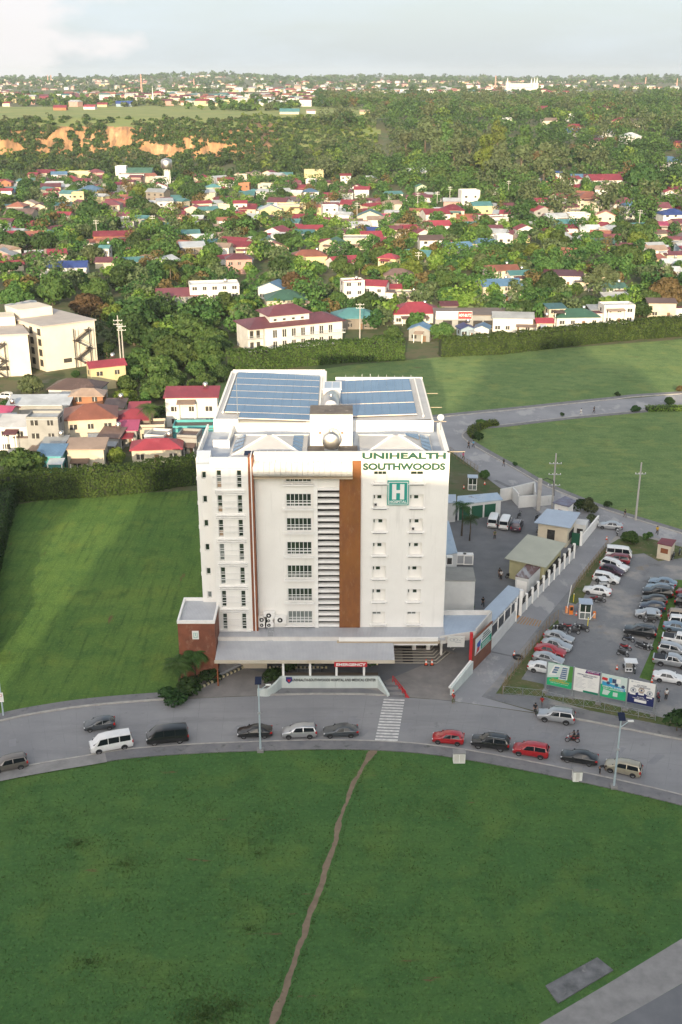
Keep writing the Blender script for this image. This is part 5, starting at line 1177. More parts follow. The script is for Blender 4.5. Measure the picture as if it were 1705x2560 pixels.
def car_proto(kind):
    sp_ = SPEC[kind]; W = sp_['W']/2; st = sp_['st']; root = thing('parked_car' if kind not in ('van','minibus','pickup') else {'van':'van','minibus':'van','pickup':'pickup_truck'}[kind],'car','car')
    def sec(s):
        x, zl, zb, zt, w, wt = s; w *= W; wt *= W; h = zt-zb
        half = [(w*.90,zl),(w*.985,zl+.14),(w,(zl+zb)/2),(w*.985,zb-.05),(w*.955,zb),(wt+.012,zt-min(.09,h*.35)),(wt-.10,zt-.012),(wt*.5,zt+.012)]
        return [(x,y,z) for y,z in half] + [(x,0,zt+.02)] + [(x,-y,z) for y,z in half[::-1]]
    S_ = [sec(s) for s in st]; n = len(S_[0]); b = MB(); b.smooth = True
    b.add([p for q in S_ for p in q],[(i*n+j,i*n+j+1,(i+1)*n+j+1,(i+1)*n+j) for i in range(len(st)-1) for j in range(n-1)]+[tuple(range(n)),tuple(range((len(st)-1)*n,len(st)*n))[::-1]]+[(i*n,(i+1)*n,(i+1)*n+n-1,i*n+n-1) for i in range(len(st)-1)])
    body = b.build('body',PC['white'],root); me = body.data
    bm = bmesh.new(); bm.from_mesh(me); bmesh.ops.recalc_face_normals(bm,faces=bm.faces[:]); bm.to_mesh(me); bm.free(); me.set_sharp_from_angle(angle=R(42))
    def pane(name, q, k=.86, off=.014, parent=root, m=m_cg):
        q = [Vector(p) for p in q]; c = sum(q,Vector())/len(q); nn = (q[1]-q[0]).cross(q[2]-q[1]).normalized()
        if nn.dot(c-Vector((0,0,.9))) < 0: nn = -nn
        b = MB(); f = [c+(p-c)*k+nn*off for p in q]; b.quad(*f)
        o = b.build(name,m,parent)
        if o.data.polygons[0].normal.dot(nn) < 0: o.data.flip_normals()
        return o
    A_, B_, C_, D_, E_ = (sp_[k] for k in 'ABCDE')
    pane('windscreen',[S_[A_][5],S_[A_][n-6],S_[B_][n-6],S_[B_][5]],.95,.03)
    pane('rear_window',[S_[D_][5],S_[D_][n-6],S_[E_][n-6],S_[E_][5]],.93,.03)
    def lerp(p,q,t): return tuple(a+(c-a)*t for a,c in zip(p,q))
    for sgn in (0,1):
        g = (lambda i,j: S_[i][n-1-j]) if sgn else (lambda i,j: S_[i][j])
        spans = [(B_,C_),(C_,D_)] if D_-C_ == 1 else [(B_,C_),(C_,C_+1),(C_+1,D_)]
        for k,(i,j) in enumerate(spans):
            if k == 0: q = [lerp(g(A_,4),g(B_,4),.42),g(j,4),g(j,5),g(B_,5)]
            elif j == D_ and kind not in ('van','minibus'): q = [g(i,4),lerp(g(D_,4),g(E_,4),.45),g(D_,5),g(i,5)]
            else: q = [g(i,4),g(j,4),g(j,5),g(i,5)]
            pane('side_window',q,.93,.04)
        y = (-1 if sgn else 1)*(W*.99); x = st[A_][0]-.25; z = st[A_][2]+.06
        b = MB(); b.box(x-.09,x+.09,min(y,y*1.12),max(y,y*1.12),z,z+.14); b.build('mirror',PC['white'],root)
        # lamps
        s0, s1 = st[0], st[1]; yy = (-1 if sgn else 1)*W*s1[4]
        b = MB(); b.box(s1[0]-.14,s1[0]+.09,min(yy*.72,yy*.985),max(yy*.72,yy*.985),s1[2]-.13,s1[2]+.015); b.build('headlight',m_hl,root)
        e = st[-2]; yy = (-1 if sgn else 1)*W*e[4]
        b = MB(); b.box(st[-1][0]-.015,e[0]+.08,min(yy*.80,yy*1.005),max(yy*.80,yy*1.005),e[2]-.22 if kind not in ('suv','mpv','van','hatch') else e[2]-.34,e[2]-.01); b.build('tail_light',m_tl,root)
    fx = st[0][0]
    b = MB(); b.box(fx-.12,fx+.015,-W*.5,W*.5,st[0][1]+.02,st[0][2]-.02); b.build('grille',m_plas,root)
    b = MB(); b.box(fx+.016,fx+.03,-.2,.2,st[0][1]+.02,st[0][1]+.13); b.build('number_plate',m_plate,root)
    b = MB(); rx = st[-1][0]; b.box(rx-.03,rx-.005,-.2,.2,st[-1][2]-.25,st[-1][2]-.12); b.build('number_plate',m_plate,root)
    b = MB(); b.box(rx-.02,rx+.3,-W*.86,W*.86,st[-1][1]-.06,st[-1][1]+.10); b.build('rear_bumper',m_plas,root)
    r = sp_['r']
    wb = MB(); wb.smooth = True; k = 20; pr = [(r*.62,-.11),(r*.94,-.12),(r,-.08),(r,.08),(r*.94,.12),(r*.62,.11)]
    wb.add([(rr*math.cos(2*math.pi*j/k),y,rr*math.sin(2*math.pi*j/k)) for rr,y in pr for j in range(k)],[(i*k+j,i*k+(j+1)%k,(i+1)*k+(j+1)%k,(i+1)*k+j) for i in range(5) for j in range(k)]); wm = wb.mesh('tyre',m_tyre)
    rb = MB(); rb.add([(r*.64*math.cos(2*math.pi*j/k),.095,r*.64*math.sin(2*math.pi*j/k)) for j in range(k)]+[(0,.12,0)],[(j,(j+1)%k,k) for j in range(k)])
    rb.mi = 1
    for q in range(5):
        a0 = 2*math.pi*q/5; rb.add([(r*.5*math.cos(a0+t_),.125,r*.5*math.sin(a0+t_)) for t_ in (-.32,.32)]+[(r*.2*math.cos(a0+t_),.13,r*.2*math.sin(a0+t_)) for t_ in (.3,-.3)],[(0,1,2,3)])
    rm = rb.mesh('rim',[m_rim,m_plas])
    ab = MB(); ab.add([((r+.06)*math.cos(math.pi*j/12),0,(r+.06)*math.sin(math.pi*j/12)) for j in range(13)],[tuple(range(13))]); am = ab.mesh('wheel_arch',m_plas)
    for wx in sp_['wx']:
        for sy in (1,-1):
            o = meshobj('wheel',wm,root,(wx,sy*(W-.115),r)); o.rotation_euler = (0,0,0 if sy > 0 else math.pi)
            meshobj('rim',rm,o); a_ = meshobj('wheel_arch',am,root,(wx,sy*(W+.004),r)); a_.rotation_euler = (0,0,0 if sy > 0 else math.pi)
    if kind in ('suv',):
        for sy in (1,-1): b = MB(); b.bar((.3,sy*.62,1.83),(-1.8,sy*.62,1.82),.05,.05); b.build('roof_rail',m_rim,root)
    if kind == 'pickup':
        b = MB(); b.box(-2.5,-.95,-W*.84,W*.84,1.125,1.16); b.build('bed_cover',m_plas,root)
    return root
USED = set()
def place_car(kind, f, r, col, label, cat=None, group=None, roof=None):
    if kind not in PROTO: PROTO[kind] = car_proto(kind)
    o = copy_tree(PROTO[kind]) if kind in USED else PROTO[kind]; USED.add(kind)
    d = (f-r).normalized(); nrm = Vector((-d.y,d.x,0)); nrm = nrm if nrm.y > 0 else -nrm
    o.location = (f+r)/2 + nrm*(SPEC[kind]['W']/2-.02) - d*(sum(SPEC[kind]['wx'])/2); o.location.z = .03
    o.rotation_euler = (0,0,math.atan2(d.y,d.x))
    m = PC[col]
    for ch in o.children:
        if ch.name.startswith(('body','mirror')): setmat(ch,m)
    return tag(o,label,cat or {'van':'van','minibus':'van','pickup':'pickup truck','suv':'SUV'}.get(kind,'car'),group)
ROAD = 'vehicles along the curved road'
for kind, fn, f, r, col, label in [
 ('hatch',C3,(417,612),(505,602),'grey','dark grey hatchback alone in the far lane of the road'),
 ('van',C3,(458,714),(575,692),'white','white van parked at the near kerb, behind the dark grey hatchback'),
 ('van',C3,(718,675),(825,665),'black','tall black van parked at the near kerb'),
 ('mpv',C3,(-8,805),(98,784),'bronze','bronze grey minivan cut by the left edge of the photo'),
 ('sedan',C3,(1127,643),(1218,641),'black','black sedan behind the lamp post at the near kerb'),
 ('mpv',C3,(1330,645),(1430,643),'silver','silver minivan between the black and the dark grey sedan'),
 ('sedan',C3,(1525,640),(1616,638),'grey','dark grey sedan at the kerb just left of the crossing'),
 ('hatch',C4,(447,663),(538,672),'red','bright red hatchback at the kerb, first right of the crossing'),
 ('suv',C4,(634,685),(733,699),'black','black off roader with roof rails between the two red cars'),
 ('mpv',C4,(818,717),(918,734),'red','dark red minivan at the kerb behind the black off roader'),
 ('sedan',C4,(1042,748),(1138,765),'black','black sedan in front of the gold minivan on the road'),
 ('mpv',C4,(1240,795),(1337,818),'gold','pale gold minivan with a person bending at its front'),
 ('suv',C4,(936,562),(1036,577),'silver','silver white off roader driving in the far lane by the hoardings')]:
    place_car(kind,fn(*f),fn(*r),col,label,group=ROAD)
PC['red2'] = PC['red']
LOT = 'cars in the gravel lot'
for kind, fn, f, r, col, label in [
 ('minibus',P3,(1470,205),(1310,190),'white','white van topmost in the upper lot row'),
 ('mpv',P3,(1235,250),(1480,285),'maroon','maroon minivan with glossy red flank in the upper lot row'),
 ('suv',P3,(1425,392),(1190,325),'white','white silver off roader in front of the maroon minivan in the lot'),
 ('hatch',P3,(1395,440),(1170,380),'purple','dark plum car squeezed between two white ones in the lot'),
 ('mpv',P3,(1338,540),(1100,500),'white','white minivan with a sunroof in the upper lot row'),
 ('sedan',P3,(992,662),(1198,696),'white','white sedan by the grass just above the ticket booth'),
 ('sedan',P3,(700,1322),(478,1265),'silver','silver sedan topmost in the lower lot row by the motorcycles'),
 ('sedan',P3,(685,1426),(440,1368),'silver','silver sedan touching the red one in the lower lot row'),
 ('sedan',P3,(605,1500),(365,1450),'red','shiny red sedan in the lower lot row'),
 ('sedan',P3,(580,1610),(330,1550),'silver','silver sedan between the red and the white one in the lower row'),
 ('sedan',C2,(760,1282),(628,1258),'white','white sedan half hidden behind the green hoarding'),
 ('sedan',P2,(1185,548),(1405,590),'bluegrey','blue grey sedan topmost in the middle lot row'),
 ('sedan',P2,(1145,630),(1360,670),'bluegrey','blue grey sedan second from the top of the middle row'),
 ('suv',P2,(1110,700),(1375,730),'black','black off roader in the middle row with red tail lamps'),
 ('hatch',P2,(1105,795),(1300,815),'black','black hatchback in the middle row with cream window line'),
 ('hatch',P2,(1075,880),(1275,905),'blue','midnight blue hatchback in the middle row'),
 ('hatch',P2,(1012,978),(1235,1000),'silver','silver hatchback lowest in the middle row, above the tricycle'),
 ('suv',P2,(880,1208),(1125,1250),'black','big black off roader apart above the motorcycles'),
 ('sedan',P2,(1780,760),(1540,700),'maroon','maroon car cut by the right edge, topmost in the right row'),
 ('suv',P2,(1800,870),(1535,835),'black','black off roader cut by the right edge of the photo'),
 ('mpv',P2,(1700,1040),(1440,1010),'beige','car under a dusty beige cover in the right lot row'),
 ('mpv',P2,(1720,1120),(1440,1090),'white','white minivan below the covered car in the right row'),
 ('sedan',P2,(1640,1185),(1390,1150),'bluegrey','blue grey sedan above the white pickup in the right row'),
 ('pickup',P2,(1700,1370),(1385,1318),'white','white pickup with dark bed cover in the right row'),
 ('mpv',P2,(1560,1490),(1330,1450),'silver','silver car between the white and the grey pickup'),
 ('pickup',P2,(1580,1650),(1285,1602),'silver','silver grey pickup with an open black bed in the right row'),
 ('sedan',P2,(1520,1850),(1275,1812),'white','white sedan lowest in the right row behind the navy hoarding')]:
    place_car(kind,fn(*f),fn(*r),col,label,group=LOT)
for kind, fn, f, r, col, label in [
 ('minibus',C2,(425,300),(400,372),'white','left one of two white vans parked tail out in the yard'),
 ('minibus',C2,(500,312),(470,385),'white','right one of two white vans parked tail out in the yard'),
 ('suv',C2,(575,330),(552,388),'purple','dark plum off roader right of the white vans in the yard'),
 ('sedan',C2,(1085,362),(1140,368),'silver','silver sedan turning at the top of the lane'),
 ('suv',TL,(-20,830),(60,838),'white','white off roader by the cream apartment block at the left edge')]:
    if col == 'white' and kind == 'minibus': pass
    place_car(kind,fn(*f),fn(*r),col,label)
# ---------------------------------------------------------------- motorcycles
def moto_parts(t, m_body):
    k = 16
    wb = MB(); r = .30; pr = [(r*.7,-.045),(r,-.04),(r,.04),(r*.7,.045)]; wb.add([(rr*math.cos(2*math.pi*j/k),y,rr*math.sin(2*math.pi*j/k)) for rr,y in pr for j in range(k)],[(i*k+j,i*k+(j+1)%k,((i+1)%4)*k+(j+1)%k,((i+1)%4)*k+j) for i in range(4) for j in range(k)])
    wm = wb.mesh('tyre',m_tyre); rb = MB(); rb.add([(r*.7*math.cos(2*math.pi*j/k),y,r*.7*math.sin(2*math.pi*j/k)) for y in (-.03,.03) for j in range(k)],[tuple(range(k)),tuple(range(k,2*k))[::-1]]); rm = rb.mesh('rim',m_rim)
    for x in (.64,-.62): o = meshobj('wheel',wm,t,(x,0,r)); meshobj('rim',rm,o)
    b = MB(); b.smooth = True; b.tube([(.5,0,.78),(.3,0,.82),(.02,0,.72),(-.25,0,.62),(-.6,0,.72),(-.9,0,.80)],[.06,.17,.15,.13,.12,.04],10); b.build('fairing',m_body,t)
    b = MB(); b.box(-.35,.3,-.12,.12,.28,.62); b.build('engine',m_plas,t)
    b = MB(); b.tube([(.05,0,.84),(-.3,0,.80),(-.75,0,.87)],[.10,.13,.09],8); b.build('seat',m_black,t)
    for y in (-.09,.09): b = MB(); b.tube([(.64,y,.3),(.46,y,.95)],.03,6); b.build('fork',m_gal,t)
    b = MB(); b.tube([(.36,-.36,1.02),(.46,-.18,.98),(.46,.18,.98),(.36,.36,1.02)],.022,6); b.build('handlebar',m_plas,t)
    b = MB(); b.smooth = True; b.lathe([(.02,-.1),(.1,-.06),(.11,.05),(.02,.1)],10,(.58,0,.86)); b.build('headlight',m_hl,t)
    b = MB(); b.tube([(-.1,-.14,.3),(-.8,-.16,.36)],[.04,.06],8); b.build('exhaust',m_rim,t)
    for y in (-.2,.2): b = MB(); b.box(.38,.41,y-.06,y+.06,1.12,1.2); b.build('mirror',m_plas,t)
    b = MB(); b.box(.5,.85,-.06,.06,.60,.64); b.build('mudguard',m_body,t)
MP = {}
def moto(fn, x, y, hd, col, label, group='motorcycles parked in the lot and yard'):
    if not MP: t = thing('motorcycle','m','motorcycle'); moto_parts(t,PC['black']); MP[0] = t; o = t
    else: o = copy_tree(MP[0])
    o.location = fn(x,y) + Vector((0,.15,.01)); o.rotation_euler = (R(7),0,R(hd))
    for ch in o.children:
        if ch.name.startswith(('fairing','mudguard')): setmat(ch,PC[col])
    return tag(o,label,'motorcycle',group)
for a in [(P3,592,1135,200,'blue','blue and white motorcycle first in the row beneath the booth'),(P3,640,1140,190,'black','black motorcycle leaning beside the blue one, row beneath the booth'),(P3,705,1125,175,'red','dark red motorcycle in the middle of the row beneath the booth'),
  (P3,810,1185,170,'black','black scooter at the front of the row beneath the booth'),(P3,870,1125,165,'grey','grey motorcycle in the row beneath the booth'),(P3,930,1150,160,'black','black motorcycle at the right end of the row beneath the booth'),
  (P3,1080,755,10,'red','red black motorcycle right behind the ticket booth'),(P3,1150,770,-5,'black','black motorcycle below the white sedan by the booth'),
  (P2,870,1280,-25,'blue','dark blue motorcycle nearest the big black off roader'),(P2,830,1390,-30,'red','motorcycle with a red seat box on the open gravel'),(P2,795,1470,-30,'black','black motorcycle lowest on the open gravel'),
  (P2,1030,1370,-40,'grey','grey scooter right of the red seated motorcycle'),(P2,1075,1385,-40,'black','black scooter among the row at the grass strip'),(P2,1120,1375,-42,'silver','silver scooter at the end by the grass strip'),
  (C2,375,265,70,'red','red motorcycle by the green doors of the yard shed'),(C2,545,285,60,'black','black motorcycle by the concrete post in the yard'),(C2,655,300,60,'black','black motorcycle at the corner of the pitched shed'),(C2,660,390,90,'blue','blue motorcycle in the shade of the pitched shed'),
  (C2,490,665,20,'black','black motorcycle beside the yellow hall in the yard'),(C2,1510,545,60,'black','black motorcycle beside the cream kiosk'),(C2,1550,520,70,'grey','grey motorcycle at the right edge by the kiosk'),(C2,1160,395,80,'white','white scooter beside the silver sedan on the lane'),(P2,1250,2040,85,'red','red motorcycle behind the navy hoarding')]: moto(*a)
def tricycle(fn, x, y, hd, col, label):
    t = thing('tricycle',label,'tricycle',fn(x,y)+Vector((0,.3,0)),R(hd)); moto_parts(t,PC['black'])
    m = PC[col]
    b = MB(); b.box(-.75,.7,-1.35,-.35,.28,.95); b.build('sidecar',m,t)
    b = MB(); b.add([(.7,-1.33,.95),(.7,-.37,.95),(.42,-.42,1.55),(.42,-1.28,1.55),(.68,-1.33,.95),(.68,-.37,.95),(.4,-.42,1.55),(.4,-1.28,1.55)],[(0,1,2,3),(7,6,5,4),(0,4,5,1),(1,5,6,2),(2,6,7,3),(3,7,4,0)]); b.build('windscreen',m_cg,t)
    b = MB(); b.prism([(-.85,-1.42),(.55,-1.42),(.55,.35),(-.85,.35)],1.56,1.66); b.build('roof',m,t)
    for px_,py_ in ((-.7,-1.3),(-.7,-.4),(-.7,.28)): b = MB(); b.bar((px_,py_,.9),(px_,py_,1.56),.05,.05); b.build('roof_post',m_gal,t)
    b = MB(); b.box(.702,.72,-1.22,-.9,.5,.8); b.box(.702,.72,-.8,-.48,.5,.8); b.build('front_panel',m_plas,t)
    w_ = t.children[0]; meshobj('sidecar_wheel',w_.data,t,(-.1,-1.45,.3)); return t
tricycle(P2,945,1680,-95,'white','white tricycle facing the hoardings beside an orange cone'); tricycle(P2,1150,1040,170,'silver','grey roofed tricycle above the big black off roader'); tricycle(P3,1180,560,10,'white','white roofed tricycle between the white minivan and white sedan')
# ---------------------------------------------------------------- people
def skinned(name, verts, edges, rad, root=0, sub=1):
    me = bpy.data.meshes.new(name); me.from_pydata(verts,edges,[]); o = bpy.data.objects.new(name,me); COL.objects.link(o)
    md = o.modifiers.new('s','SKIN'); md.use_smooth_shade = True
    for i,v in enumerate(me.skin_vertices[0].data): v.radius = (rad[i],rad[i]*(.8 if rad[i] > .09 else 1)) ; v.use_root = (i == root)
    o.modifiers.new('u','SUBSURF').levels = sub
    dg = bpy.context.evaluated_depsgraph_get(); r = bpy.data.meshes.new_from_object(o.evaluated_get(dg)); bpy.data.objects.remove(o); bpy.data.meshes.remove(me); r.name = name; return r
m_skin = mat('skin',(.30,.17,.11),.6); m_hair = mat('black_hair',(.012,.010,.009),.6)
def figure(pose):
    """joints per pose; returns meshes body, shirt, trousers, hair, shoe positions"""
    P = dict(pel=(0,0,.92),bel=(0,0,1.08),che=(0,0,1.30),nec=(0,0,1.46),hd=(.015,0,1.60),top=(.01,0,1.70))
    for s,k in ((1,'l'),(-1,'r')):
        P['hip'+k]=(0,.10*s,.88); P['kn'+k]=(.02,.11*s,.48); P['an'+k]=(-.02,.11*s,.07); P['to'+k]=(.15,.13*s,.03)
        P['sh'+k]=(0,.19*s,1.40); P['el'+k]=(-.02,.25*s,1.12); P['wr'+k]=(.06,.26*s,.88)
    if pose == 'walk':
        P.update(knl=(.20,.10,.50),anl=(.22,.10,.08),tol=(.38,.11,.05),knr=(-.06,-.10,.48),anr=(-.34,-.10,.16),tor=(-.20,-.11,.06),ell=(-.16,.25,1.14),wrl=(-.10,.25,.90),elr=(.10,-.25,1.14),wrr=(.28,-.22,.98))
    if pose == 'bend':
        P.update(bel=(.10,0,1.02),che=(.34,0,1.08),nec=(.50,0,1.08),hd=(.62,0,1.06),top=(.70,0,1.04),shl=(.42,.18,1.06),shr=(.42,-.18,1.06),ell=(.52,.2,.82),elr=(.52,-.2,.82),wrl=(.62,.14,.62),wrr=(.62,-.14,.62),pel=(-.08,0,.90),hipl=(-.08,.1,.86),hipr=(-.08,-.1,.86),knl=(.08,.12,.46),knr=(.0,-.12,.46))
    if pose == 'ride':
        P.update(pel=(-.25,0,.98),bel=(-.20,0,1.14),che=(-.14,0,1.36),nec=(-.10,0,1.52),hd=(-.07,0,1.66),top=(-.07,0,1.76),shl=(-.14,.19,1.46),shr=(-.14,-.19,1.46),ell=(.08,.27,1.22),elr=(.08,-.27,1.22),wrl=(.30,.30,1.06),wrr=(.30,-.30,1.06),hipl=(-.22,.1,.95),hipr=(-.22,-.1,.95),knl=(.16,.16,.82),knr=(.16,-.16,.82),anl=(.04,.16,.40),anr=(.04,-.16,.40),tol=(.2,.17,.36),tor=(.2,-.17,.36))
    if pose == 'pillion':
        P.update({k:(v[0]-.48,v[1],v[2]+.04) for k,v in figure.ride.items()}); P.update(wrl=(-.3,.2,1.15),wrr=(-.3,-.2,1.15))
    if pose == 'ride': figure.ride = dict(P)
    names = ['pel','bel','che','nec','hd','top']; V = [P[k] for k in names]; rad = [.14,.125,.145,.058,.095,.07]; E = [(0,1),(1,2),(2,3),(3,4),(4,5)]
    def chain(start, ks, rs):
        q = start
        for k,r_ in zip(ks,rs): V.append(P[k] if isinstance(k,str) else k); rad.append(r_); E.append((q,len(V)-1)); q = len(V)-1
        return q
    for s,k in ((1,'l'),(-1,'r')):
        chain(0,['hip'+k,'kn'+k,'an'+k,'to'+k],[.10,.062,.042,.035])
        w_ = chain(2,['sh'+k,'el'+k,'wr'+k],[.062,.042,.028])
        wv = Vector(P['wr'+k]); d = (wv-Vector(P['el'+k])).normalized(); side = Vector((d.z,0,-d.x)) if abs(d.y) < .9 else Vector((1,0,0)); side.normalize()
        palm = wv+d*.07; V.append(tuple(palm)); rad.append(.036); E.append((w_,len(V)-1)); pi_ = len(V)-1
        for j,(o_,ln) in enumerate(((-.032,.075),(-.011,.088),(.011,.082),(.032,.064))):
            b0 = palm+side*o_+d*.03; chain(pi_,[tuple(b0),tuple(b0+d*ln*.55),tuple(b0+d*ln+Vector((0,-s*.02,0)))],[.011,.009,.007])
        tb = palm+side*.045-d*.03; chain(pi_,[tuple(tb),tuple(tb+side*.02+d*.04)],[.012,.009])
    body = skinned('body',V,E,rad)
    V, rad, E = [P[k] for k in ('pel','bel','che')]+[tuple(Vector(P['che']).lerp(Vector(P['nec']),.8))], [.178,.168,.188,.10], [(0,1),(1,2),(2,3)]
    for k in 'lr':
        V.append(P['sh'+k]); rad.append(.095); E.append((2,len(V)-1)); V.append(tuple(Vector(P['sh'+k]).lerp(Vector(P['el'+k]),.85))); rad.append(.066); E.append((len(V)-2,len(V)-1))
    shirt = skinned('shirt',V,E,rad)
    V, rad, E = [tuple(Vector(P['pel'])+Vector((0,0,.05))),P['pel']], [.172,.17], [(0,1)]
    for k in 'lr':
        q = 1
        for kk,r_ in (('hip',.13),('kn',.088),('an',.064)): V.append(P[kk+k]); rad.append(r_); E.append((q,len(V)-1)); q = len(V)-1
    trs = skinned('trousers',V,E,rad)
    h, tp = Vector(P['hd']), Vector(P['top']); up = (tp-h).normalized(); hb_ = MB(); hb_.smooth = True
    hb_.lathe([(.112,-.05),(.118,.02),(.105,.08),(.07,.125),(.01,.145)],14); hm = hb_.mesh('hair',m_hair)
    hm.transform(Matrix.Translation(h+up*.02-Vector((.022,0,0)))@Vector((0,0,1)).rotation_difference(up).to_matrix().to_4x4())
    fb = MB(); f0 = h+Vector((.088,0,.0)); fb.smooth = True
    fb.add([tuple(f0+Vector(v)) for v in ((0,-.012,-.02),(0,.012,-.02),(.022,0,-.022),(-.002,0,.02))],[(0,2,3),(2,1,3),(0,1,2)]); nose = fb.mesh('nose',m_skin)
    eb = MB()
    for s in (-1,1): eb.lathe([(.003,-.008),(.011,0),(.003,.008)],8,tuple(f0+Vector((-.004,s*.034,.022))))
    eye = eb.mesh('eyes',m_black)
    return body, shirt, trs, hm, nose, eye
FIG = {k: figure(k) for k in ('stand','walk','bend','ride','pillion')}
for q in FIG.values():
    for me_, m_ in zip(q, (m_skin, m_black, m_black)): me_.materials.clear(); me_.materials.append(m_)
def cloth(name, c): return mat(name,c,.85,var=.2,vscale=9,coords='OBJ')
CL = dict(black=cloth('black_cloth',(.015,.015,.017)), white=cloth('white_cloth',(.62,.62,.60)), red=cloth('red_cloth',(.35,.02,.02)), orange=cloth('orange_cloth',(.70,.14,.03)), blue=cloth('blue_cloth',(.03,.10,.25)), sky=cloth('sky_blue_cloth',(.15,.38,.55)), green=cloth('olive_cloth',(.10,.11,.04)), pink=cloth('pink_cloth',(.55,.10,.20)), denim=cloth('denim_cloth',(.045,.06,.10)), grey=cloth('grey_cloth',(.16,.16,.17)), yellow=cloth('yellow_cloth',(.60,.38,.04)))
def person(loc, rz, pose, sh, tr, label, scale=1.0, hair=None):
    t = thing('person',label,'person',loc,R(rz)); t.scale = (scale,)*3
    bd, s_, tr_, h_, no, ey = FIG[pose]
    b = meshobj('body',bd,t)
    for nm, me, m in (('shirt',s_,CL[sh]),('trousers',tr_,CL[tr])):
        o = meshobj(nm,me,t); setmat(o,m)
    o = meshobj('hair',h_,t); setmat(o,hair or m_hair); meshobj('nose',no,t); meshobj('eyes',ey,t); return t
def ps(fn, x, y, rz, pose, sh, tr, label, hair=None): return person(fn(x,y)+Vector((0,0,.03)),rz,pose,sh,tr,label,1.03,hair)
ps(F2,1093,368,-90,'stand','white','black','guard in orange vest and black trousers on the hospital steps').location.z = .62
for ch in [o for o in COL.objects if o.name.startswith('shirt')][-1:]: setmat(ch,CL['orange'])
ps(C2,645,1522,-100,'walk','black','black','person in black walking on the pavement by the silver off roader'); ps(C2,688,1480,60,'walk','red','grey','person in a red shirt walking beside the hoarding fence')
ps(P2,1355,2040,-90,'stand','white','black','person in a white top and black trousers beside the red motorcycle')
ps(C4,1190,797,0,'bend','black','black','person in black bending over the nose of the gold minivan')
ps(C2,318,848,-80,'walk','black','black','person in black carrying a white bag across the yard'); ps(C2,432,678,-90,'stand','white','black','person in a white shirt by the hall wall in the yard'); ps(C2,422,662,-60,'stand','black','black','person in black behind the one in white in the yard'); ps(C2,392,422,-90,'stand','green','black','person in dark green standing below the white vans')
ps(C2,133,1452,-90,'stand','red','green','person in a red top and olive trousers at the lane corner').scale = (.9,.9,.9)
ps(C2,1410,395,-90,'walk','yellow','black','person in a yellow shirt walking on the back road'); ps(C2,1208,290,-60,'walk','black','grey','person in black by the pole at the back field')
for x,y,sh,tr,lab in ((290,412,'black','black','runner in black on the back road bend, left of the pair'),(318,407,'sky','denim','runner in sky blue on the back road bend'),(258,478,'pink','black','runner in pink near the fence behind the tower'),(500,520,'black','grey','jogger in black on the back road past the hedge'),(963,212,'white','white','walker in white on the straight back road'),(1040,200,'black','black','walker in black on the straight back road')): ps(V7,x,y,-60,'walk',sh,tr,lab)
# rider with pillion on the road
bk = moto(C4,1066,655,172,'red','red motorcycle carrying two people along the road',None); bk.rotation_euler = (0,0,R(172))
m_helm = mat('dark_helmet',(.02,.02,.03),.2)
for pose, sh, lab in (('ride','black','rider in black steering the red motorcycle'),('pillion','denim','pillion passenger in dark blue on the red motorcycle')): person(bk.location,172,pose,sh,'black',lab,1.0,m_helm)
# ================================================================ TREES, HEDGES
def leafmat(name, a, b, hi):
    m = bpy.data.materials.new(name); m.use_nodes = True; t = m.node_tree; p = t.nodes['Principled BSDF']; p.inputs['Roughness'].default_value = .75; p.inputs['Specular IOR Level'].default_value = .25
    g = t.nodes.new('ShaderNodeNewGeometry'); n = t.nodes.new('ShaderNodeTexNoise'); n.inputs['Scale'].default_value = .55; n.inputs['Detail'].default_value = 3
    o = t.nodes.new('ShaderNodeObjectInfo'); t.links.new(g.outputs['Position'],n.inputs['Vector'])
    ad = t.nodes.new('ShaderNodeMath'); ad.operation = 'MULTIPLY_ADD'; ad.inputs[1].default_value = .36; t.links.new(g.outputs['Random Per Island'],ad.inputs[0]); t.links.new(n.outputs['Fac'],ad.inputs[2])
    r = t.nodes.new('ShaderNodeValToRGB'); r.color_ramp.elements[0].position = .36; r.color_ramp.elements[0].color = (*a,1); r.color_ramp.elements[1].position = .92; r.color_ramp.elements[1].color = (*hi,1)
    e = r.color_ramp.elements.new(.62); e.color = (*b,1)
    t.links.new(ad.outputs[0],r.inputs[0]); h = t.nodes.new('ShaderNodeHueSaturation'); mr = t.nodes.new('ShaderNodeMapRange'); mr.inputs[3].default_value = .72; mr.inputs[4].default_value = 1.28
    t.links.new(o.outputs['Random'],mr.inputs[0]); t.links.new(mr.outputs[0],h.inputs['Value'])
    m2 = t.nodes.new('ShaderNodeMapRange'); m2.inputs[3].default_value = .475; m2.inputs[4].default_value = .515; t.links.new(o.outputs['Random'],m2.inputs[0]); t.links.new(m2.outputs[0],h.inputs['Hue'])
    t.links.new(r.outputs[0],h.inputs['Color']); t.links.new(h.outputs[0],p.inputs['Base Color'])
    tr = t.nodes.new('ShaderNodeBsdfTranslucent'); mx = t.nodes.new('ShaderNodeMixShader'); mx.inputs[0].default_value = .22; t.links.new(h.outputs[0],tr.inputs[0]); t.links.new(p.outputs[0],mx.inputs[1]); t.links.new(tr.outputs[0],mx.inputs[2])
    t.links.new(mx.outputs[0],t.nodes['Material Output'].inputs[0]); return m
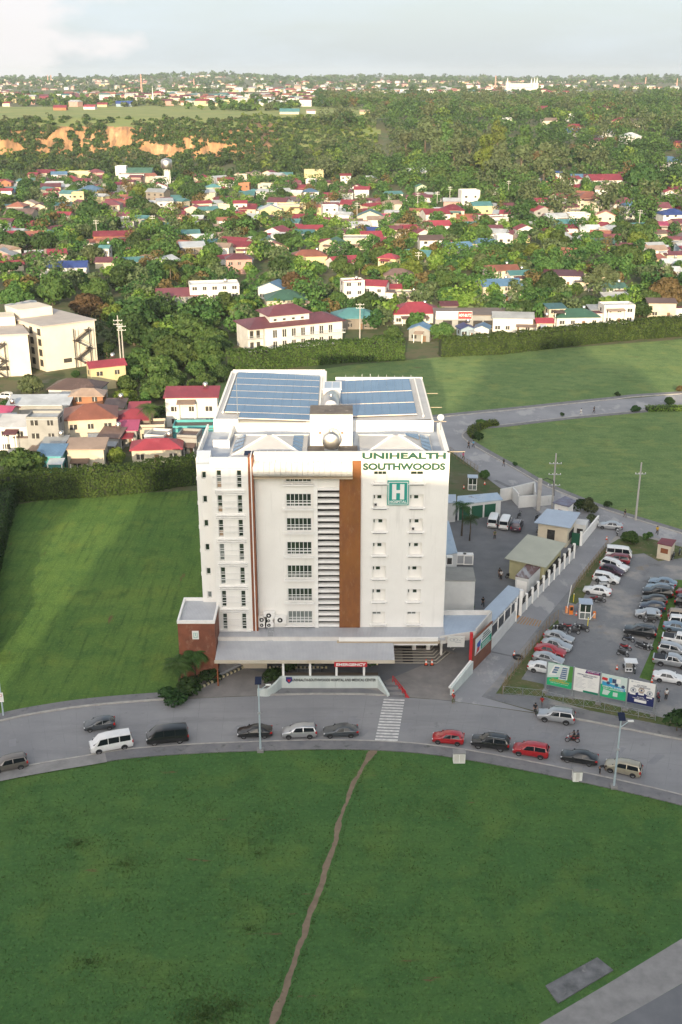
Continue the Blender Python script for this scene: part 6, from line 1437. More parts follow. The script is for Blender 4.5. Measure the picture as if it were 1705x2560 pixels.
LM = dict(d=leafmat('dark_foliage',(0.014,0.038,0.010),(0.027,0.065,0.016),(0.053,0.095,0.028)), m=leafmat('mid_foliage',(0.025,0.060,0.014),(0.047,0.098,0.022),(0.085,0.140,0.038)), l=leafmat('yellow_green_foliage',(0.048,0.091,0.010),(0.093,0.151,0.022),(0.155,0.212,0.046)),
          a=leafmat('olive_foliage',(0.039,0.059,0.022),(0.070,0.095,0.038),(0.108,0.132,0.060)), o=leafmat('rusty_foliage',(0.047,0.038,0.014),(0.090,0.065,0.024),(0.139,0.098,0.046)), h=leafmat('hedge_foliage',(0.022,0.054,0.010),(0.040,0.089,0.016),(0.074,0.129,0.028)))
LM['g'] = leafmat('grass_blades',(.060,.125,.038),(.078,.150,.044),(.105,.185,.052))
m_bark = mat('bark',(.13,.10,.07),.9,c2=(.07,.055,.04),vscale=1.5,coords='OBJ')
def leaf_cloud(rng, centers, radii, n, size, flat=.75, fill=.30):
    """leaf sized quads spread over and through a set of lobes, facing mostly outwards"""
    k = len(centers); w = np.array(radii)**2; idx = rng.choice(k, n, p=w/w.sum())
    d = rng.normal(size=(n,3)); d /= np.linalg.norm(d,axis=1)[:,None]
    d[:,2] = np.where(rng.random(n) < .62, np.abs(d[:,2]), d[:,2])
    rr = 1-rng.random(n)**2*fill; c = np.array(centers)[idx]; R_ = np.array(radii)[idx]
    p = c + d*(R_*rr)[:,None]*np.array([1,1,flat])
    nn = d + rng.normal(size=(n,3))*.55; nn[:,2] += .25; nn /= np.linalg.norm(nn,axis=1)[:,None]
    t = np.cross(nn, rng.normal(size=(n,3))); t /= np.linalg.norm(t,axis=1)[:,None]+1e-9; b = np.cross(nn,t)
    s = size*(.6+.8*rng.random(n))[:,None]; e = (.55+.5*rng.random(n))[:,None]
    q = np.stack([p-t*s-b*s*e*.6, p+t*s*.3-b*s*e, p+t*s+b*s*e*.5, p-t*s*.2+b*s*e],1)
    return q
def quads_mesh(name, q, mats, tone=None):
    n = len(q); me = bpy.data.meshes.new(name); me.vertices.add(n*4); me.loops.add(n*4); me.polygons.add(n)
    me.vertices.foreach_set('co', q.reshape(-1).astype(np.float32)); me.loops.foreach_set('vertex_index', np.arange(n*4,dtype=np.int32))
    me.polygons.foreach_set('loop_start', np.arange(0,n*4,4,dtype=np.int32))
    for m in (mats if isinstance(mats,(list,tuple)) else [mats]): me.materials.append(m)
    if tone is not None: me.polygons.foreach_set('material_index', tone.astype(np.int32))
    me.update(); me.validate(); return me
def crown(kind, seed, n, size):
    g = np.random.default_rng(seed); C_, R_ = [], []
    if kind == 'broad':
        for i in range(13):
            a = g.random()*6.28; r = 3.9*math.sqrt(g.random()); C_.append((r*math.cos(a), r*math.sin(a), 2.7+4.2*g.random()*(1-r/6.5))); R_.append(1.45+1.0*g.random())
        C_.append((0,0,5.6)); R_.append(2.5); C_.append((0,0,3.2)); R_.append(3.4); fl = .82
    elif kind == 'tall':
        for i in range(13):
            h = g.random(); r = (2.6-1.3*h)*math.sqrt(g.random()); a = g.random()*6.28; C_.append((r*math.cos(a),r*math.sin(a),2.4+9*h)); R_.append(1.0+.8*g.random())
        fl = 1.15
    elif kind == 'flatc':
        for i in range(15):
            a = g.random()*6.28; r = 5.2*math.sqrt(g.random()); C_.append((r*math.cos(a),r*math.sin(a),3.9+2.4*g.random()-.05*r*r*.5)); R_.append(1.3+.9*g.random())
        fl = .55
    else:
        for i in range(7):
            a = g.random()*6.28; r = .9*math.sqrt(g.random()); C_.append((r*math.cos(a),r*math.sin(a),.8+.9*g.random())); R_.append(.55+.4*g.random())
        fl = .9
    return leaf_cloud(g, C_, R_, n, size, fl), C_
def trunk_mesh(kind, C_, seed):
    g = random.Random(seed); b = MB(); b.smooth = True
    if kind == 'bush': b.tube([(0,0,0),(.1,0,.9)],[.08,.04],6)
    else:
        h = 3.0 if kind != 'tall' else 8; b.tube([(0,0,-.3),(.1,.05,h*.5),(0,.15,h)],[.42,.32,.18],8)
        for c in C_[:6]: b.tube([(.05,.05,h*(.45+.3*g.random())),tuple(.55*v for v in c[:2])+(c[2]*.8,),tuple(c)],[.17,.11,.05],5)
    return b.mesh('trunk',m_bark)
TREES = {}
for kind, nv, n, sz in (('broad',5,2600,.46),('tall',3,1500,.42),('flatc',2,2300,.44),('bush',3,420,.20)):
    for v in range(nv):
        q, C_ = crown(kind, 100+v*7+len(kind), n, sz); TREES[kind,v] = (quads_mesh('crown',q,LM['m']), trunk_mesh(kind,C_,v))
def frond_palm(seed, h=8, n=17, full=0):
    g = random.Random(seed); tb = MB(); tb.smooth = True; tb.tube([(0,0,-.2),(.15,0,h*.5),(.05,.1,h)],[.28,.2,.16],8); b = MB()
    for i in range(n):
        a = 2*math.pi*i/n+g.uniform(-.15,.15); up = g.uniform(.1,1.0); L_ = g.uniform(2.6,3.6); pts = []
        for k in range(8):
            s = k/7; pts.append(Vector((math.cos(a)*L_*s*(1-.1*up), math.sin(a)*L_*s*(1-.1*up), h+.1+up*2.2*s-3.0*s*s*(.55+.3*(1-up)))))
        side = Vector((-math.sin(a),math.cos(a),0))
        for k in range(1,8):
            d = (pts[k]-pts[k-1])
            for j in range(3+3*full):
                p = pts[k-1].lerp(pts[k],j/(3+3*full)); wd = .95*math.sin(math.pi*min(1,(k+j/3)/8.2))+.12
                for s_ in (-1,1): e = p+side*s_*wd+d*.9-Vector((0,0,.35*wd)); b.quad(p-d*.10,p+d*.16,e+d*.05,e-d*.02)
    return b.mesh('crown',LM['m']), tb.mesh('trunk',m_bark)
for v in range(2): TREES['palm',v] = frond_palm(v)
for v in range(2): TREES['fan',v] = frond_palm(v+5,6.2,30,1)
TOBJ = []
NAMES = dict(broad=('broadleaf_tree','tree'),tall=('tall_tree','tree'),flatc=('rain_tree','tree'),bush=('shrub','shrub'),fan=('palm_tree','palm'),palm=('palm_tree','palm'))
def tree(kind, loc, s, tone, hz=1.0, label=None, group=None):
    vs_ = [k for k in TREES if k[0] == kind]; k = vs_[len(TOBJ) % len(vs_)]
    nm, cat = NAMES[kind]; r = bpy.data.objects.new(nm,None); COL.objects.link(r); r.location = loc; r.scale = (s,s,s*hz); r.rotation_euler = (0,0,rnd.random()*6.28); r.empty_display_size = .3
    c, t = TREES[k]; o = meshobj('crown',c,r); setmat(o,LM[tone]); meshobj('trunk',t,r)
    r['category'] = cat
    if label: r['label'] = label
    if group: r['group'] = group
    TOBJ.append((r,kind,tone)); return r
def GT(px, py):
    """first point of the terrain met by the ray through a pixel"""
    x, y, d = ray(px,py); t = 60.0/y
    while t*y < 12000:
        if CAM_H+d*t <= ground_h(x*t,y*t): break
        t *= 1.012
    lo, hi = t/1.012, t
    for _ in range(18):
        m = (lo+hi)/2
        if CAM_H+d*m <= ground_h(x*m,y*m): hi = m
        else: lo = m
    return Vector((x*hi,y*hi,ground_h(x*hi,y*hi)))
CRP = dict(A=(0,0,1568/1705), C2=(1080,1180,2.5088), TL=(0,680,2.6133), V1=(0,150,1.8447), V2=(850,150,1.834), V3=(0,400,1.8447), V4=(850,400,1.834), V5=(300,600,2.24), V6=(950,580,2.0768), V7=(1050,950,2.394), F1=(420,1460,3.92), F2=(780,1540,3.92))
def CP(c, x, y): o = CRP[c]; return o[0]+x/o[2], o[1]+y/o[2]
OCC = []       # (x, y, radius) of what already stands
def hero_tree(c, x, yb, wd, tone, kind='broad', label=None, group=None):
    px, py = CP(c,x,yb); p = GT(px,py); z = PIX(p)[2]; W_ = wd/CRP[c][2]*z/F_PX
    base = dict(broad=10.6,tall=6.2,flatc=12.5,bush=2.5,palm=6.5,fan=6.2)[kind]; s = W_/base
    if kind == 'tall': s = min(s,2.3)
    OCC.append((p.x,p.y,W_*.36)); return tree(kind,p,s,tone,rnd.uniform(.9,1.1),label,group)
WOOD = 'trees among the houses'
for row in '''V6 600 440 140 d;V6 725 430 110 l;V6 830 432 110 m;V6 925 425 150 d;V6 1080 428 150 d;V6 170 255 150 l;V6 300 205 120 l;V6 360 245 100 o;V6 550 235 130 m;V6 722 205 90 l;V6 795 140 120 l;V6 890 145 100 l;V6 1085 115 100 l;V6 880 250 170 m flatc;V6 320 300 150 m;V6 350 375 140 m;V6 440 352 110 m;V6 1150 300 180 a;V6 1370 405 150 m;V6 1480 395 200 o;V6 1330 85 130 l;V6 330 565 140 m;V6 70 565 120 m;V6 160 505 85 d;V6 920 90 140 m;V6 30 135 90 l;V6 130 90 90 m;V6 490 195 120 m;V6 960 205 130 m flatc;V6 1270 195 170 m;V6 1230 280 110 d;V6 800 270 120 d
V5 590 440 190 m;V5 700 455 180 l;V5 620 330 150 m;V5 80 590 240 d;V5 200 480 210 d;V5 370 490 150 d;V5 520 310 110 m;V5 390 205 100 l;V5 300 300 100 a;V5 515 175 130 m;V5 200 270 200 d;V5 60 235 180 d;V5 850 260 160 m flatc;V5 950 265 120 m flatc;V5 1050 285 150 l;V5 1240 205 150 m;V5 1400 425 190 d;V5 1215 372 110 m;V5 1105 425 110 d;V5 430 610 240 m;V5 290 690 240 m;V5 450 710 240 m;V5 220 570 150 l;V5 110 745 180 m;V5 250 790 200 m;V5 560 640 150 d;V5 350 570 200 m;V5 1512 620 105 m;V5 900 195 150 d;V5 150 120 160 m;V5 240 90 130 l;V5 1100 200 110 m
TL 570 305 230 o;TL 350 215 280 m;TL 760 340 180 l;TL 900 430 330 d;TL 1010 560 260 d;TL 1040 700 230 m;TL 1210 640 260 m;TL 1380 520 240 m;TL 1050 830 260 m;TL 820 880 170 l;TL 830 790 160 m;TL 770 1255 150 l;TL 150 1345 270 m;TL 1330 790 200 m;TL 1450 720 150 d;TL 200 800 170 a;TL 940 640 200 m;TL 700 560 140 d;TL 100 240 220 m;TL 640 180 200 m;TL 800 130 240 d;TL 980 140 200 d
TL 985 1085 170 m palm;TL 1120 110 120 l palm;F1 115 1000 300 m fan;F1 275 905 290 m fan;C2 185 400 150 d palm;C2 235 430 130 d palm;V7 1005 790 120 a broad;C2 1250 445 120 m broad;C2 1000 330 70 a bush;C2 930 240 90 d bush;C2 1350 430 60 m bush
V3 640 185 95 l;V3 130 165 120 d;V3 340 165 70 m;V3 500 160 90 m;V3 890 195 120 d;V3 1295 200 90 d;V3 1490 150 70 m;V3 700 260 90 a;V3 420 300 150 d;V3 1140 345 130 d;V3 860 370 120 m;V3 1010 300 110 m;V3 60 300 110 m;V3 200 430 140 d;V3 640 240 110 d;V3 1210 405 110 m;V3 1500 390 120 m;V3 870 505 110 l;V3 980 470 120 m;V3 420 480 120 a;V3 730 430 130 m;V3 780 470 150 m;V3 540 430 90 m;V3 390 370 100 m;V3 100 430 130 d;V3 20 420 120 d;V3 300 380 100 d
V4 320 310 100 a;V4 550 380 140 d;V4 650 385 120 m;V4 870 300 80 m;V4 1360 400 140 m;V4 230 420 90 m;V4 440 480 100 l;V4 340 500 130 l;V4 960 400 120 l;V4 1290 350 90 m;V4 1170 390 90 m;V4 660 330 100 m;V4 1220 240 70 m;V4 700 480 130 m;V4 620 480 110 m;V4 1380 150 180 d;V4 1290 200 120 d'''.replace('\n',';').split(';'):
    q = row.split(); hero_tree(q[0],float(q[1]),float(q[2]),float(q[3]),q[4],q[5] if len(q) > 5 else 'broad',None,WOOD)
for o,k,t_ in TOBJ:
    if k == 'fan': o.scale.z *= .92; o.location.y -= .5
# small roadside trees and shrubs with their own spots
for c,x,y,wd,tone,kind,lab in [('V7',365,275,60,'m','broad','small round tree behind the yellow hedge on the back road bend'),('V7',1180,95,40,'d','broad','little tree on the far kerb of the back road'),('V7',1287,190,60,'d','broad','small tree on the near kerb of the straight back road'),('V7',1492,150,70,'d','broad','small tree nearest the right edge by the back road'),('V7',850,220,28,'d','bush','tiny bush on the near kerb of the straight back road'),('V7',390,590,70,'m','broad','small tree by the sentry booth near the back road'),('V7',552,670,46,'m','broad','slim young tree on the kerb above the white yard wall'),('V7',568,515,30,'d','bush','small dark bush on the back field edge'),('V7',1125,762,45,'d','bush','dark bush on the back field beside the far kerb'),('V7',1555,70,50,'o','broad','rusty small tree on the back field at the right edge'),('V7',350,365,60,'d','bush','dark green bush at the near end of the yellow hedge'),
  ('F2',600,610,75,'m','bush','round bright shrub at the right end of the sign wall'),('F2',450,612,90,'d','bush','dark spiky shrub on the sign wall below the EMERGENCY sign'),('F2',310,615,110,'d','bush','largest dark shrub in the middle of the sign wall planter'),('F2',200,600,60,'d','bush','small dark shrub left of the canopy column on the sign wall'),('F2',20,598,90,'d','bush','dark shrub on the sign wall under the canopy middle'),('F1',1190,880,150,'d','bush','dark shrub at the left end of the sign wall'),('F1',1040,960,190,'d','bush','broad dark shrub where the sign wall curves down'),
  ('F1',60,1150,270,'d','bush','dense low bush below the palms by the drive'),('F1',230,1080,270,'d','bush','dense dark bush under the palms against the brown annex'),('F1',385,970,220,'d','bush','dark bush tucked against the brown annex corner'),('C2',205,885,110,'d','bush','green shrub behind the blue covered walk roof'),('C2',170,850,80,'m','bush','shrub between the condensers and the white annex'),('A',1556,1682,60,'d','bush','dense green bush at the right edge below the navy hoarding')]: hero_tree(c,x,y,wd,tone,kind,lab)
for o,k,t_ in TOBJ[-24:]:
    if 'palms' in o['label'] or 'annex corner' in o['label']: o.scale.z *= .6
    if k == 'bush' and o['label'].startswith(('round bright','dark spiky','largest dark','small dark shrub left','dark shrub on')): o.location.z = 1.4; o.location.y += .9
def hedge(label, pts, w, h, tone, dens=11, size=.24, name='hedge'):
    g = np.random.default_rng(len(pts)*7+int(abs(pts[0].x))); P_ = [];
    c = curve_pts(pts,10)
    for a, b_ in zip(c[:-1],c[1:]):
        L_ = (b_-a).length; m_ = max(1,int(L_*(w+2*h)*dens)); d = (b_-a).normalized(); nr = Vector((-d.y,d.x,0))
        u = g.random(m_)*L_; k = g.random(m_); side = np.where(g.random(m_) < h/(w+2*h)*1.2,-1,np.where(g.random(m_) < .6,0,1))
        for i in range(m_):
            p = a+d*u[i]; lump = 1+.13*nz(p.x,p.y,4.5,3)+.09*nz(p.x,p.y,1.1,5)
            if side[i] == 0: q = p+nr*(k[i]-.5)*w+Vector((0,0,h*(lump+.16*nz(p.x,p.y,9,1))-abs(k[i]-.5)**3*1.6)); n_ = Vector((0,0,1))
            else: q = p+nr*side[i]*(w/2)*(lump-.18*k[i]**3)+Vector((0,0,h*lump*k[i])); n_ = nr*float(side[i])
            P_.append((*q,*n_))
    P_ = np.array(P_); n = len(P_); p = P_[:,:3]+g.normal(size=(n,3))*.12; nn = P_[:,3:]+g.normal(size=(n,3))*.5; nn[:,2] += .2; nn /= np.linalg.norm(nn,axis=1)[:,None]
    t = np.cross(nn,g.normal(size=(n,3))); t /= np.linalg.norm(t,axis=1)[:,None]; b_ = np.cross(nn,t); s = size*(.6+.8*g.random(n))[:,None]
    q = np.stack([p-t*s-b_*s*.5,p+t*s*.3-b_*s*.7,p+t*s+b_*s*.4,p-t*s*.2+b_*s*.7],1); q[:,:,2] = np.maximum(q[:,:,2],.01)
    r = thing(name,label,'hedge',pts[0]); o = meshobj('foliage',quads_mesh('foliage',q,LM[tone]),r); o.matrix_parent_inverse = Matrix.Translation(-Vector(pts[0]))
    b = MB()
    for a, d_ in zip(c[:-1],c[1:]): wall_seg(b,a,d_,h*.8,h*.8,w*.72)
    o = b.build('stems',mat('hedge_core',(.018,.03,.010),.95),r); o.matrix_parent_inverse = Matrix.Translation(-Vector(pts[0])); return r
hedge('long clipped hedge between the left lawn and the village houses',[TL(-200,1560),TL(60,1500),TL(300,1475),TL(640,1455),TL(1000,1420),TL(1130,1395),TL(1280,1380)],3.0,6.0,'h',17,.19)
hedge('tall hedge row running along the left edge of the side lawn',[A(-75,1560),A(-25,1330),A(10,1190),A(30,1140)],3.2,4.5,'d',14,.21)
hedge('dark hedge along the big field, left stretch behind the hospital',[V5(600,745),V5(760,735),V5(900,715),V5(1150,690),V5(1400,675),V5(1590,668)],3.4,6.5,'h',13,.24)
hedge('sunlit hedge along the big field, right stretch',[V6(310,645),V6(420,638),V6(620,630),V6(800,610),V6(1010,585),V6(1250,560),V6(1568,535),V6(1900,505)],3.4,6.0,'h',13,.24)
hedge('low clipped yellow green hedge on the back road bend',[V7(335,352),V7(315,318),V7(345,295),V7(400,275),V7(462,268)],2.4,1.1,'l',26,.14)
hedge('low clipped yellow green hedge by the straight road at the right edge',[V7(1355,185),V7(1450,182),V7(1700,178)],2.4,1.1,'l',26,.14)
for r in 'V2 390 420 150 a;V2 300 480 90 a;V2 440 485 100 a;V2 520 505 120 a;V2 590 520 110 a;V2 655 560 110 l;V2 740 565 120 a;V2 825 575 90 a;V2 930 590 140 a;V2 720 430 120 l;V2 400 330 150 a;V2 840 470 110 m;V2 480 440 100 m'.split(';'):
    q = r.split(); hero_tree(q[0],float(q[1]),float(q[2]),float(q[3]),q[4],'tall',None,'tall trees on the wooded slope')
for r in 'V2 910 500 115 o;V2 1090 495 130 d;V2 1390 605 180 d;V2 1290 470 110 d;V2 980 450 120 d;V2 560 600 130 m;V2 450 590 120 m;V2 1180 500 110 m;V2 60 500 120 m'.split(';'):
    q = r.split(); hero_tree(q[0],float(q[1]),float(q[2]),float(q[3]),q[4],'broad',None,WOOD)
for r in 'TL 640 760 110 m;TL 700 1010 90 d;TL 430 780 110 m;TL 40 900 90 d;TL 1000 960 120 d;TL 1100 930 120 m;TL 930 930 110 m;TL 870 1130 80 d;TL 30 1240 120 d;TL 660 1290 70 m;TL 1230 1250 90 d;TL 500 690 70 d;TL 700 690 130 d;TL 900 720 150 m;TL 980 780 150 d;TL 1150 760 170 m;TL 1290 690 160 m;TL 1320 610 150 d;TL 900 600 150 m;TL 860 660 110 d;TL 1130 860 120 d;TL 1400 640 130 m;TL 950 860 110 m;TL 1250 830 110 d;TL 680 640 90 d;TL 560 520 90 m'.split(';'):
    q = r.split(); hero_tree(q[0],float(q[1]),float(q[2]),float(q[3]),q[4],'broad',None,WOOD)
# loose grass tufts that roughen the front lawn, its edge and the path
def tufts():
    g = np.random.default_rng(3); P_ = []; S_ = []
    le = sorted(((p.x,p.y) for p in lawn_edge)); lx = [p[0] for p in le]; ly = [p[1] for p in le]
    cx = sorted((((a.y+b.y)/2,(a.x+b.x)/2) for a,b in zip(curve_pts(pl,10),curve_pts(pr_,10)))); cy_ = [p[0] for p in cx]; cx_ = [p[1] for p in cx]
    n = 0
    while n < 30000:
        y = 66+60*g.random(); x = (g.random()-.5)*.72*y*1.15; top = np.interp(x,lx,ly); pc = np.interp(y,cy_,cx_) if y < cy_[-1] else 1e9
        d = abs(x-pc); e = top-y
        ux, uy, _ = PIX((x,y,0)); ux /= K8; uy /= K8
        if e < .02 or d < .42 or (ux > 1180 and uy > 2340-(ux-1240)*.6): continue
        k = .16+.9*max(0,nz(x,y,5,2)+.4*nz(x,y,1.2,7)-.05)+.7*(e < .35)+.8*(d < .9)
        if g.random() > k: continue
        P_.append((x,y,0)); S_.append(.055+.05*g.random()); n += 1
    for px,py,r,m,s in ((355,755,1.6,260,.09),(580,850,1.8,260,.09),(410,1300,2.0,280,.09),(945,1545,2.2,600,.12),(1070,1500,1.8,300,.10),(1150,1150,1.4,160,.08),(1190,800,2.2,200,.08)):
        c = G(px/1.8447,1700+py/1.8447)
        for _ in range(m): a = g.random()*6.28; q = r*abs(g.normal())*.6; P_.append((c.x+q*1.5*math.cos(a),c.y+q*math.sin(a),0)); S_.append(s*(.7+.6*g.random()))
    P_ = np.array(P_); S_ = np.array(S_)[:,None]; n = len(P_); a = g.random(n)*6.28; t = np.stack([np.cos(a),np.sin(a),np.zeros(n)],1); l = g.normal(size=(n,3))*.5; l[:,2] = 1
    q = np.stack([P_-t*S_*.6,P_+t*S_*.6,P_+t*S_*.5+l*S_*1.3,P_-t*S_*.4+l*S_*1.1],1); q[:,:,2] = np.maximum(q[:,:,2],.004)
    tag(meshobj('grass_tufts',quads_mesh('grass_tufts',q,LM['g'])),kind='stuff')
tufts()
# ================================================================ HOUSES
WALLS = dict(w=(0.602,0.593,0.568),c=(0.516,0.464,0.370),y=(0.516,0.447,0.258),p=(0.430,0.258,0.224),g=(0.284,0.284,0.275),o=(.33,.145,.075),b=(0.275,0.361,0.430),k=(0.206,0.181,0.155),e=(0.413,0.482,0.361),t=(0.086,0.344,0.361))
ROOFS = dict(r=(.25,.035,.052),m=(.145,.045,.058),o=(.32,.12,.08),t=(.07,.19,.20),g=(.06,.15,.105),b=(.10,.20,.33),s=(.40,.43,.46),k=(.13,.085,.075),w=(.55,.55,.54),u=(.03,.06,.22),n=(.30,.22,.17),q=(.32,.055,.12))
WM = {k: mat('house_wall_'+str(i+1),c,.85,c2=tuple(v*.78 for v in c),vscale=.35,detail=8) for i,(k,c) in enumerate(WALLS.items())}
RM = {}
for i,(k,c) in enumerate(ROOFS.items()):
    m = mat('sheet_roof_'+str(i+1),c,.5,c2=tuple(v*.72 for v in c),vscale=.22,detail=8,obrand=.35); layer(m,tuple(min(1,v*1.5+.06) for v in c),.5,.58,.74,stretch=(1,.4,1),fac=.45); wavebump(m,1.1,'X',.6,.06); RM[k] = m
um = MB(); um.box(-.5,.5,-.04,.04,-.5,.5); WINM = um.mesh('window',m_dark); um = MB(); um.box(-.5,.5,-.03,.03,-.5,.5); FRM = um.mesh('frame',m_frame); um = MB(); um.box(-.5,.5,-.05,.05,-.5,.5); DOORM = um.mesh('door',mat('house_door',(.16,.09,.05),.7))
HOBJ = []
WN = dict(w='white',c='cream',y='yellow',p='pink',g='grey',o='orange',b='pale blue',k='brown',e='pale green',t='turquoise')
RN = dict(r='red',m='maroon',o='terracotta',t='teal',g='green',b='blue',s='silver grey',k='dark brown',w='white',u='deep blue',n='tan',q='pink red')
def house(loc, w, d, h, wall, roof, kind, rz=0.0, pitch=.42, det=2, label=None, eave=.45, name='house', storeys=2):
    t = thing(name,label,'house',loc,rz,'houses of the village'); x, y = w/2, d/2
    b = MB()
    if kind == 'gable': b.yprism([(-x,0),(x,0),(x,h),(-x,h)],-y,y) if False else b.xprism([(-y,0),(y,0),(y,h),(0,h+pitch*y),(-y,h)],-x,x)
    elif kind == 'gablef': b.yprism([(-x,0),(x,0),(x,h),(0,h+pitch*x),(-x,h)],-y,y)
    else: b.box(-x,x,-y,y,0,h)
    o = b.build('wall',WM[wall],t)
    b = MB(); e = eave; th = .16
    def slab(q):
        q = [Vector(p) for p in q]; n_ = len(q); up = [p+Vector((0,0,th)) for p in q]; b.add(q+up,[tuple(range(n_))[::-1],tuple(range(n_,2*n_))]+[(i,(i+1)%n_,n_+(i+1)%n_,n_+i) for i in range(n_)])
    if kind == 'gable':
        zr_ = h+pitch*y+.02; ze = h-pitch*e+.02
        slab([(-x-e,-y-e,ze),(x+e,-y-e,ze),(x+e,0,zr_),(-x-e,0,zr_)]); slab([(x+e,y+e,ze),(-x-e,y+e,ze),(-x-e,0,zr_),(x+e,0,zr_)])
    elif kind == 'gablef':
        zr_ = h+pitch*x+.02; ze = h-pitch*e+.02
        slab([(x+e,-y-e,ze),(x+e,y+e,ze),(0,y+e,zr_),(0,-y-e,zr_)]); slab([(-x-e,y+e,ze),(-x-e,-y-e,ze),(0,-y-e,zr_),(0,y+e,zr_)])
    elif kind == 'hip':
        X, Y = x+e, y+e; ze = h+.01; s_ = min(X,Y); zr_ = ze+pitch*s_
        if X >= Y: p, q = (-X+Y,0,zr_), (X-Y,0,zr_)
        else: p, q = (0,-Y+X,zr_), (0,Y-X,zr_)
        A1, A2, A3, A4 = (-X,-Y,ze),(X,-Y,ze),(X,Y,ze),(-X,Y,ze)
        b.box(-X,X,-Y,Y,ze-.18,ze-.004)
        if X >= Y: b.add([A1,A2,A3,A4,p,q],[(0,1,5,4),(1,2,5),(2,3,4,5),(3,0,4)])
        else: b.add([A1,A2,A3,A4,p,q],[(0,1,4),(1,2,5,4),(2,3,5),(3,0,4,5)])
    elif kind == 'shed': slab([(-x-e,-y-e,h+.02),(x+e,-y-e,h+.02),(x+e,y+e,h+.02+.16*d),(-x-e,y+e,h+.02+.16*d)])
    else:
        b.box(-x-.08,x+.08,-y-.08,y+.08,h+.003,h+.12)
        b2 = MB()
        for a in ((-x,x,-y,-y+.2),(-x,x,y-.2,y),(-x,-x+.2,-y+.2,y-.2),(x-.2,x,-y+.2,y-.2)): b2.box(*a,h+.124,h+.7)
        b2.build('parapet',WM[wall],t)
    o = b.build('roof',RM[roof],t)
    if det:
        n = max(2,int(w/(3.2 if det > 1 else 4.5))); fl = max(1,round(h/3.0))
        for f in range(fl):
            for i in range(n):
                xx = -x+w*(i+.5)/n; zz = 3.0*f+1.7
                if zz+.6 > h: continue
                if f == 0 and i == n//2: o = meshobj('door',DOORM,t,(xx,-y-.03,1.05)); o.scale = (1.0,1,2.1); continue
                o = meshobj('window',WINM,t,(xx,-y-.03,zz)); o.scale = (1.25 if i % 2 else 1.6,1,1.15)
                if det > 1: f_ = meshobj('frame',FRM,o,(0,-.05,0)); f_.scale = (.06,1,1.0)
            if det > 1:
                for sx in (-1,1):
                    for j in range(max(1,int(d/4.5))):
                        zz = 3.0*f+1.7
                        if zz+.6 > h: continue
                        o = meshobj('window',WINM,t,(sx*(x+.03),-y+d*(j+.5)/max(1,int(d/4.5)),zz)); o.scale = (1.1,1,1.1); o.rotation_euler = (0,0,math.pi/2)
    rl = random.Random(int(abs(loc[0]*7+loc[1]*13)))
    if det and rl.random() < .7:
        a = rl.uniform(-x,x*.2); c_ = min(x+1.2,a+w*rl.uniform(.35,.7)); zt_ = min(h-.4,2.9 if rl.random() < .6 else h-.5); ln = rl.uniform(1.6,3.2)
        b = MB(); q = [(a,-y-ln,zt_-.45),(c_,-y-ln,zt_-.45),(c_,-y-.06,zt_),(a,-y-.06,zt_)]; b.add([(p[0],p[1],p[2]) for p in q]+[(p[0],p[1],p[2]+.1) for p in q],[(3,2,1,0),(4,5,6,7),(0,1,5,4),(1,2,6,5),(2,3,7,6),(3,0,4,7)]); le_ = b.build('porch_roof',RM[rl.choice('kkssmnrt')],t)
        if det > 1:
            for xx in (a+.15,c_-.15): b = MB(); b.bar((xx,-y-ln+.15,0),(xx,-y-ln+.15,zt_-.47),.16,.16); b.build('porch_post',m_trim,t)
    if det and rl.random() < .35 and kind in ('gable','shed','flat'):
        s2 = rl.choice((-1,1)); dd = d*rl.uniform(.45,.8); ww = rl.uniform(2.2,3.6); hh = h*rl.uniform(.45,.7); x0 = x+.02 if s2 > 0 else -x-ww-.02
        b = MB(); b.box(x0,x0+ww,-dd/2,dd/2,0,hh); b.build('side_room',WM[rl.choice('gckw')],t); b = MB(); b.box(x0-.2 if s2 < 0 else x0,x0+ww+(.2 if s2 > 0 else 0),-dd/2-.3,dd/2+.3,hh+.004,hh+.14); b.build('side_roof',RM[rl.choice('ksnmm')],t)
    if det > 1 and rl.random() < .4: b = MB(); b.smooth = True; b.lathe([(.3,0),(.62,.08),(.64,1.0),(.4,1.25),(.1,1.3)],12,(x*.5,y*.6,h+(1.2 if kind != 'flat' else .13))); b.build('roof_tank',m_steel,t)
    HOBJ.append((t,wall,roof,kind,storeys,bool(label))); OCC.append((loc[0],loc[1],.5*max(w,d))); return t
HK = dict(G='gable',F='gablef',H='hip',X='flat',S='shed')
def hero(c, x0, x1, yb, st, wall, roof, kind, rot=0, dr=.8, label=None):
    px, py = CP(c,(x0+x1)/2,yb); p = GT(px,py); z = PIX(p)[2]; w_ = (x1-x0)/CRP[c][2]*z/F_PX; ca = abs(math.cos(R(rot)))+dr*abs(math.sin(R(rot))); w_ = max(4.5,w_/ca)
    d = min(16,max(5,w_*dr)); h = 3.1*st; q = p+Vector((0,d/2,0)); q.z = ground_h(q.x,q.y)-.3
    det = 2 if p.y < 520 else (1 if p.y < 900 else 0)
    return house(q,w_,d,h+.3,wall,roof,HK[kind],R(rot),.40 if kind != 'H' else .45,det,label,storeys=st)
def rows(c, s):
    for r in s.split(';'):
        q = r.split(); hero(c,float(q[0]),float(q[1]),float(q[2]),float(q[3]),q[4][0],q[4][1],q[4][2],float(q[5]) if len(q) > 5 else rnd.uniform(-14,14),float(q[6]) if len(q) > 6 else .8)
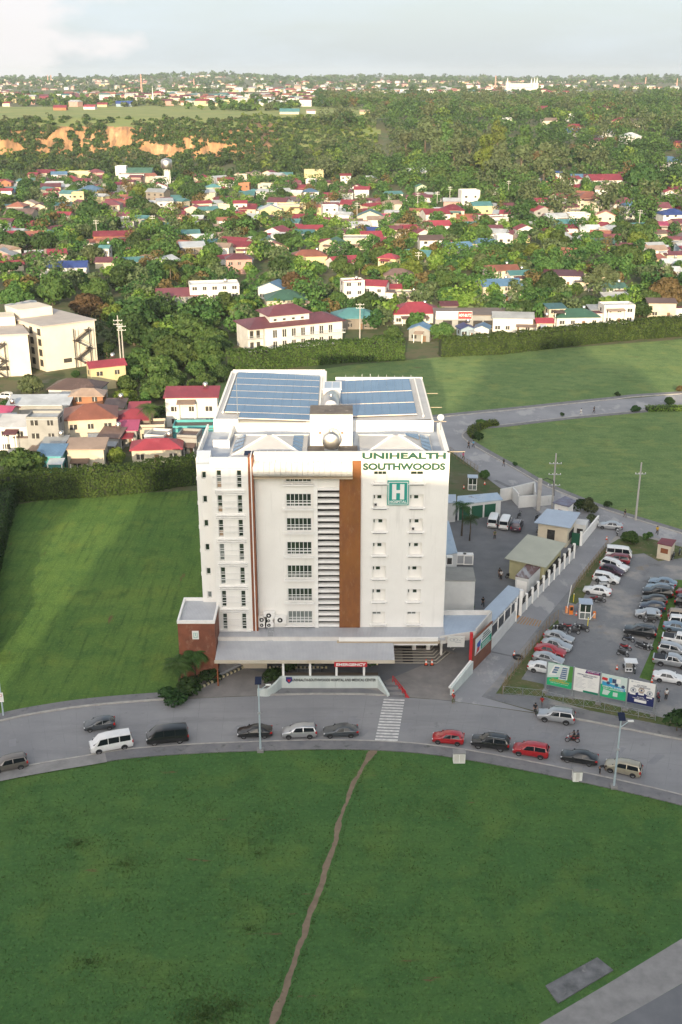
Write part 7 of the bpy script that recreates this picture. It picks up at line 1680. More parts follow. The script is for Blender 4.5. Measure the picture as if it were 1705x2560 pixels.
rows('V3','300 420 98 2 ywX 4;400 480 95 2 pmH;165 250 78 1 crG;230 310 105 2 wbG;180 290 138 1 gsG;0 55 145 2 orF;0 70 172 1 cbG;180 280 168 2 ymG 12;345 480 190 2 ybH 5;535 585 95 3.4 wwX 0;585 700 100 2.2 ggG 0;540 665 108 2 wrX 6;700 805 112 1.4 wkX 4;685 770 152 1.4 wrF 12;890 955 128 1 wrH;945 1020 168 2 etH 14;1000 1080 128 1.6 wrG;1080 1140 110 2 ckX;1150 1205 98 2 kkF;1208 1275 98 2 crF -20;1290 1350 98 1.6 gtG;1400 1492 100 2.6 ytX 3;1100 1155 152 2 onX;1190 1260 156 2 cnX -10;1330 1400 182 1.4 csG;1390 1470 182 1.6 wbH;1410 1460 142 2.4 wwX;330 390 225 3 ykX 8;455 555 256 2 cmH;95 170 236 1.4 cnF;20 160 288 1.4 ckG;250 330 238 1.2 ptG;715 800 240 2 wsS;850 935 262 1.4 crF;1075 1140 248 2 wrG;1190 1300 282 2 ysF 8;1275 1410 262 2 ywX 3;425 610 398 1.6 orG 8 .5;200 400 548 1.5 wuG 6 .55;460 510 472 2 wtG;915 980 396 1.4 wsG;1250 1345 392 1.4 wsG -18;1360 1450 380 1.4 wtG;585 650 420 1.3 bsG;60 110 400 1.3 ckG;820 890 255 1 cqG;1000 1060 245 1.4 cnX;300 350 110 1.4 crH;470 520 225 1 wmG;1480 1560 265 2 wkX;1310 1390 128 1 gmG;1350 1430 150 1 prG;1100 1190 250 1 crG;620 690 300 1.2 gtG;720 790 310 1.2 cmG;870 940 300 1.2 bsG;1300 1390 320 1.2 gtG;1480 1550 310 1.2 cqG;260 330 278 1 crG;120 200 330 1.2 wrG')
rows('V4','370 505 302 2 wrG 14;455 580 284 2 crH -8;545 640 228 3.4 wwX 8;595 695 272 2.4 ytG 10;510 610 312 1 coG 12;640 770 325 2 wmX 8;730 825 312 2.4 wrG -12;885 980 232 1.6 wrG;870 980 282 1.8 grF 12;1075 1215 242 2.6 coH 6;940 1040 312 1.8 wsG 8;1040 1145 312 2.2 wwX 6;1170 1270 308 2 coF -12;1240 1370 252 2 wmH 6;1300 1400 272 2.4 wbH;1380 1520 274 2 wmG 10;1465 1590 322 2.6 wuH 6;380 510 347 1.6 wrG 12;800 895 358 1.4 wrF 10;360 470 422 1.8 wkG 4;710 790 412 2 wwX 8;40 140 332 1 wwS;70 195 362 1 buG;15 155 412 1.6 cwX;80 200 300 1.6 ctF;175 230 294 1.4 cqG;0 120 228 1 crG;1210 1295 392 1.2 wmG;1390 1500 464 1.6 wnG 14;1420 1500 372 1.2 ckG;1500 1568 400 1.2 wmG;1415 1500 345 1.6 wqG;0 50 110 2 wrG;0 60 160 1.4 wkG;40 120 160 1.4 wrF;1130 1300 140 2 wrG 10;1060 1140 112 1.4 cbG;1455 1580 50 2 wbH;960 1080 330 1.2 gtG;1100 1190 350 1.2 wsG;300 400 80 1.2 wsG;345 400 150 1.2 egF;1480 1530 185 1.6 wrF;985 1020 90 1.4 wuG;700 790 285 1.4 gsS;570 640 330 1.2 wtG;1540 1600 440 1.4 bsG;1480 1568 520 1.4 gsG;1500 1600 560 1.4 wsG')
rows('V2','1245 1335 312 2 yrH;1335 1410 308 1.6 ckG;1190 1265 357 1.6 wsH;1290 1380 392 2.4 wsH;1130 1215 398 1.4 cmG;1030 1180 352 1.2 gbG 3;1035 1080 282 2.4 wnX;1180 1240 246 2 ymG;845 985 242 1.4 wrG;745 790 292 1.4 wwG;925 995 296 1.2 cnG;660 705 246 1 crG;340 425 248 1.4 crG;230 290 202 1.6 ynG;1212 1265 258 1 crG;1270 1310 236 1.4 wuG;1045 1120 325 1 crG;835 870 385 1.2 wwX;890 925 442 1 crG;1535 1580 405 1.4 orG;1320 1350 238 1.2 wmG;1295 1340 492 1.2 ckG;1150 1200 252 1 gkG;380 440 215 1.6 gbG;470 530 215 1.2 pnX;90 140 250 1 ynG')
rows('V1','20 75 198 1.6 ykX;118 160 205 1.6 prG;178 240 190 1.4 crG;215 280 205 1.4 etH;245 290 172 1.6 wwX;245 305 232 1 orG;385 440 228 1 wrG;10 50 215 1.4 crG;980 1175 203 1.6 ynX 4 .5;1365 1400 165 1.4 crG;1515 1560 150 1.8 ckX;935 985 175 1.2 coG;1230 1300 210 1 csG;525 615 215 1.2 buG;1470 1545 215 1.4 ybG;1410 1455 248 1 wnG;1290 1380 250 .8 ctG;470 520 170 1 wnG;850 885 160 1.6 poX;1010 1055 160 1 cnG;1195 1250 162 1 pkG;1060 1100 190 1.2 bkG')
# houses close behind the hospital, each with a description of its own
near = [('TL',560,820,765,2,'y','r','G',24,.55,'cream house with long bright red roof below the apartment blocks'),('TL',320,670,860,1.2,'w','k','H',-6,.6,'low white house under a wide faded maroon roof behind the terracotta one'),
 ('TL',395,765,1130,2,'c','o','H',10,.8,'big two storey house with terracotta hip roof and arched porch'),('TL',465,680,945,1.7,'o','n','H',2,.6,'orange upper room with faded roof rising behind the terracotta roof'),
 ('TL',60,455,985,1.4,'g','s','S',2,.4,'long grey metal roofed row house on the left'),('TL',0,195,1180,1.9,'w','w','S',0,.9,'white house with pale blue white roof and open porch at left'),
 ('TL',195,400,1195,2.6,'g','s','X',0,.6,'grey three level house with teal canopy strip'),('TL',255,410,1330,1.4,'t','b','S',0,.5,'low building with a bright teal blue sheet wall behind the hedge'),
 ('TL',445,685,1295,1.5,'c','n','S',2,.55,'low cream house with rusty yellow patched roof above the hedge'),('TL',760,985,1080,1.4,'k','r','H',0,.8,'house under a deep red hip roof beside the coconut palm'),
 ('TL',740,895,1140,1.2,'g','q','S',4,.6,'small porch with pink red roof above the round tree'),('TL',850,1185,1245,1.0,'c','r','H',6,.55,'low long house with weathered red hip roof on the hedge'),
 ('TL',1085,1425,1010,2.3,'w','r','S',2,.5,'white and cream two storey house with crimson roof next to the hospital'),('TL',1130,1395,1100,.9,'t','k','X',2,.3,'turquoise garden wall with dark sheds beside the hospital'),
 ('V5',375,670,385,2.6,'w','w','X',10,.5,'plain white flat roofed block half hidden by big trees'),('V5',185,475,392,1.6,'g','m','G',12,.6,'raw grey concrete house with a thin maroon roof'),
 ('V5',800,1045,415,1.6,'c','g','H',8,.8,'cream house under a large green hip roof behind the white apartments'),('V5',772,950,335,1.4,'w','b','F',-20,.8,'white house with bright blue gable roof'),
 ('V5',1185,1440,500,1.2,'k','t','H',4,.7,'low open hall under wide teal roofs'),('V5',1232,1370,362,2.6,'w','q','X',12,.8,'white three level house with pink red roof edge'),('V5',1350,1510,350,2.0,'w','r','G',-14,.8,'white and brown house joined to the pink roofed one'),
 ('V5',955,1160,155,1.6,'y','o','H',6,.6,'yellow house with ribbed terracotta hip roof'),('V5',585,740,190,2,'p','m','H',8,.7,'pink two storey house with wooden balcony'),('V5',322,480,112,1.8,'k','s','S',14,.8,'brown shed with a grey metal roof among trees'),
 ('V5',600,780,82,1.2,'c','r','G',6,.6,'red roofed house in front of the terracotta gable'),('V5',790,945,98,1.3,'c','o','F',8,.7,'cream walled house with terracotta gable end'),('V5',1115,1270,82,1.6,'c','g','F',-22,.8,'pale yellow house with green double gables'),('V5',1445,1575,185,2,'y','r','H',-24,.8,'golden yellow house with red roof between trees'),
 ('V6',45,325,475,1.1,'w','r','H',8,.7,'low white house under a big bright red hip roof'),('V6',585,800,520,1.5,'w','s','G',-6,.5,'long white house with grey blue roof behind the sunlit hedge'),('V6',810,895,520,1.0,'c','r','G',2,.6,'little cream outbuilding with red roof on the hedge'),
 ('V6',860,960,480,1.7,'c','t','S',10,.7,'cream wall end with a green roof beside the dark trees'),('V6',905,1140,490,1.0,'w','g','H',4,.6,'wide dark green roof just over the sunlit hedge'),('V6',1145,1320,475,1.8,'w','s','X',6,.6,'white flat roofed house on the sunlit hedge'),
 ('V6',540,720,268,1.7,'c','o','G',10,.6,'house with glowing orange roof in the wood'),('V6',655,785,275,1.3,'w','t','G',14,.7,'green teal roof joined to the glowing orange one'),('V6',505,735,358,1.8,'c','b','G',12,.6,'cream house with two blue roofs before the dark trees'),
 ('V6',855,1060,282,1.3,'w','m','S',-8,.5,'long white building with flat maroon roof'),('V6',1060,1185,305,1.6,'c','n','X',-8,.6,'cream block at the end of the maroon roofed building'),('V6',1160,1285,345,1.2,'w','g','S',4,.7,'dark green flat roof by the rusty tree'),('V6',1160,1295,385,1.0,'w','w','S',4,.6,'low white terrace in front of the dark green roof'),
 ('V6',405,490,548,.9,'b','u','F',10,.9,'small deep blue tarp roof over the hedge'),('V6',495,575,552,1.0,'w','b','F',-12,.9,'small pale blue roof beside the blue tarp'),('V6',150,280,568,1.2,'g','b','F',-16,.8,'blue grey metal shed roof between two trees on the hedge'),
 ('V6',310,400,452,1.5,'k','m','G',6,.8,'maroon roofed house next to the shop'),('V6',20,170,280,1.4,'k','k','H',0,.7,'dark brown roofed house behind the big red hip roof'),('V6',0,110,340,1.1,'c','r','G',4,.7,'bright red roof left of the blue sheds'),('V6',80,215,375,1.2,'c','u','X',6,.6,'cream shed with a deep blue roof strip'),('V6',1095,1150,462,1.2,'k','s','S',3,.8,'small grey roof left of the white flat house'),('V6',1390,1535,445,1.6,'c','k','S',-4,.5,'open brown roofed stalls under the rusty tree')]
for a in near: hero(a[0],a[1],a[2],a[3],a[4],a[5],a[6],a[7],a[8],a[9],a[10])
rows('TL','0 60 1020 1.2 cqG;700 800 985 1.2 ckS;860 950 1000 1.1 krS;300 400 1240 1.1 ksS;690 760 1180 1.1 gkS;900 1080 1110 1.1 ckX;0 50 1130 1.6 bsS;1180 1290 1190 1.2 gkX;980 1080 1170 1.0 wsX')
# --- white apartment house with maroon roof
def own(c, x, y): return GT(*CP(c,x,y))
def big_white():
    p = own('V5',815,625); q = own('V5',1245,580); ang = math.atan2(q.y-p.y,q.x-p.x); L_ = (q-p).length
    t = thing('apartment_house','white three storey apartment house with maroon roofs and balconies','apartment house',p,ang); d = 13
    b = MB(); b.box(0,L_,0,d,0,7.2); b.build('wall',WM['w'],t)
    b = MB(); b.box(2.5,15.5,2.2,d-2,7.204,10.2); b.build('upper_wall',WM['w'],t)
    def rf(x0,x1,y0,y1,z,h,rx):
        b = MB(); m_ = (y0+y1)/2; b.box(x0,x1,y0,y1,z-.2,z-.004); b.add([(x0,y0,z),(x1,y0,z),(x1,y1,z),(x0,y1,z),(x0+rx,m_,z+h),(x1-rx,m_,z+h)],[(0,1,5,4),(1,2,5),(2,3,4,5),(3,0,4)]); b.build('roof',RM['m'],t)
    rf(-5.4,L_+.8,-.9,d+.8,7.45,1.9,5); rf(1.6,16.4,1.2,d-.8,10.42,2.2,4.5)
    b = MB(); b.box(-4.8,-.003,2,d-1,0,7.1); b.build('wing',WM['w'],t)
    for f in (0,1):
        z = 3.5*f+.35
        for i in range(7):
            x = 3.2+i*(L_-4.2)/7; o = meshobj('window',WINM,t,(x,-.03,z+1.3)); o.scale = (1.2,1,2.3); f_ = meshobj('frame',FRM,o,(0,-.05,0)); f_.scale = (.08,1,1)
        for i in range(2): o = meshobj('window',WINM,t,(-3.6+2.1*i,1.97,z+1.3)); o.scale = (1.1,1,2.2)
        b = MB(); b.box(L_*.36,L_+.5,-1.25,-.004,z-.2,z); b.box(-5.2,-.3,.6,1.996,z-.2,z); b.build('balcony_slab',WM['w'],t)
        b = MB(); n = 26
        for i in range(n): x = L_*.36+(L_*.64+.4)*i/(n-1); b.box(x,x+.06,-1.23,-1.17,z,z+1)
        b.box(L_*.36,L_+.5,-1.25,-1.15,z+1.0,z+1.08); b.build('balcony_railing',m_grey,t)
        b = MB()
        for i in range(14): x = -5.1+4.7*i/13; b.box(x,x+.06,.62,.68,z,z+1)
        b.box(-5.2,-.3,.6,.7,z+1.0,z+1.08); b.build('balcony_railing',m_grey,t)
    for i in range(4): o = meshobj('window',WINM,t,(4.2+3*i,2.17,8.9)); o.scale = (.9,1,.6)
    OCC.append(((p.x+q.x)/2,(p.y+q.y)/2+6,L_*.55))
big_white()
def apartments(c, xa, ya, xb, yb, h, d, label, side):
    p, q = own(c,xa,ya), own(c,xb,yb); ang = math.atan2(q.y-p.y,q.x-p.x); L_ = (q-p).length
    t = thing('apartment_block',label,'apartment block',p,ang)
    b = MB(); sk = -4.6    # the block runs back to the left
    b.prism([(0,0),(L_,0),(L_+sk,d),(sk,d)],0,h); b.build('wall',mat('apartment_cream',(.64,.585,.49),.85,c2=(.57,.52,.43),vscale=.2,detail=8),t)
    b = MB(); b.prism([(-.5,-.4),(L_+.5,-.4),(L_+sk+.5,d+.4),(sk-.5,d+.4)],h+.002,h+.35); b.build('roof',mat('apartment_roof',(.44,.40,.37),.8,c2=(.36,.33,.31),vscale=.2),t)
    b = MB(); b.prism([(sk*.8+2,d*.55),(sk*.8+12,d*.55),(sk+12,d*.9),(sk+2,d*.9)],h+.354,h+2.8); b.build('roof_room',MATS['apartment_cream'],t)
    for f in range(4):
        for k in range(6 if side else 2):
            u = (k+.5)/6; x, y = sk*u, d*u; o = meshobj('window',WINM,t,(x-.05,y,2.2+f*(h-1)/4)); o.scale = (1.5,1.6,1.9); o.rotation_euler = (0,0,math.atan2(d,sk))
    o = meshobj('window',WINM,t,(L_*.42,-.03,2.4)); o.scale = (2.4,1,1.2)
    m = mat('fire_escape_steel',(.035,.028,.025),.6); x0 = L_*.56 if side else L_*.18; w_ = L_*.30
    s = thing('fire_escape','x','stairs') if False else None
    b = MB()
    for x in (x0,x0+w_): b.bar((x,-.5,0),(x,-.5,h-1.5),.14,.14); b.bar((x,-2.0,0),(x,-2.0,h-1.5),.14,.14)
    st = b.build('fire_escape',m,t); n = 4
    for f in range(n):
        z0, z1 = (h-2.2)*f/n, (h-2.2)*(f+1)/n; b = MB(); a, c_ = (x0+.2,x0+w_-.2) if f % 2 else (x0+w_-.2,x0+.2)
        b.bar((a,-1.3,z0),(c_,-1.3,z1),1.0,.22); b.build('stair_flight',m,st)
        b = MB(); b.bar((a,-2.1,z0+1),(c_,-2.1,z1+1),.08,.12); b.build('stair_railing',m,st)
        b = MB(); b.box(*((x0-.3,x0+1.3) if f % 2 == 0 else (x0+w_-1.3,x0+w_+.3)),-2.1,-.01,z1-.06,z1+.06); b.build('landing',m,st)
    OCC.append((p.x+L_/2,p.y+d/2,L_*.7)); return t
apartments('TL',306,652,640,602,12.8,24.3,'cream four storey apartment block with black fire escape stairs',True)
apartments('TL',-90,690,208,676,11.6,21,'cream apartment block cut by the left edge with black stairs',False)
for i,(x,y) in enumerate(((20,235),(95,220),(150,205))):
    p = own('TL',x+60,y+420); t = thing('water_tank',('silver drum tank behind the apartment block roof, leftmost','silver drum tank behind the apartment block roof, middle one','silver drum tank behind the apartment block roof, rightmost')[i],'tank',(p.x-6,p.y+26,11.0))
    b = MB(); b.smooth = True; b.lathe([(.3,0),(2.0,.25),(2.1,1.5),(2.0,3.1),(.3,3.5)],18); b.build('tank_shell',m_steel,t); b = MB(); b.box(-1.6,1.6,-1.6,1.6,-11.0,-.05); b.build('tower_base',WM['g'],t)
# --- shop with signs
t = thing('shop_building','grey shop block with red and white sign boards by the hedge','shop',own('V6',490,505)); b = MB(); b.box(-13,13,0,12,0,4.6); b.build('wall',WM['g'],t); b = MB(); b.box(-13.2,13.2,-.3,12.2,4.602,4.8); b.build('roof',RM['n'],t)
b = MB(); b.box(-12.9,-1.0,-.35,-.05,3.4,6.0); s_ = b.build('sign_board',m_swhite,t); b = MB(); b.box(-5.6,-1.1,-.38,-.352,3.5,5.9); b.build('sign_panel',m_red,s_); front_text('sign_lettering','HOT-BLITZ',1.2,m_swhite,(-3.35,-.4,4.7),s_,bold=.02,depth=.01,width=4.0,height=.9)
b = MB(); b.box(-12.6,-6.0,-.38,-.352,4.4,5.7); b.build('sign_panel',mat('sign_lilac',(.35,.30,.45),.5),s_)
for k,m in enumerate((MATS['hoarding_pale'],m_or,m_red,m_swhite,MATS['hoarding_purple'])): b = MB(); b.box(7.2,12.6,-.4,-.05,.9+1.0*k,1.8+1.0*k); b.build('sign_panel',m,t)
for x in (-9,-4,1,4.5): o = meshobj('window',WINM,t,(x,-.03,1.6)); o.scale = (3,1,2.6)
OCC.append((t.location.x,t.location.y+6,13))
# --- water tower
p = own('A',386,432); t = thing('water_tower','silver water tower standing among trees below the cliff','water tower',p)
for k in range(6): a = math.pi*k/3; b = MB(); b.tube([(2.2*math.cos(a),2.2*math.sin(a),-1),(2.0*math.cos(a),2.0*math.sin(a),13)],.22,6); b.build('leg',m_trim,t)
b = MB(); b.tube([(0,0,0),(0,0,13)],.5,8); b.build('riser',m_trim,t); b = MB(); b.smooth = True; b.lathe([(.5,12.6),(3.2,13.4),(4.2,14.6),(4.3,19.0),(3.6,20.4),(.4,21.4)],22); b.build('tank',m_steel,t); OCC.append((p.x,p.y,6))
# --- church on the plateau, other far landmarks
p = own('V2',835,152); z = PIX(p)[2]; s_ = z/F_PX/1.834
t = thing('church','long white church with slender corner spires on the far ridge','church',p); W_ = 150*s_; Hh = 38*s_
b = MB(); b.yprism([(-W_/2,0),(W_/2,0),(W_/2,Hh*.62),(-W_/2,Hh*.62)],0,40); b.build('wall',WM['w'],t); b = MB(); b.xprism([(-2,Hh*.62),(42,Hh*.62),(20,Hh*1.1)],-W_*.46,W_*.46); b.build('roof',WM['w'],t)
for x in (-.46,.44,.36): b = MB(); b.lathe([(4.5,0),(4.2,Hh*1.05),(2.2,Hh*1.15),(.3,Hh*1.75)],8,(x*W_,2,0)); b.build('spire',WM['w'],t)
b = MB(); b.lathe([(3,0),(2.6,Hh*1.0),(.3,Hh*1.7)],8,(W_*.33,30,0)); b.build('spire',WM['w'],t)
for c,x,y,h,lab in (('V1',654,138,62,'red and white lattice mast on the horizon, left of centre'),('V2',711,130,52,'reddish lattice mast left of the white church'),('V1',222,88,24,'thin far mast, left one of a pair'),('V1',237,88,24,'thin far mast, right one of a pair'),('V2',1543,112,30,'lattice mast far right on the horizon'),('V2',1400,95,22,'thin mast right of the church on the horizon'),('V1',895,105,24,'pale mast right of the far water tank')):
    p = own(c,x,y+14); z = PIX(p)[2]; H_ = h*1.3/1.84*z/F_PX; t = thing('radio_mast',lab,'mast',p); w_ = .02*H_+.6; b = MB()
    for sx in (-1,1):
        for sy in (-1,1): b.bar((sx*w_,sy*w_,0),(sx*w_*.25,sy*w_*.25,H_),.5+.0003*z,.5+.0003*z)
    b.build('frame',mat('mast_red',(.40,.22,.18),.7),t); b = MB()
    for k in range(10):
        z0, z1 = H_*k/10, H_*(k+1)/10; w0, w1 = w_*(1-.75*k/10), w_*(1-.75*(k+1)/10); b.bar((-w0,-w0,z0),(w1,-w1,z1),.4,.4); b.bar((w0,-w0,z0),(-w1,-w1,z1),.4,.4)
    b.build('lattice',MATS['mast_red'],t)
for c,x0,x1,y,h,k,lab in (('V1',698,760,192,22,'w','white chapel with a thin spire on the plateau, left'),('V2',175,430,150,16,'w','long white warehouse with a blue stripe on the plateau'),('V2',490,550,152,18,'c','cream box store right of the long white warehouse'),('V2',1335,1700,182,12,'p','long low pinkish row building at far right plateau')):
    p = own(c,(x0+x1)/2,y); z = PIX(p)[2]; s_ = z/F_PX/1.84; t = thing('hall',lab,'hall',p); w_ = (x1-x0)*s_; hh = h*s_; b = MB(); b.box(-w_/2,w_/2,0,30,0,hh*.8); b.build('wall',WM[k],t); b = MB(); b.box(-w_/2-1,w_/2+1,-1,31,hh*.8+.01,hh); b.build('roof',RM['n' if k != 'w' else 'w'],t)
    if 'chapel' in lab: b = MB(); b.lathe([(1.6,0),(1.2,hh*1.2),(.2,hh*3)],6,(-w_*.35,-2,0)); b.build('spire',WM['w'],t)
# --- poles in the village
for i,(c,x,y,h,ht,lab) in enumerate((('TL',790,595,70,True,'utility pole with a bank of transformers beside the apartment block'),('TL',810,600,50,False,'shorter pole beside the transformer pole'),('V3',450,385,55,False,'white pole in front of the long red roof'),('V3',708,360,58,False,'slim pole in the wood left of centre'),('V4',78,290,60,False,'pole by the cream green gabled house'),('V4',355,240,40,False,'pole left of the white red roofed house'),('V4',444,235,40,False,'pole over the white red roofed house'),('V4',502,210,35,False,'pole left of the white tower house'),('V4',700,235,45,False,'pole right of the teal roofed yellow house'),('V4',770,180,30,False,'short pole before the hillside trees'),('V4',1168,320,40,False,'pole before the cream orange house'),('V4',1368,330,45,False,'twin armed pole before the maroon roofs'),('V3',485,190,40,False,'pole by the blue roofed yellow house'),('V6',197,250,70,False,'street pole in front of the round green trees'),('V5',1343,555,60,False,'white pole at the teal open hall'),('V3',5,405,50,False,'pole at the left edge behind the dark trees'))):
    util_pole((lambda x_,y_,c_=c: own(c_,x_,y_)),x,y,11.5 if not ht else 14,lab,(.5,1.6) if not ht else (1.5,2.6),ht)
# ================================================================ FILLING IN: more houses and trees, woods, far town
def free(x, y, r, k=1.0): return all((x-a)**2+(y-b)**2 > ((r+c)*k)**2 for a,b,c in OCC)
def screened(x, y, k=1.0):
    """would a tree here hide one of the houses behind it"""
    return any(0 < hy-y < 34*k and abs(x-hx*y/hy) < c+1.0 for hx,hy,c in HS)
HS = [(t.location.x,t.location.y,.55*max(3,abs(t.location.x)*0+5)) for t,*_ in HOBJ if t.location.y > 420]
def in_village(p):
    px, py, z = PIX(p); X, Y = px/K8, py/K8
    if not -60 < X < 1630: return False
    lim = 880 if X < 340 else (845 if X < 520 else 790-(X-520)*.055)
    return 415 < Y < lim and not (X < 215 and Y > 690)
g_ = random.Random(21); cnt = 0
for _ in range(4000):
    if cnt >= 50: break
    y = g_.uniform(470,900); q = g_.uniform(-.32,.33); x = q*y
    if q > .05 and y > 700: continue
    w_ = g_.uniform(8,14); d = g_.uniform(7,11)
    p = Vector((x,y,ground_h(x,y)))
    if not in_village(p) or not free(x,y,.5*max(w_,d),.95): continue
    house(p-Vector((0,0,.3)),w_,d,3.4*g_.choice((1,1,1.2,1.9)),g_.choice('wwwccgpyk'),g_.choice('rrrmmmqoktgsb'),g_.choice(('gable','gable','hip','gablef','shed')),R(g_.uniform(-30,30)),.42,1); cnt += 1
n_ind = 0; BIG = [o for o in TOBJ]
for _ in range(9000):
    if len(TOBJ) >= 299: break
    y = g_.uniform(322,640)**1.0; q = g_.uniform(-.33,.33); x = q*y; p = Vector((x,y,ground_h(x,y)))
    s_ = g_.uniform(.6,1.15)
    if not in_village(p) or not free(x,y,s_*3.6,.80): continue
    kind = g_.choice(('broad','broad','broad','flatc','tall')); tone = g_.choice('dddmmmmlao' if q > -.1 else 'dddddmmmla')
    tree(kind,p,s_*(.75 if kind == 'tall' else 1),tone,g_.uniform(.85,1.15),None,WOOD); OCC.append((x,y,s_*2.6))
TK = 'dmlao'; TMATS = [LM[k] for k in TK]
class Wood:
    def __init__(s): s.q = []; s.t = []
    def add(s, rng, x, y, z, sc, n, leaf, tone, tall=1.0, lobes=6):
        k = lobes; a = rng.random(k)*6.28; r = 3.4*np.sqrt(rng.random(k)); C_ = np.stack([r*np.cos(a),r*np.sin(a),(2.2+4.0*rng.random(k))*tall],1); C_[0] = (0,0,3.4*tall)
        q = leaf_cloud(rng,C_.tolist(),list(1.5+1.0*rng.random(k)+np.eye(k)[0]*1.0),n,leaf/sc,.85*tall**.5)
        s.q.append(q*sc+np.array([x,y,z])); s.t.append(np.full(n,TK.index(tone)))
    def done(s, name):
        o = meshobj(name,quads_mesh(name,np.concatenate(s.q),TMATS,np.concatenate(s.t))); tag(o,kind='stuff'); return o
rg = np.random.default_rng(5)
far = MB(); fm = [WM['w'],WM['c'],WM['y'],WM['p'],RM['r'],RM['m'],RM['o'],RM['t'],RM['s'],RM['n']]
def far_house(x, y, w_, d, h, a):
    z = ground_h(x,y)-.5; ca, sa = math.cos(a), math.sin(a); far.mi = g_.choice((0,0,0,1,1,2,3))
    def T(u, v): return x+u*ca-v*sa, y+u*sa+v*ca
    P_ = [T(-w_/2,-d/2),T(w_/2,-d/2),T(w_/2,d/2),T(-w_/2,d/2)]; far.prism(P_,z,z+h)
    far.mi = g_.choice((4,4,5,5,6,7,8,8,9)); r0, r1 = T(-w_/2-.6,0), T(w_/2+.6,0); e = [T(-w_/2-.6,-d/2-.6),T(w_/2+.6,-d/2-.6),T(w_/2+.6,d/2+.6),T(-w_/2-.6,d/2+.6)]
    zz = z+h+.03; far.add([(*p,zz) for p in e]+[(*r0,zz+.22*d),(*r1,zz+.22*d)],[(0,1,5,4),(2,3,4,5),(1,2,5),(3,0,4)])
# low roofs packed between the village houses
far = MB(); n_ = 0
for _ in range(9000):
    if n_ > 270: break
    y = g_.uniform(480,930); q = g_.uniform(-.33,.33); x = q*y; p = Vector((x,y,ground_h(x,y)))
    if not in_village(p) or nz(x,y,110,3) < -.12 or not free(x,y,4,.8): continue
    far_house(x,y,g_.uniform(7,12),g_.uniform(6,9),g_.choice((3,3.2,3.4,5.6)),R(g_.uniform(-40,40))); OCC.append((x,y,4)); n_ += 1
tag(far.build('village_houses',fm),kind='stuff')
# trees between the houses that are too small and many to count
W1 = Wood(); c_ = 0
for _ in range(14000):
    if c_ >= 1000: break
    y = g_.uniform(325,960); q = g_.uniform(-.34,.34); x = q*y; p = Vector((x,y,ground_h(x,y))); s_ = g_.uniform(.6,1.4)
    if not in_village(p) or not free(x,y,s_*2.3,.80) or (screened(x,y,.55) and g_.random() < .8): continue
    W1.add(rg,x,y,p.z,s_,260,.52,g_.choice('ddmmmmllaao'),g_.uniform(.8,1.2)); OCC.append((x,y,s_*1.6)); c_ += 1
W1.done('village_trees')
# wooded hillside on the right and middle slope
W2 = Wood(); c_ = 0
for _ in range(26000):
    if c_ >= 1550: break
    y = g_.uniform(600,2100); q = g_.uniform(-.02,.36)
    if y < 900 and q < .13-.0004*(y-600): continue
    if q < .045 and 1010 < y < 1480 and nz(q*1000,y,70,2) < .22: continue
    x = q*y; s_ = g_.uniform(1.1,2.3)*(1 if y < 1200 else 1.15)
    if not free(x,y,s_*1.6,.85) or screened(x,y,1.3): continue
    k_ = nz(x,y,110,4)+.35*nz(x,y,24,2); t_ = g_.choice('dddm') if k_ < -.22 else (g_.choice('aaam') if k_ > .2 else g_.choice('mmmmmdalo' if g_.random() < .5 else 'mmmd'))
    W2.add(rg,x,y,ground_h(x,y),s_,int(270 if y < 1100 else 150),.78*(1 if y < 1100 else 1.3),t_,1.45 if t_ == 'a' else g_.uniform(.8,1.2)); c_ += 1
W2.done('hillside_wood')
# trees under the cliff and scrub hanging over it
W3 = Wood(); BARE = ((-.40,-.274,.14,.52),(-.262,-.252,.15,.58),(-.247,-.235,.25,1.1),(-.229,-.222,.3,1.0),(-.206,-.180,.3,.88),(-.172,-.141,.12,.45),(-.122,-.092,.12,.46),(-.136,-.128,.3,.6),(-.03,-.015,.35,.6))
for i in range(430):
    y = g_.uniform(925,1085); x = g_.uniform(-.34,.03)*y
    if free(x,y,4): W3.add(rg,x,y,ground_h(x,y)-.5,g_.uniform(.8,1.5),110,1.0,g_.choice('ddddmmla'),g_.uniform(.8,1.2))
for i in range(2600):
    x = g_.uniform(-.34,.02)*1120; ht = g_.uniform(3,37.5); y0_, y1_ = 1020, 1260
    for _ in range(16):
        y = (y0_+y1_)/2
        if ground_h(x,y) < ht: y0_ = y
        else: y1_ = y
    q = x/1120+.012*nz(x,ht*3,30,2)+.006*nz(x,ht*3,9,4); k = ht/38+.16*nz(x,ht,22,8)
    if any(a < q < b_ and c < k < d for a,b_,c,d in BARE): continue
    W3.add(rg,x,y,ground_h(x,y)-1.2,g_.uniform(.4,.95),50,1.0,g_.choice('ddmmma'),g_.uniform(.7,1.0),4)
for i in range(260):
    y = g_.uniform(1060,1300); x = g_.uniform(-.085,.03)*y; W3.add(rg,x,y,ground_h(x,y)-.6,g_.uniform(.3,.9),44,1.0,g_.choice('mmmlla'),.9,4)
W3.done('cliff_scrub')
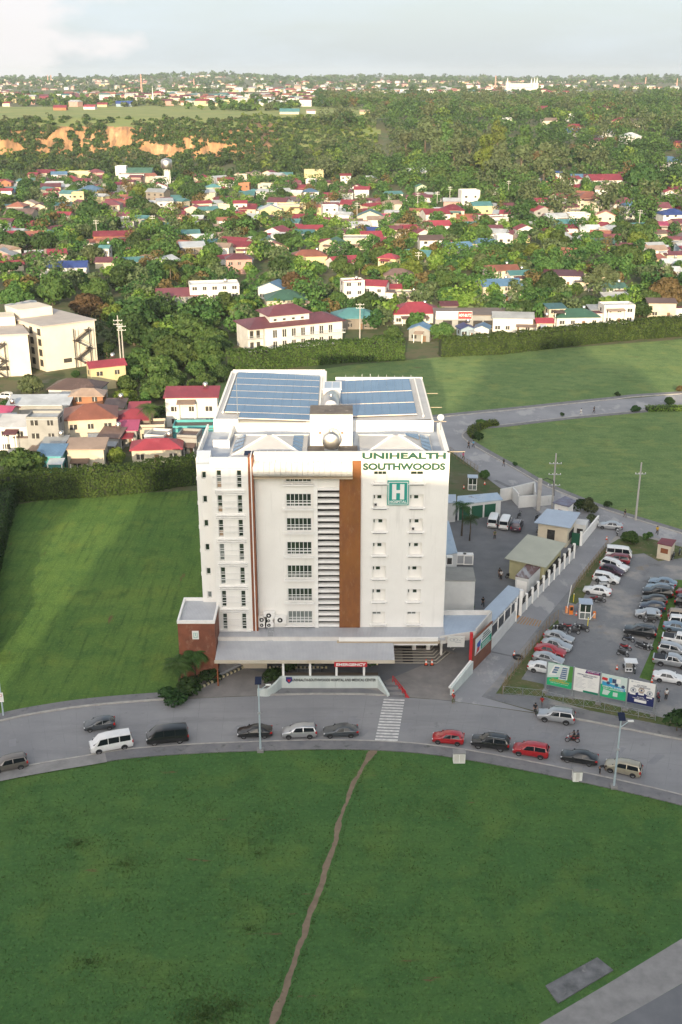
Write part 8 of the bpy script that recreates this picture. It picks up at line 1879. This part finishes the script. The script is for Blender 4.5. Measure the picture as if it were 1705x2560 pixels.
# plateau woods out to the horizon
W4 = Wood()
for i in range(4300):
    y = 1330+ (7600-1330)*g_.random()**2.1; q = g_.uniform(-.36,.36); x = q*y
    if y < 1560 and q < .02 and nz(x,y,200,2) < .25: continue
    if nz(x,y,260+y*.06,7) < -.18 and y < 4500: continue
    sc = g_.uniform(.9,1.7)*(1+.22*(y > 2400)+.5*(y > 3800)+.9*(y > 5200)); n = 60 if y < 2600 else 34
    if y < 2800 and not free(x,y,sc*1.8,.9): continue
    W4.add(rg,x,y,ground_h(x,y)-1,sc,n,sc*1.25,g_.choice('dddmmma' if y > 2200 else 'ddmmmaal'),g_.uniform(.75,1.05),4)
W4.done('distant_wood')
far = MB()
n_ = 0
for _ in range(9000):
    if n_ > 900: break
    y = 1430+(5600-1430)*g_.random()**1.5; q = g_.uniform(-.36,.36); x = q*y
    k = nz(x,y,330,11)+.5*nz(x,y,120,1)
    if q > .06 and y < 2300: continue
    if y < 1620 and q > -.2: continue
    if k < (-.05 if q < .12 else .12): continue
    if not free(x,y,7,.9): continue
    far_house(x,y,g_.uniform(9,20),g_.uniform(8,14),g_.choice((3.4,4,6.2,6.6,9)),R(g_.uniform(-40,40))); n_ += 1
tag(far.build('distant_houses',fm),kind='stuff')
# ================================================================ LABELS for what stands in numbers
LMK = [(150,790,'cream apartment block'),(270,750,'transformer pole'),(240,845,'long bright red roof'),(200,960,'terracotta hip roof'),(440,940,'crimson roofed white house'),(215,1060,'rusty yellow roof'),(490,650,'plain white block'),(415,685,'raw concrete house'),(680,755,'white maroon roofed apartments'),(650,695,'large green hip roof'),(850,655,'pink roofed white house'),(810,740,'teal open hall'),(720,595,'ribbed terracotta roof'),(545,600,'pink balcony house'),(435,580,'grey roofed shed'),(890,605,'golden yellow house'),(955,720,'big bright red hip roof'),(1075,715,'sign board shop'),(1180,740,'long white hedge house'),(1345,740,'dark green hedge roof'),(1420,725,'white flat hedge house'),(1150,632,'glowing orange roof'),(1160,662,'twin blue roofs'),(1310,642,'flat maroon building'),(150,618,'blue roofed white hall'),(255,545,'long red roofed orange house'),(385,400,'silver water tower'),(179,465,'yellow tower house'),(668,487,'big flat yellow block'),(1075,462,'white tower house'),(1105,492,'teal roofed yellow house'),(1355,470,'terracotta cream villa'),(1000,500,'white house beside the tower house'),(1390,420,'hillside white villa'),(1530,385,'villa at the right edge'),(721,408,'yellow block under the slope'),(180,405,'long yellow block'),(1535,500,'deep blue roofed white block'),(1200,200,'white church'),(535,232,'long yellow hall'),(330,235,'chapel spire'),(960,212,'white warehouse'),(1440,290,'red roofed yellow villa'),(80,235,'left plateau rows'),(1270,545,'cream walled lane pole'),(480,488,'maroon hip roofed house'),(840,530,'blue tarp roof'),(60,500,'left edge maroon rows'),(730,640,'wood above the green roof')]
ORD = ['leftmost','second from left','third from left','fourth from left','fifth from left','sixth from left','seventh from left','eighth from left','ninth from left','tenth from left']
TW = dict(d='dark green',m='mid green',l='bright yellow green',a='pale olive',o='rusty brown')
KW = dict(broad='round tree',tall='slender tree',flatc='spreading tree',palm='palm',bush='shrub',fan='full fan palm')
def spot(o, skip=''):
    px, py, z = PIX(o.location); X, Y = px/K8, py/K8
    b_ = min((m for m in LMK if not skip or m[2] not in skip),key=lambda m: (m[0]-X)**2+((m[1]-Y)*1.5)**2); dx, dy = X-b_[0], (Y-b_[1])*1.5
    rel = ('left of' if dx < 0 else 'right of') if abs(dx) > abs(dy) else ('behind' if dy < 0 else 'in front of'); return X, rel+' the '+b_[2]
pool = {}
for o,k,t_ in TOBJ:
    if o.get('label'): continue
    X, s_ = spot(o); pool.setdefault((TW[t_]+' '+KW[k],s_),[]).append((X,o))
for t,wl,rf,kd,st,has in HOBJ:
    if has: continue
    X, s_ = spot(t); desc = ('low ' if st < 1.3 else ('tall ' if st > 2.3 else ''))+WN[wl]+' house with '+RN[rf]+(' hip' if kd == 'hip' else (' flat' if kd == 'flat' else (' front gable' if kd == 'gablef' else '')))+' roof'
    pool.setdefault((desc,s_),[]).append((X,t))
for (dsc,s_),l in pool.items():
    l.sort(key=lambda q: q[0])
    for i,(X,o) in enumerate(l):
        if len((dsc+' '+s_).split()) > 12: s_ = s_.replace(' the ',' ')
        if len((dsc+' '+s_).split()) > 12: dsc = dsc.replace(' front gable','').replace(' flat','').replace(' hip','').replace('silver grey','grey').replace('tall ','').replace('low ','').replace('pale ','').replace('dark brown','brown'); s_ = s_.replace('in front of','below').replace('the ','the ')
        if len(l) == 1: o['label'] = dsc+' '+s_
        elif len(l) == 2: o['label'] = dsc+' '+s_+(', left one of two' if i == 0 else ', right one of two')
        else: o['label'] = dsc+' '+s_+', '+(ORD[i] if i < len(l)-1 else 'rightmost')
# ================================================================ AIR
b = MB(); b.box(-13600,13600,-460,13400,-1.6,150); hz_ = b.build('haze',None)
hz_.data.materials.clear(); hm = bpy.data.materials.new('haze_air'); hm.use_nodes = True; t = hm.node_tree; t.nodes.remove(t.nodes['Principled BSDF'])
v = t.nodes.new('ShaderNodeVolumePrincipled'); v.inputs['Color'].default_value = (.80,.88,1,1); v.inputs['Density'].default_value = .00006; v.inputs['Anisotropy'].default_value = .15
t.links.new(v.outputs[0],t.nodes['Material Output'].inputs['Volume']); hz_.data.materials.append(hm); tag(hz_,kind='stuff')
hm.cycles.homogeneous_volume = True if hasattr(hm,'cycles') and hasattr(hm.cycles,'homogeneous_volume') else False
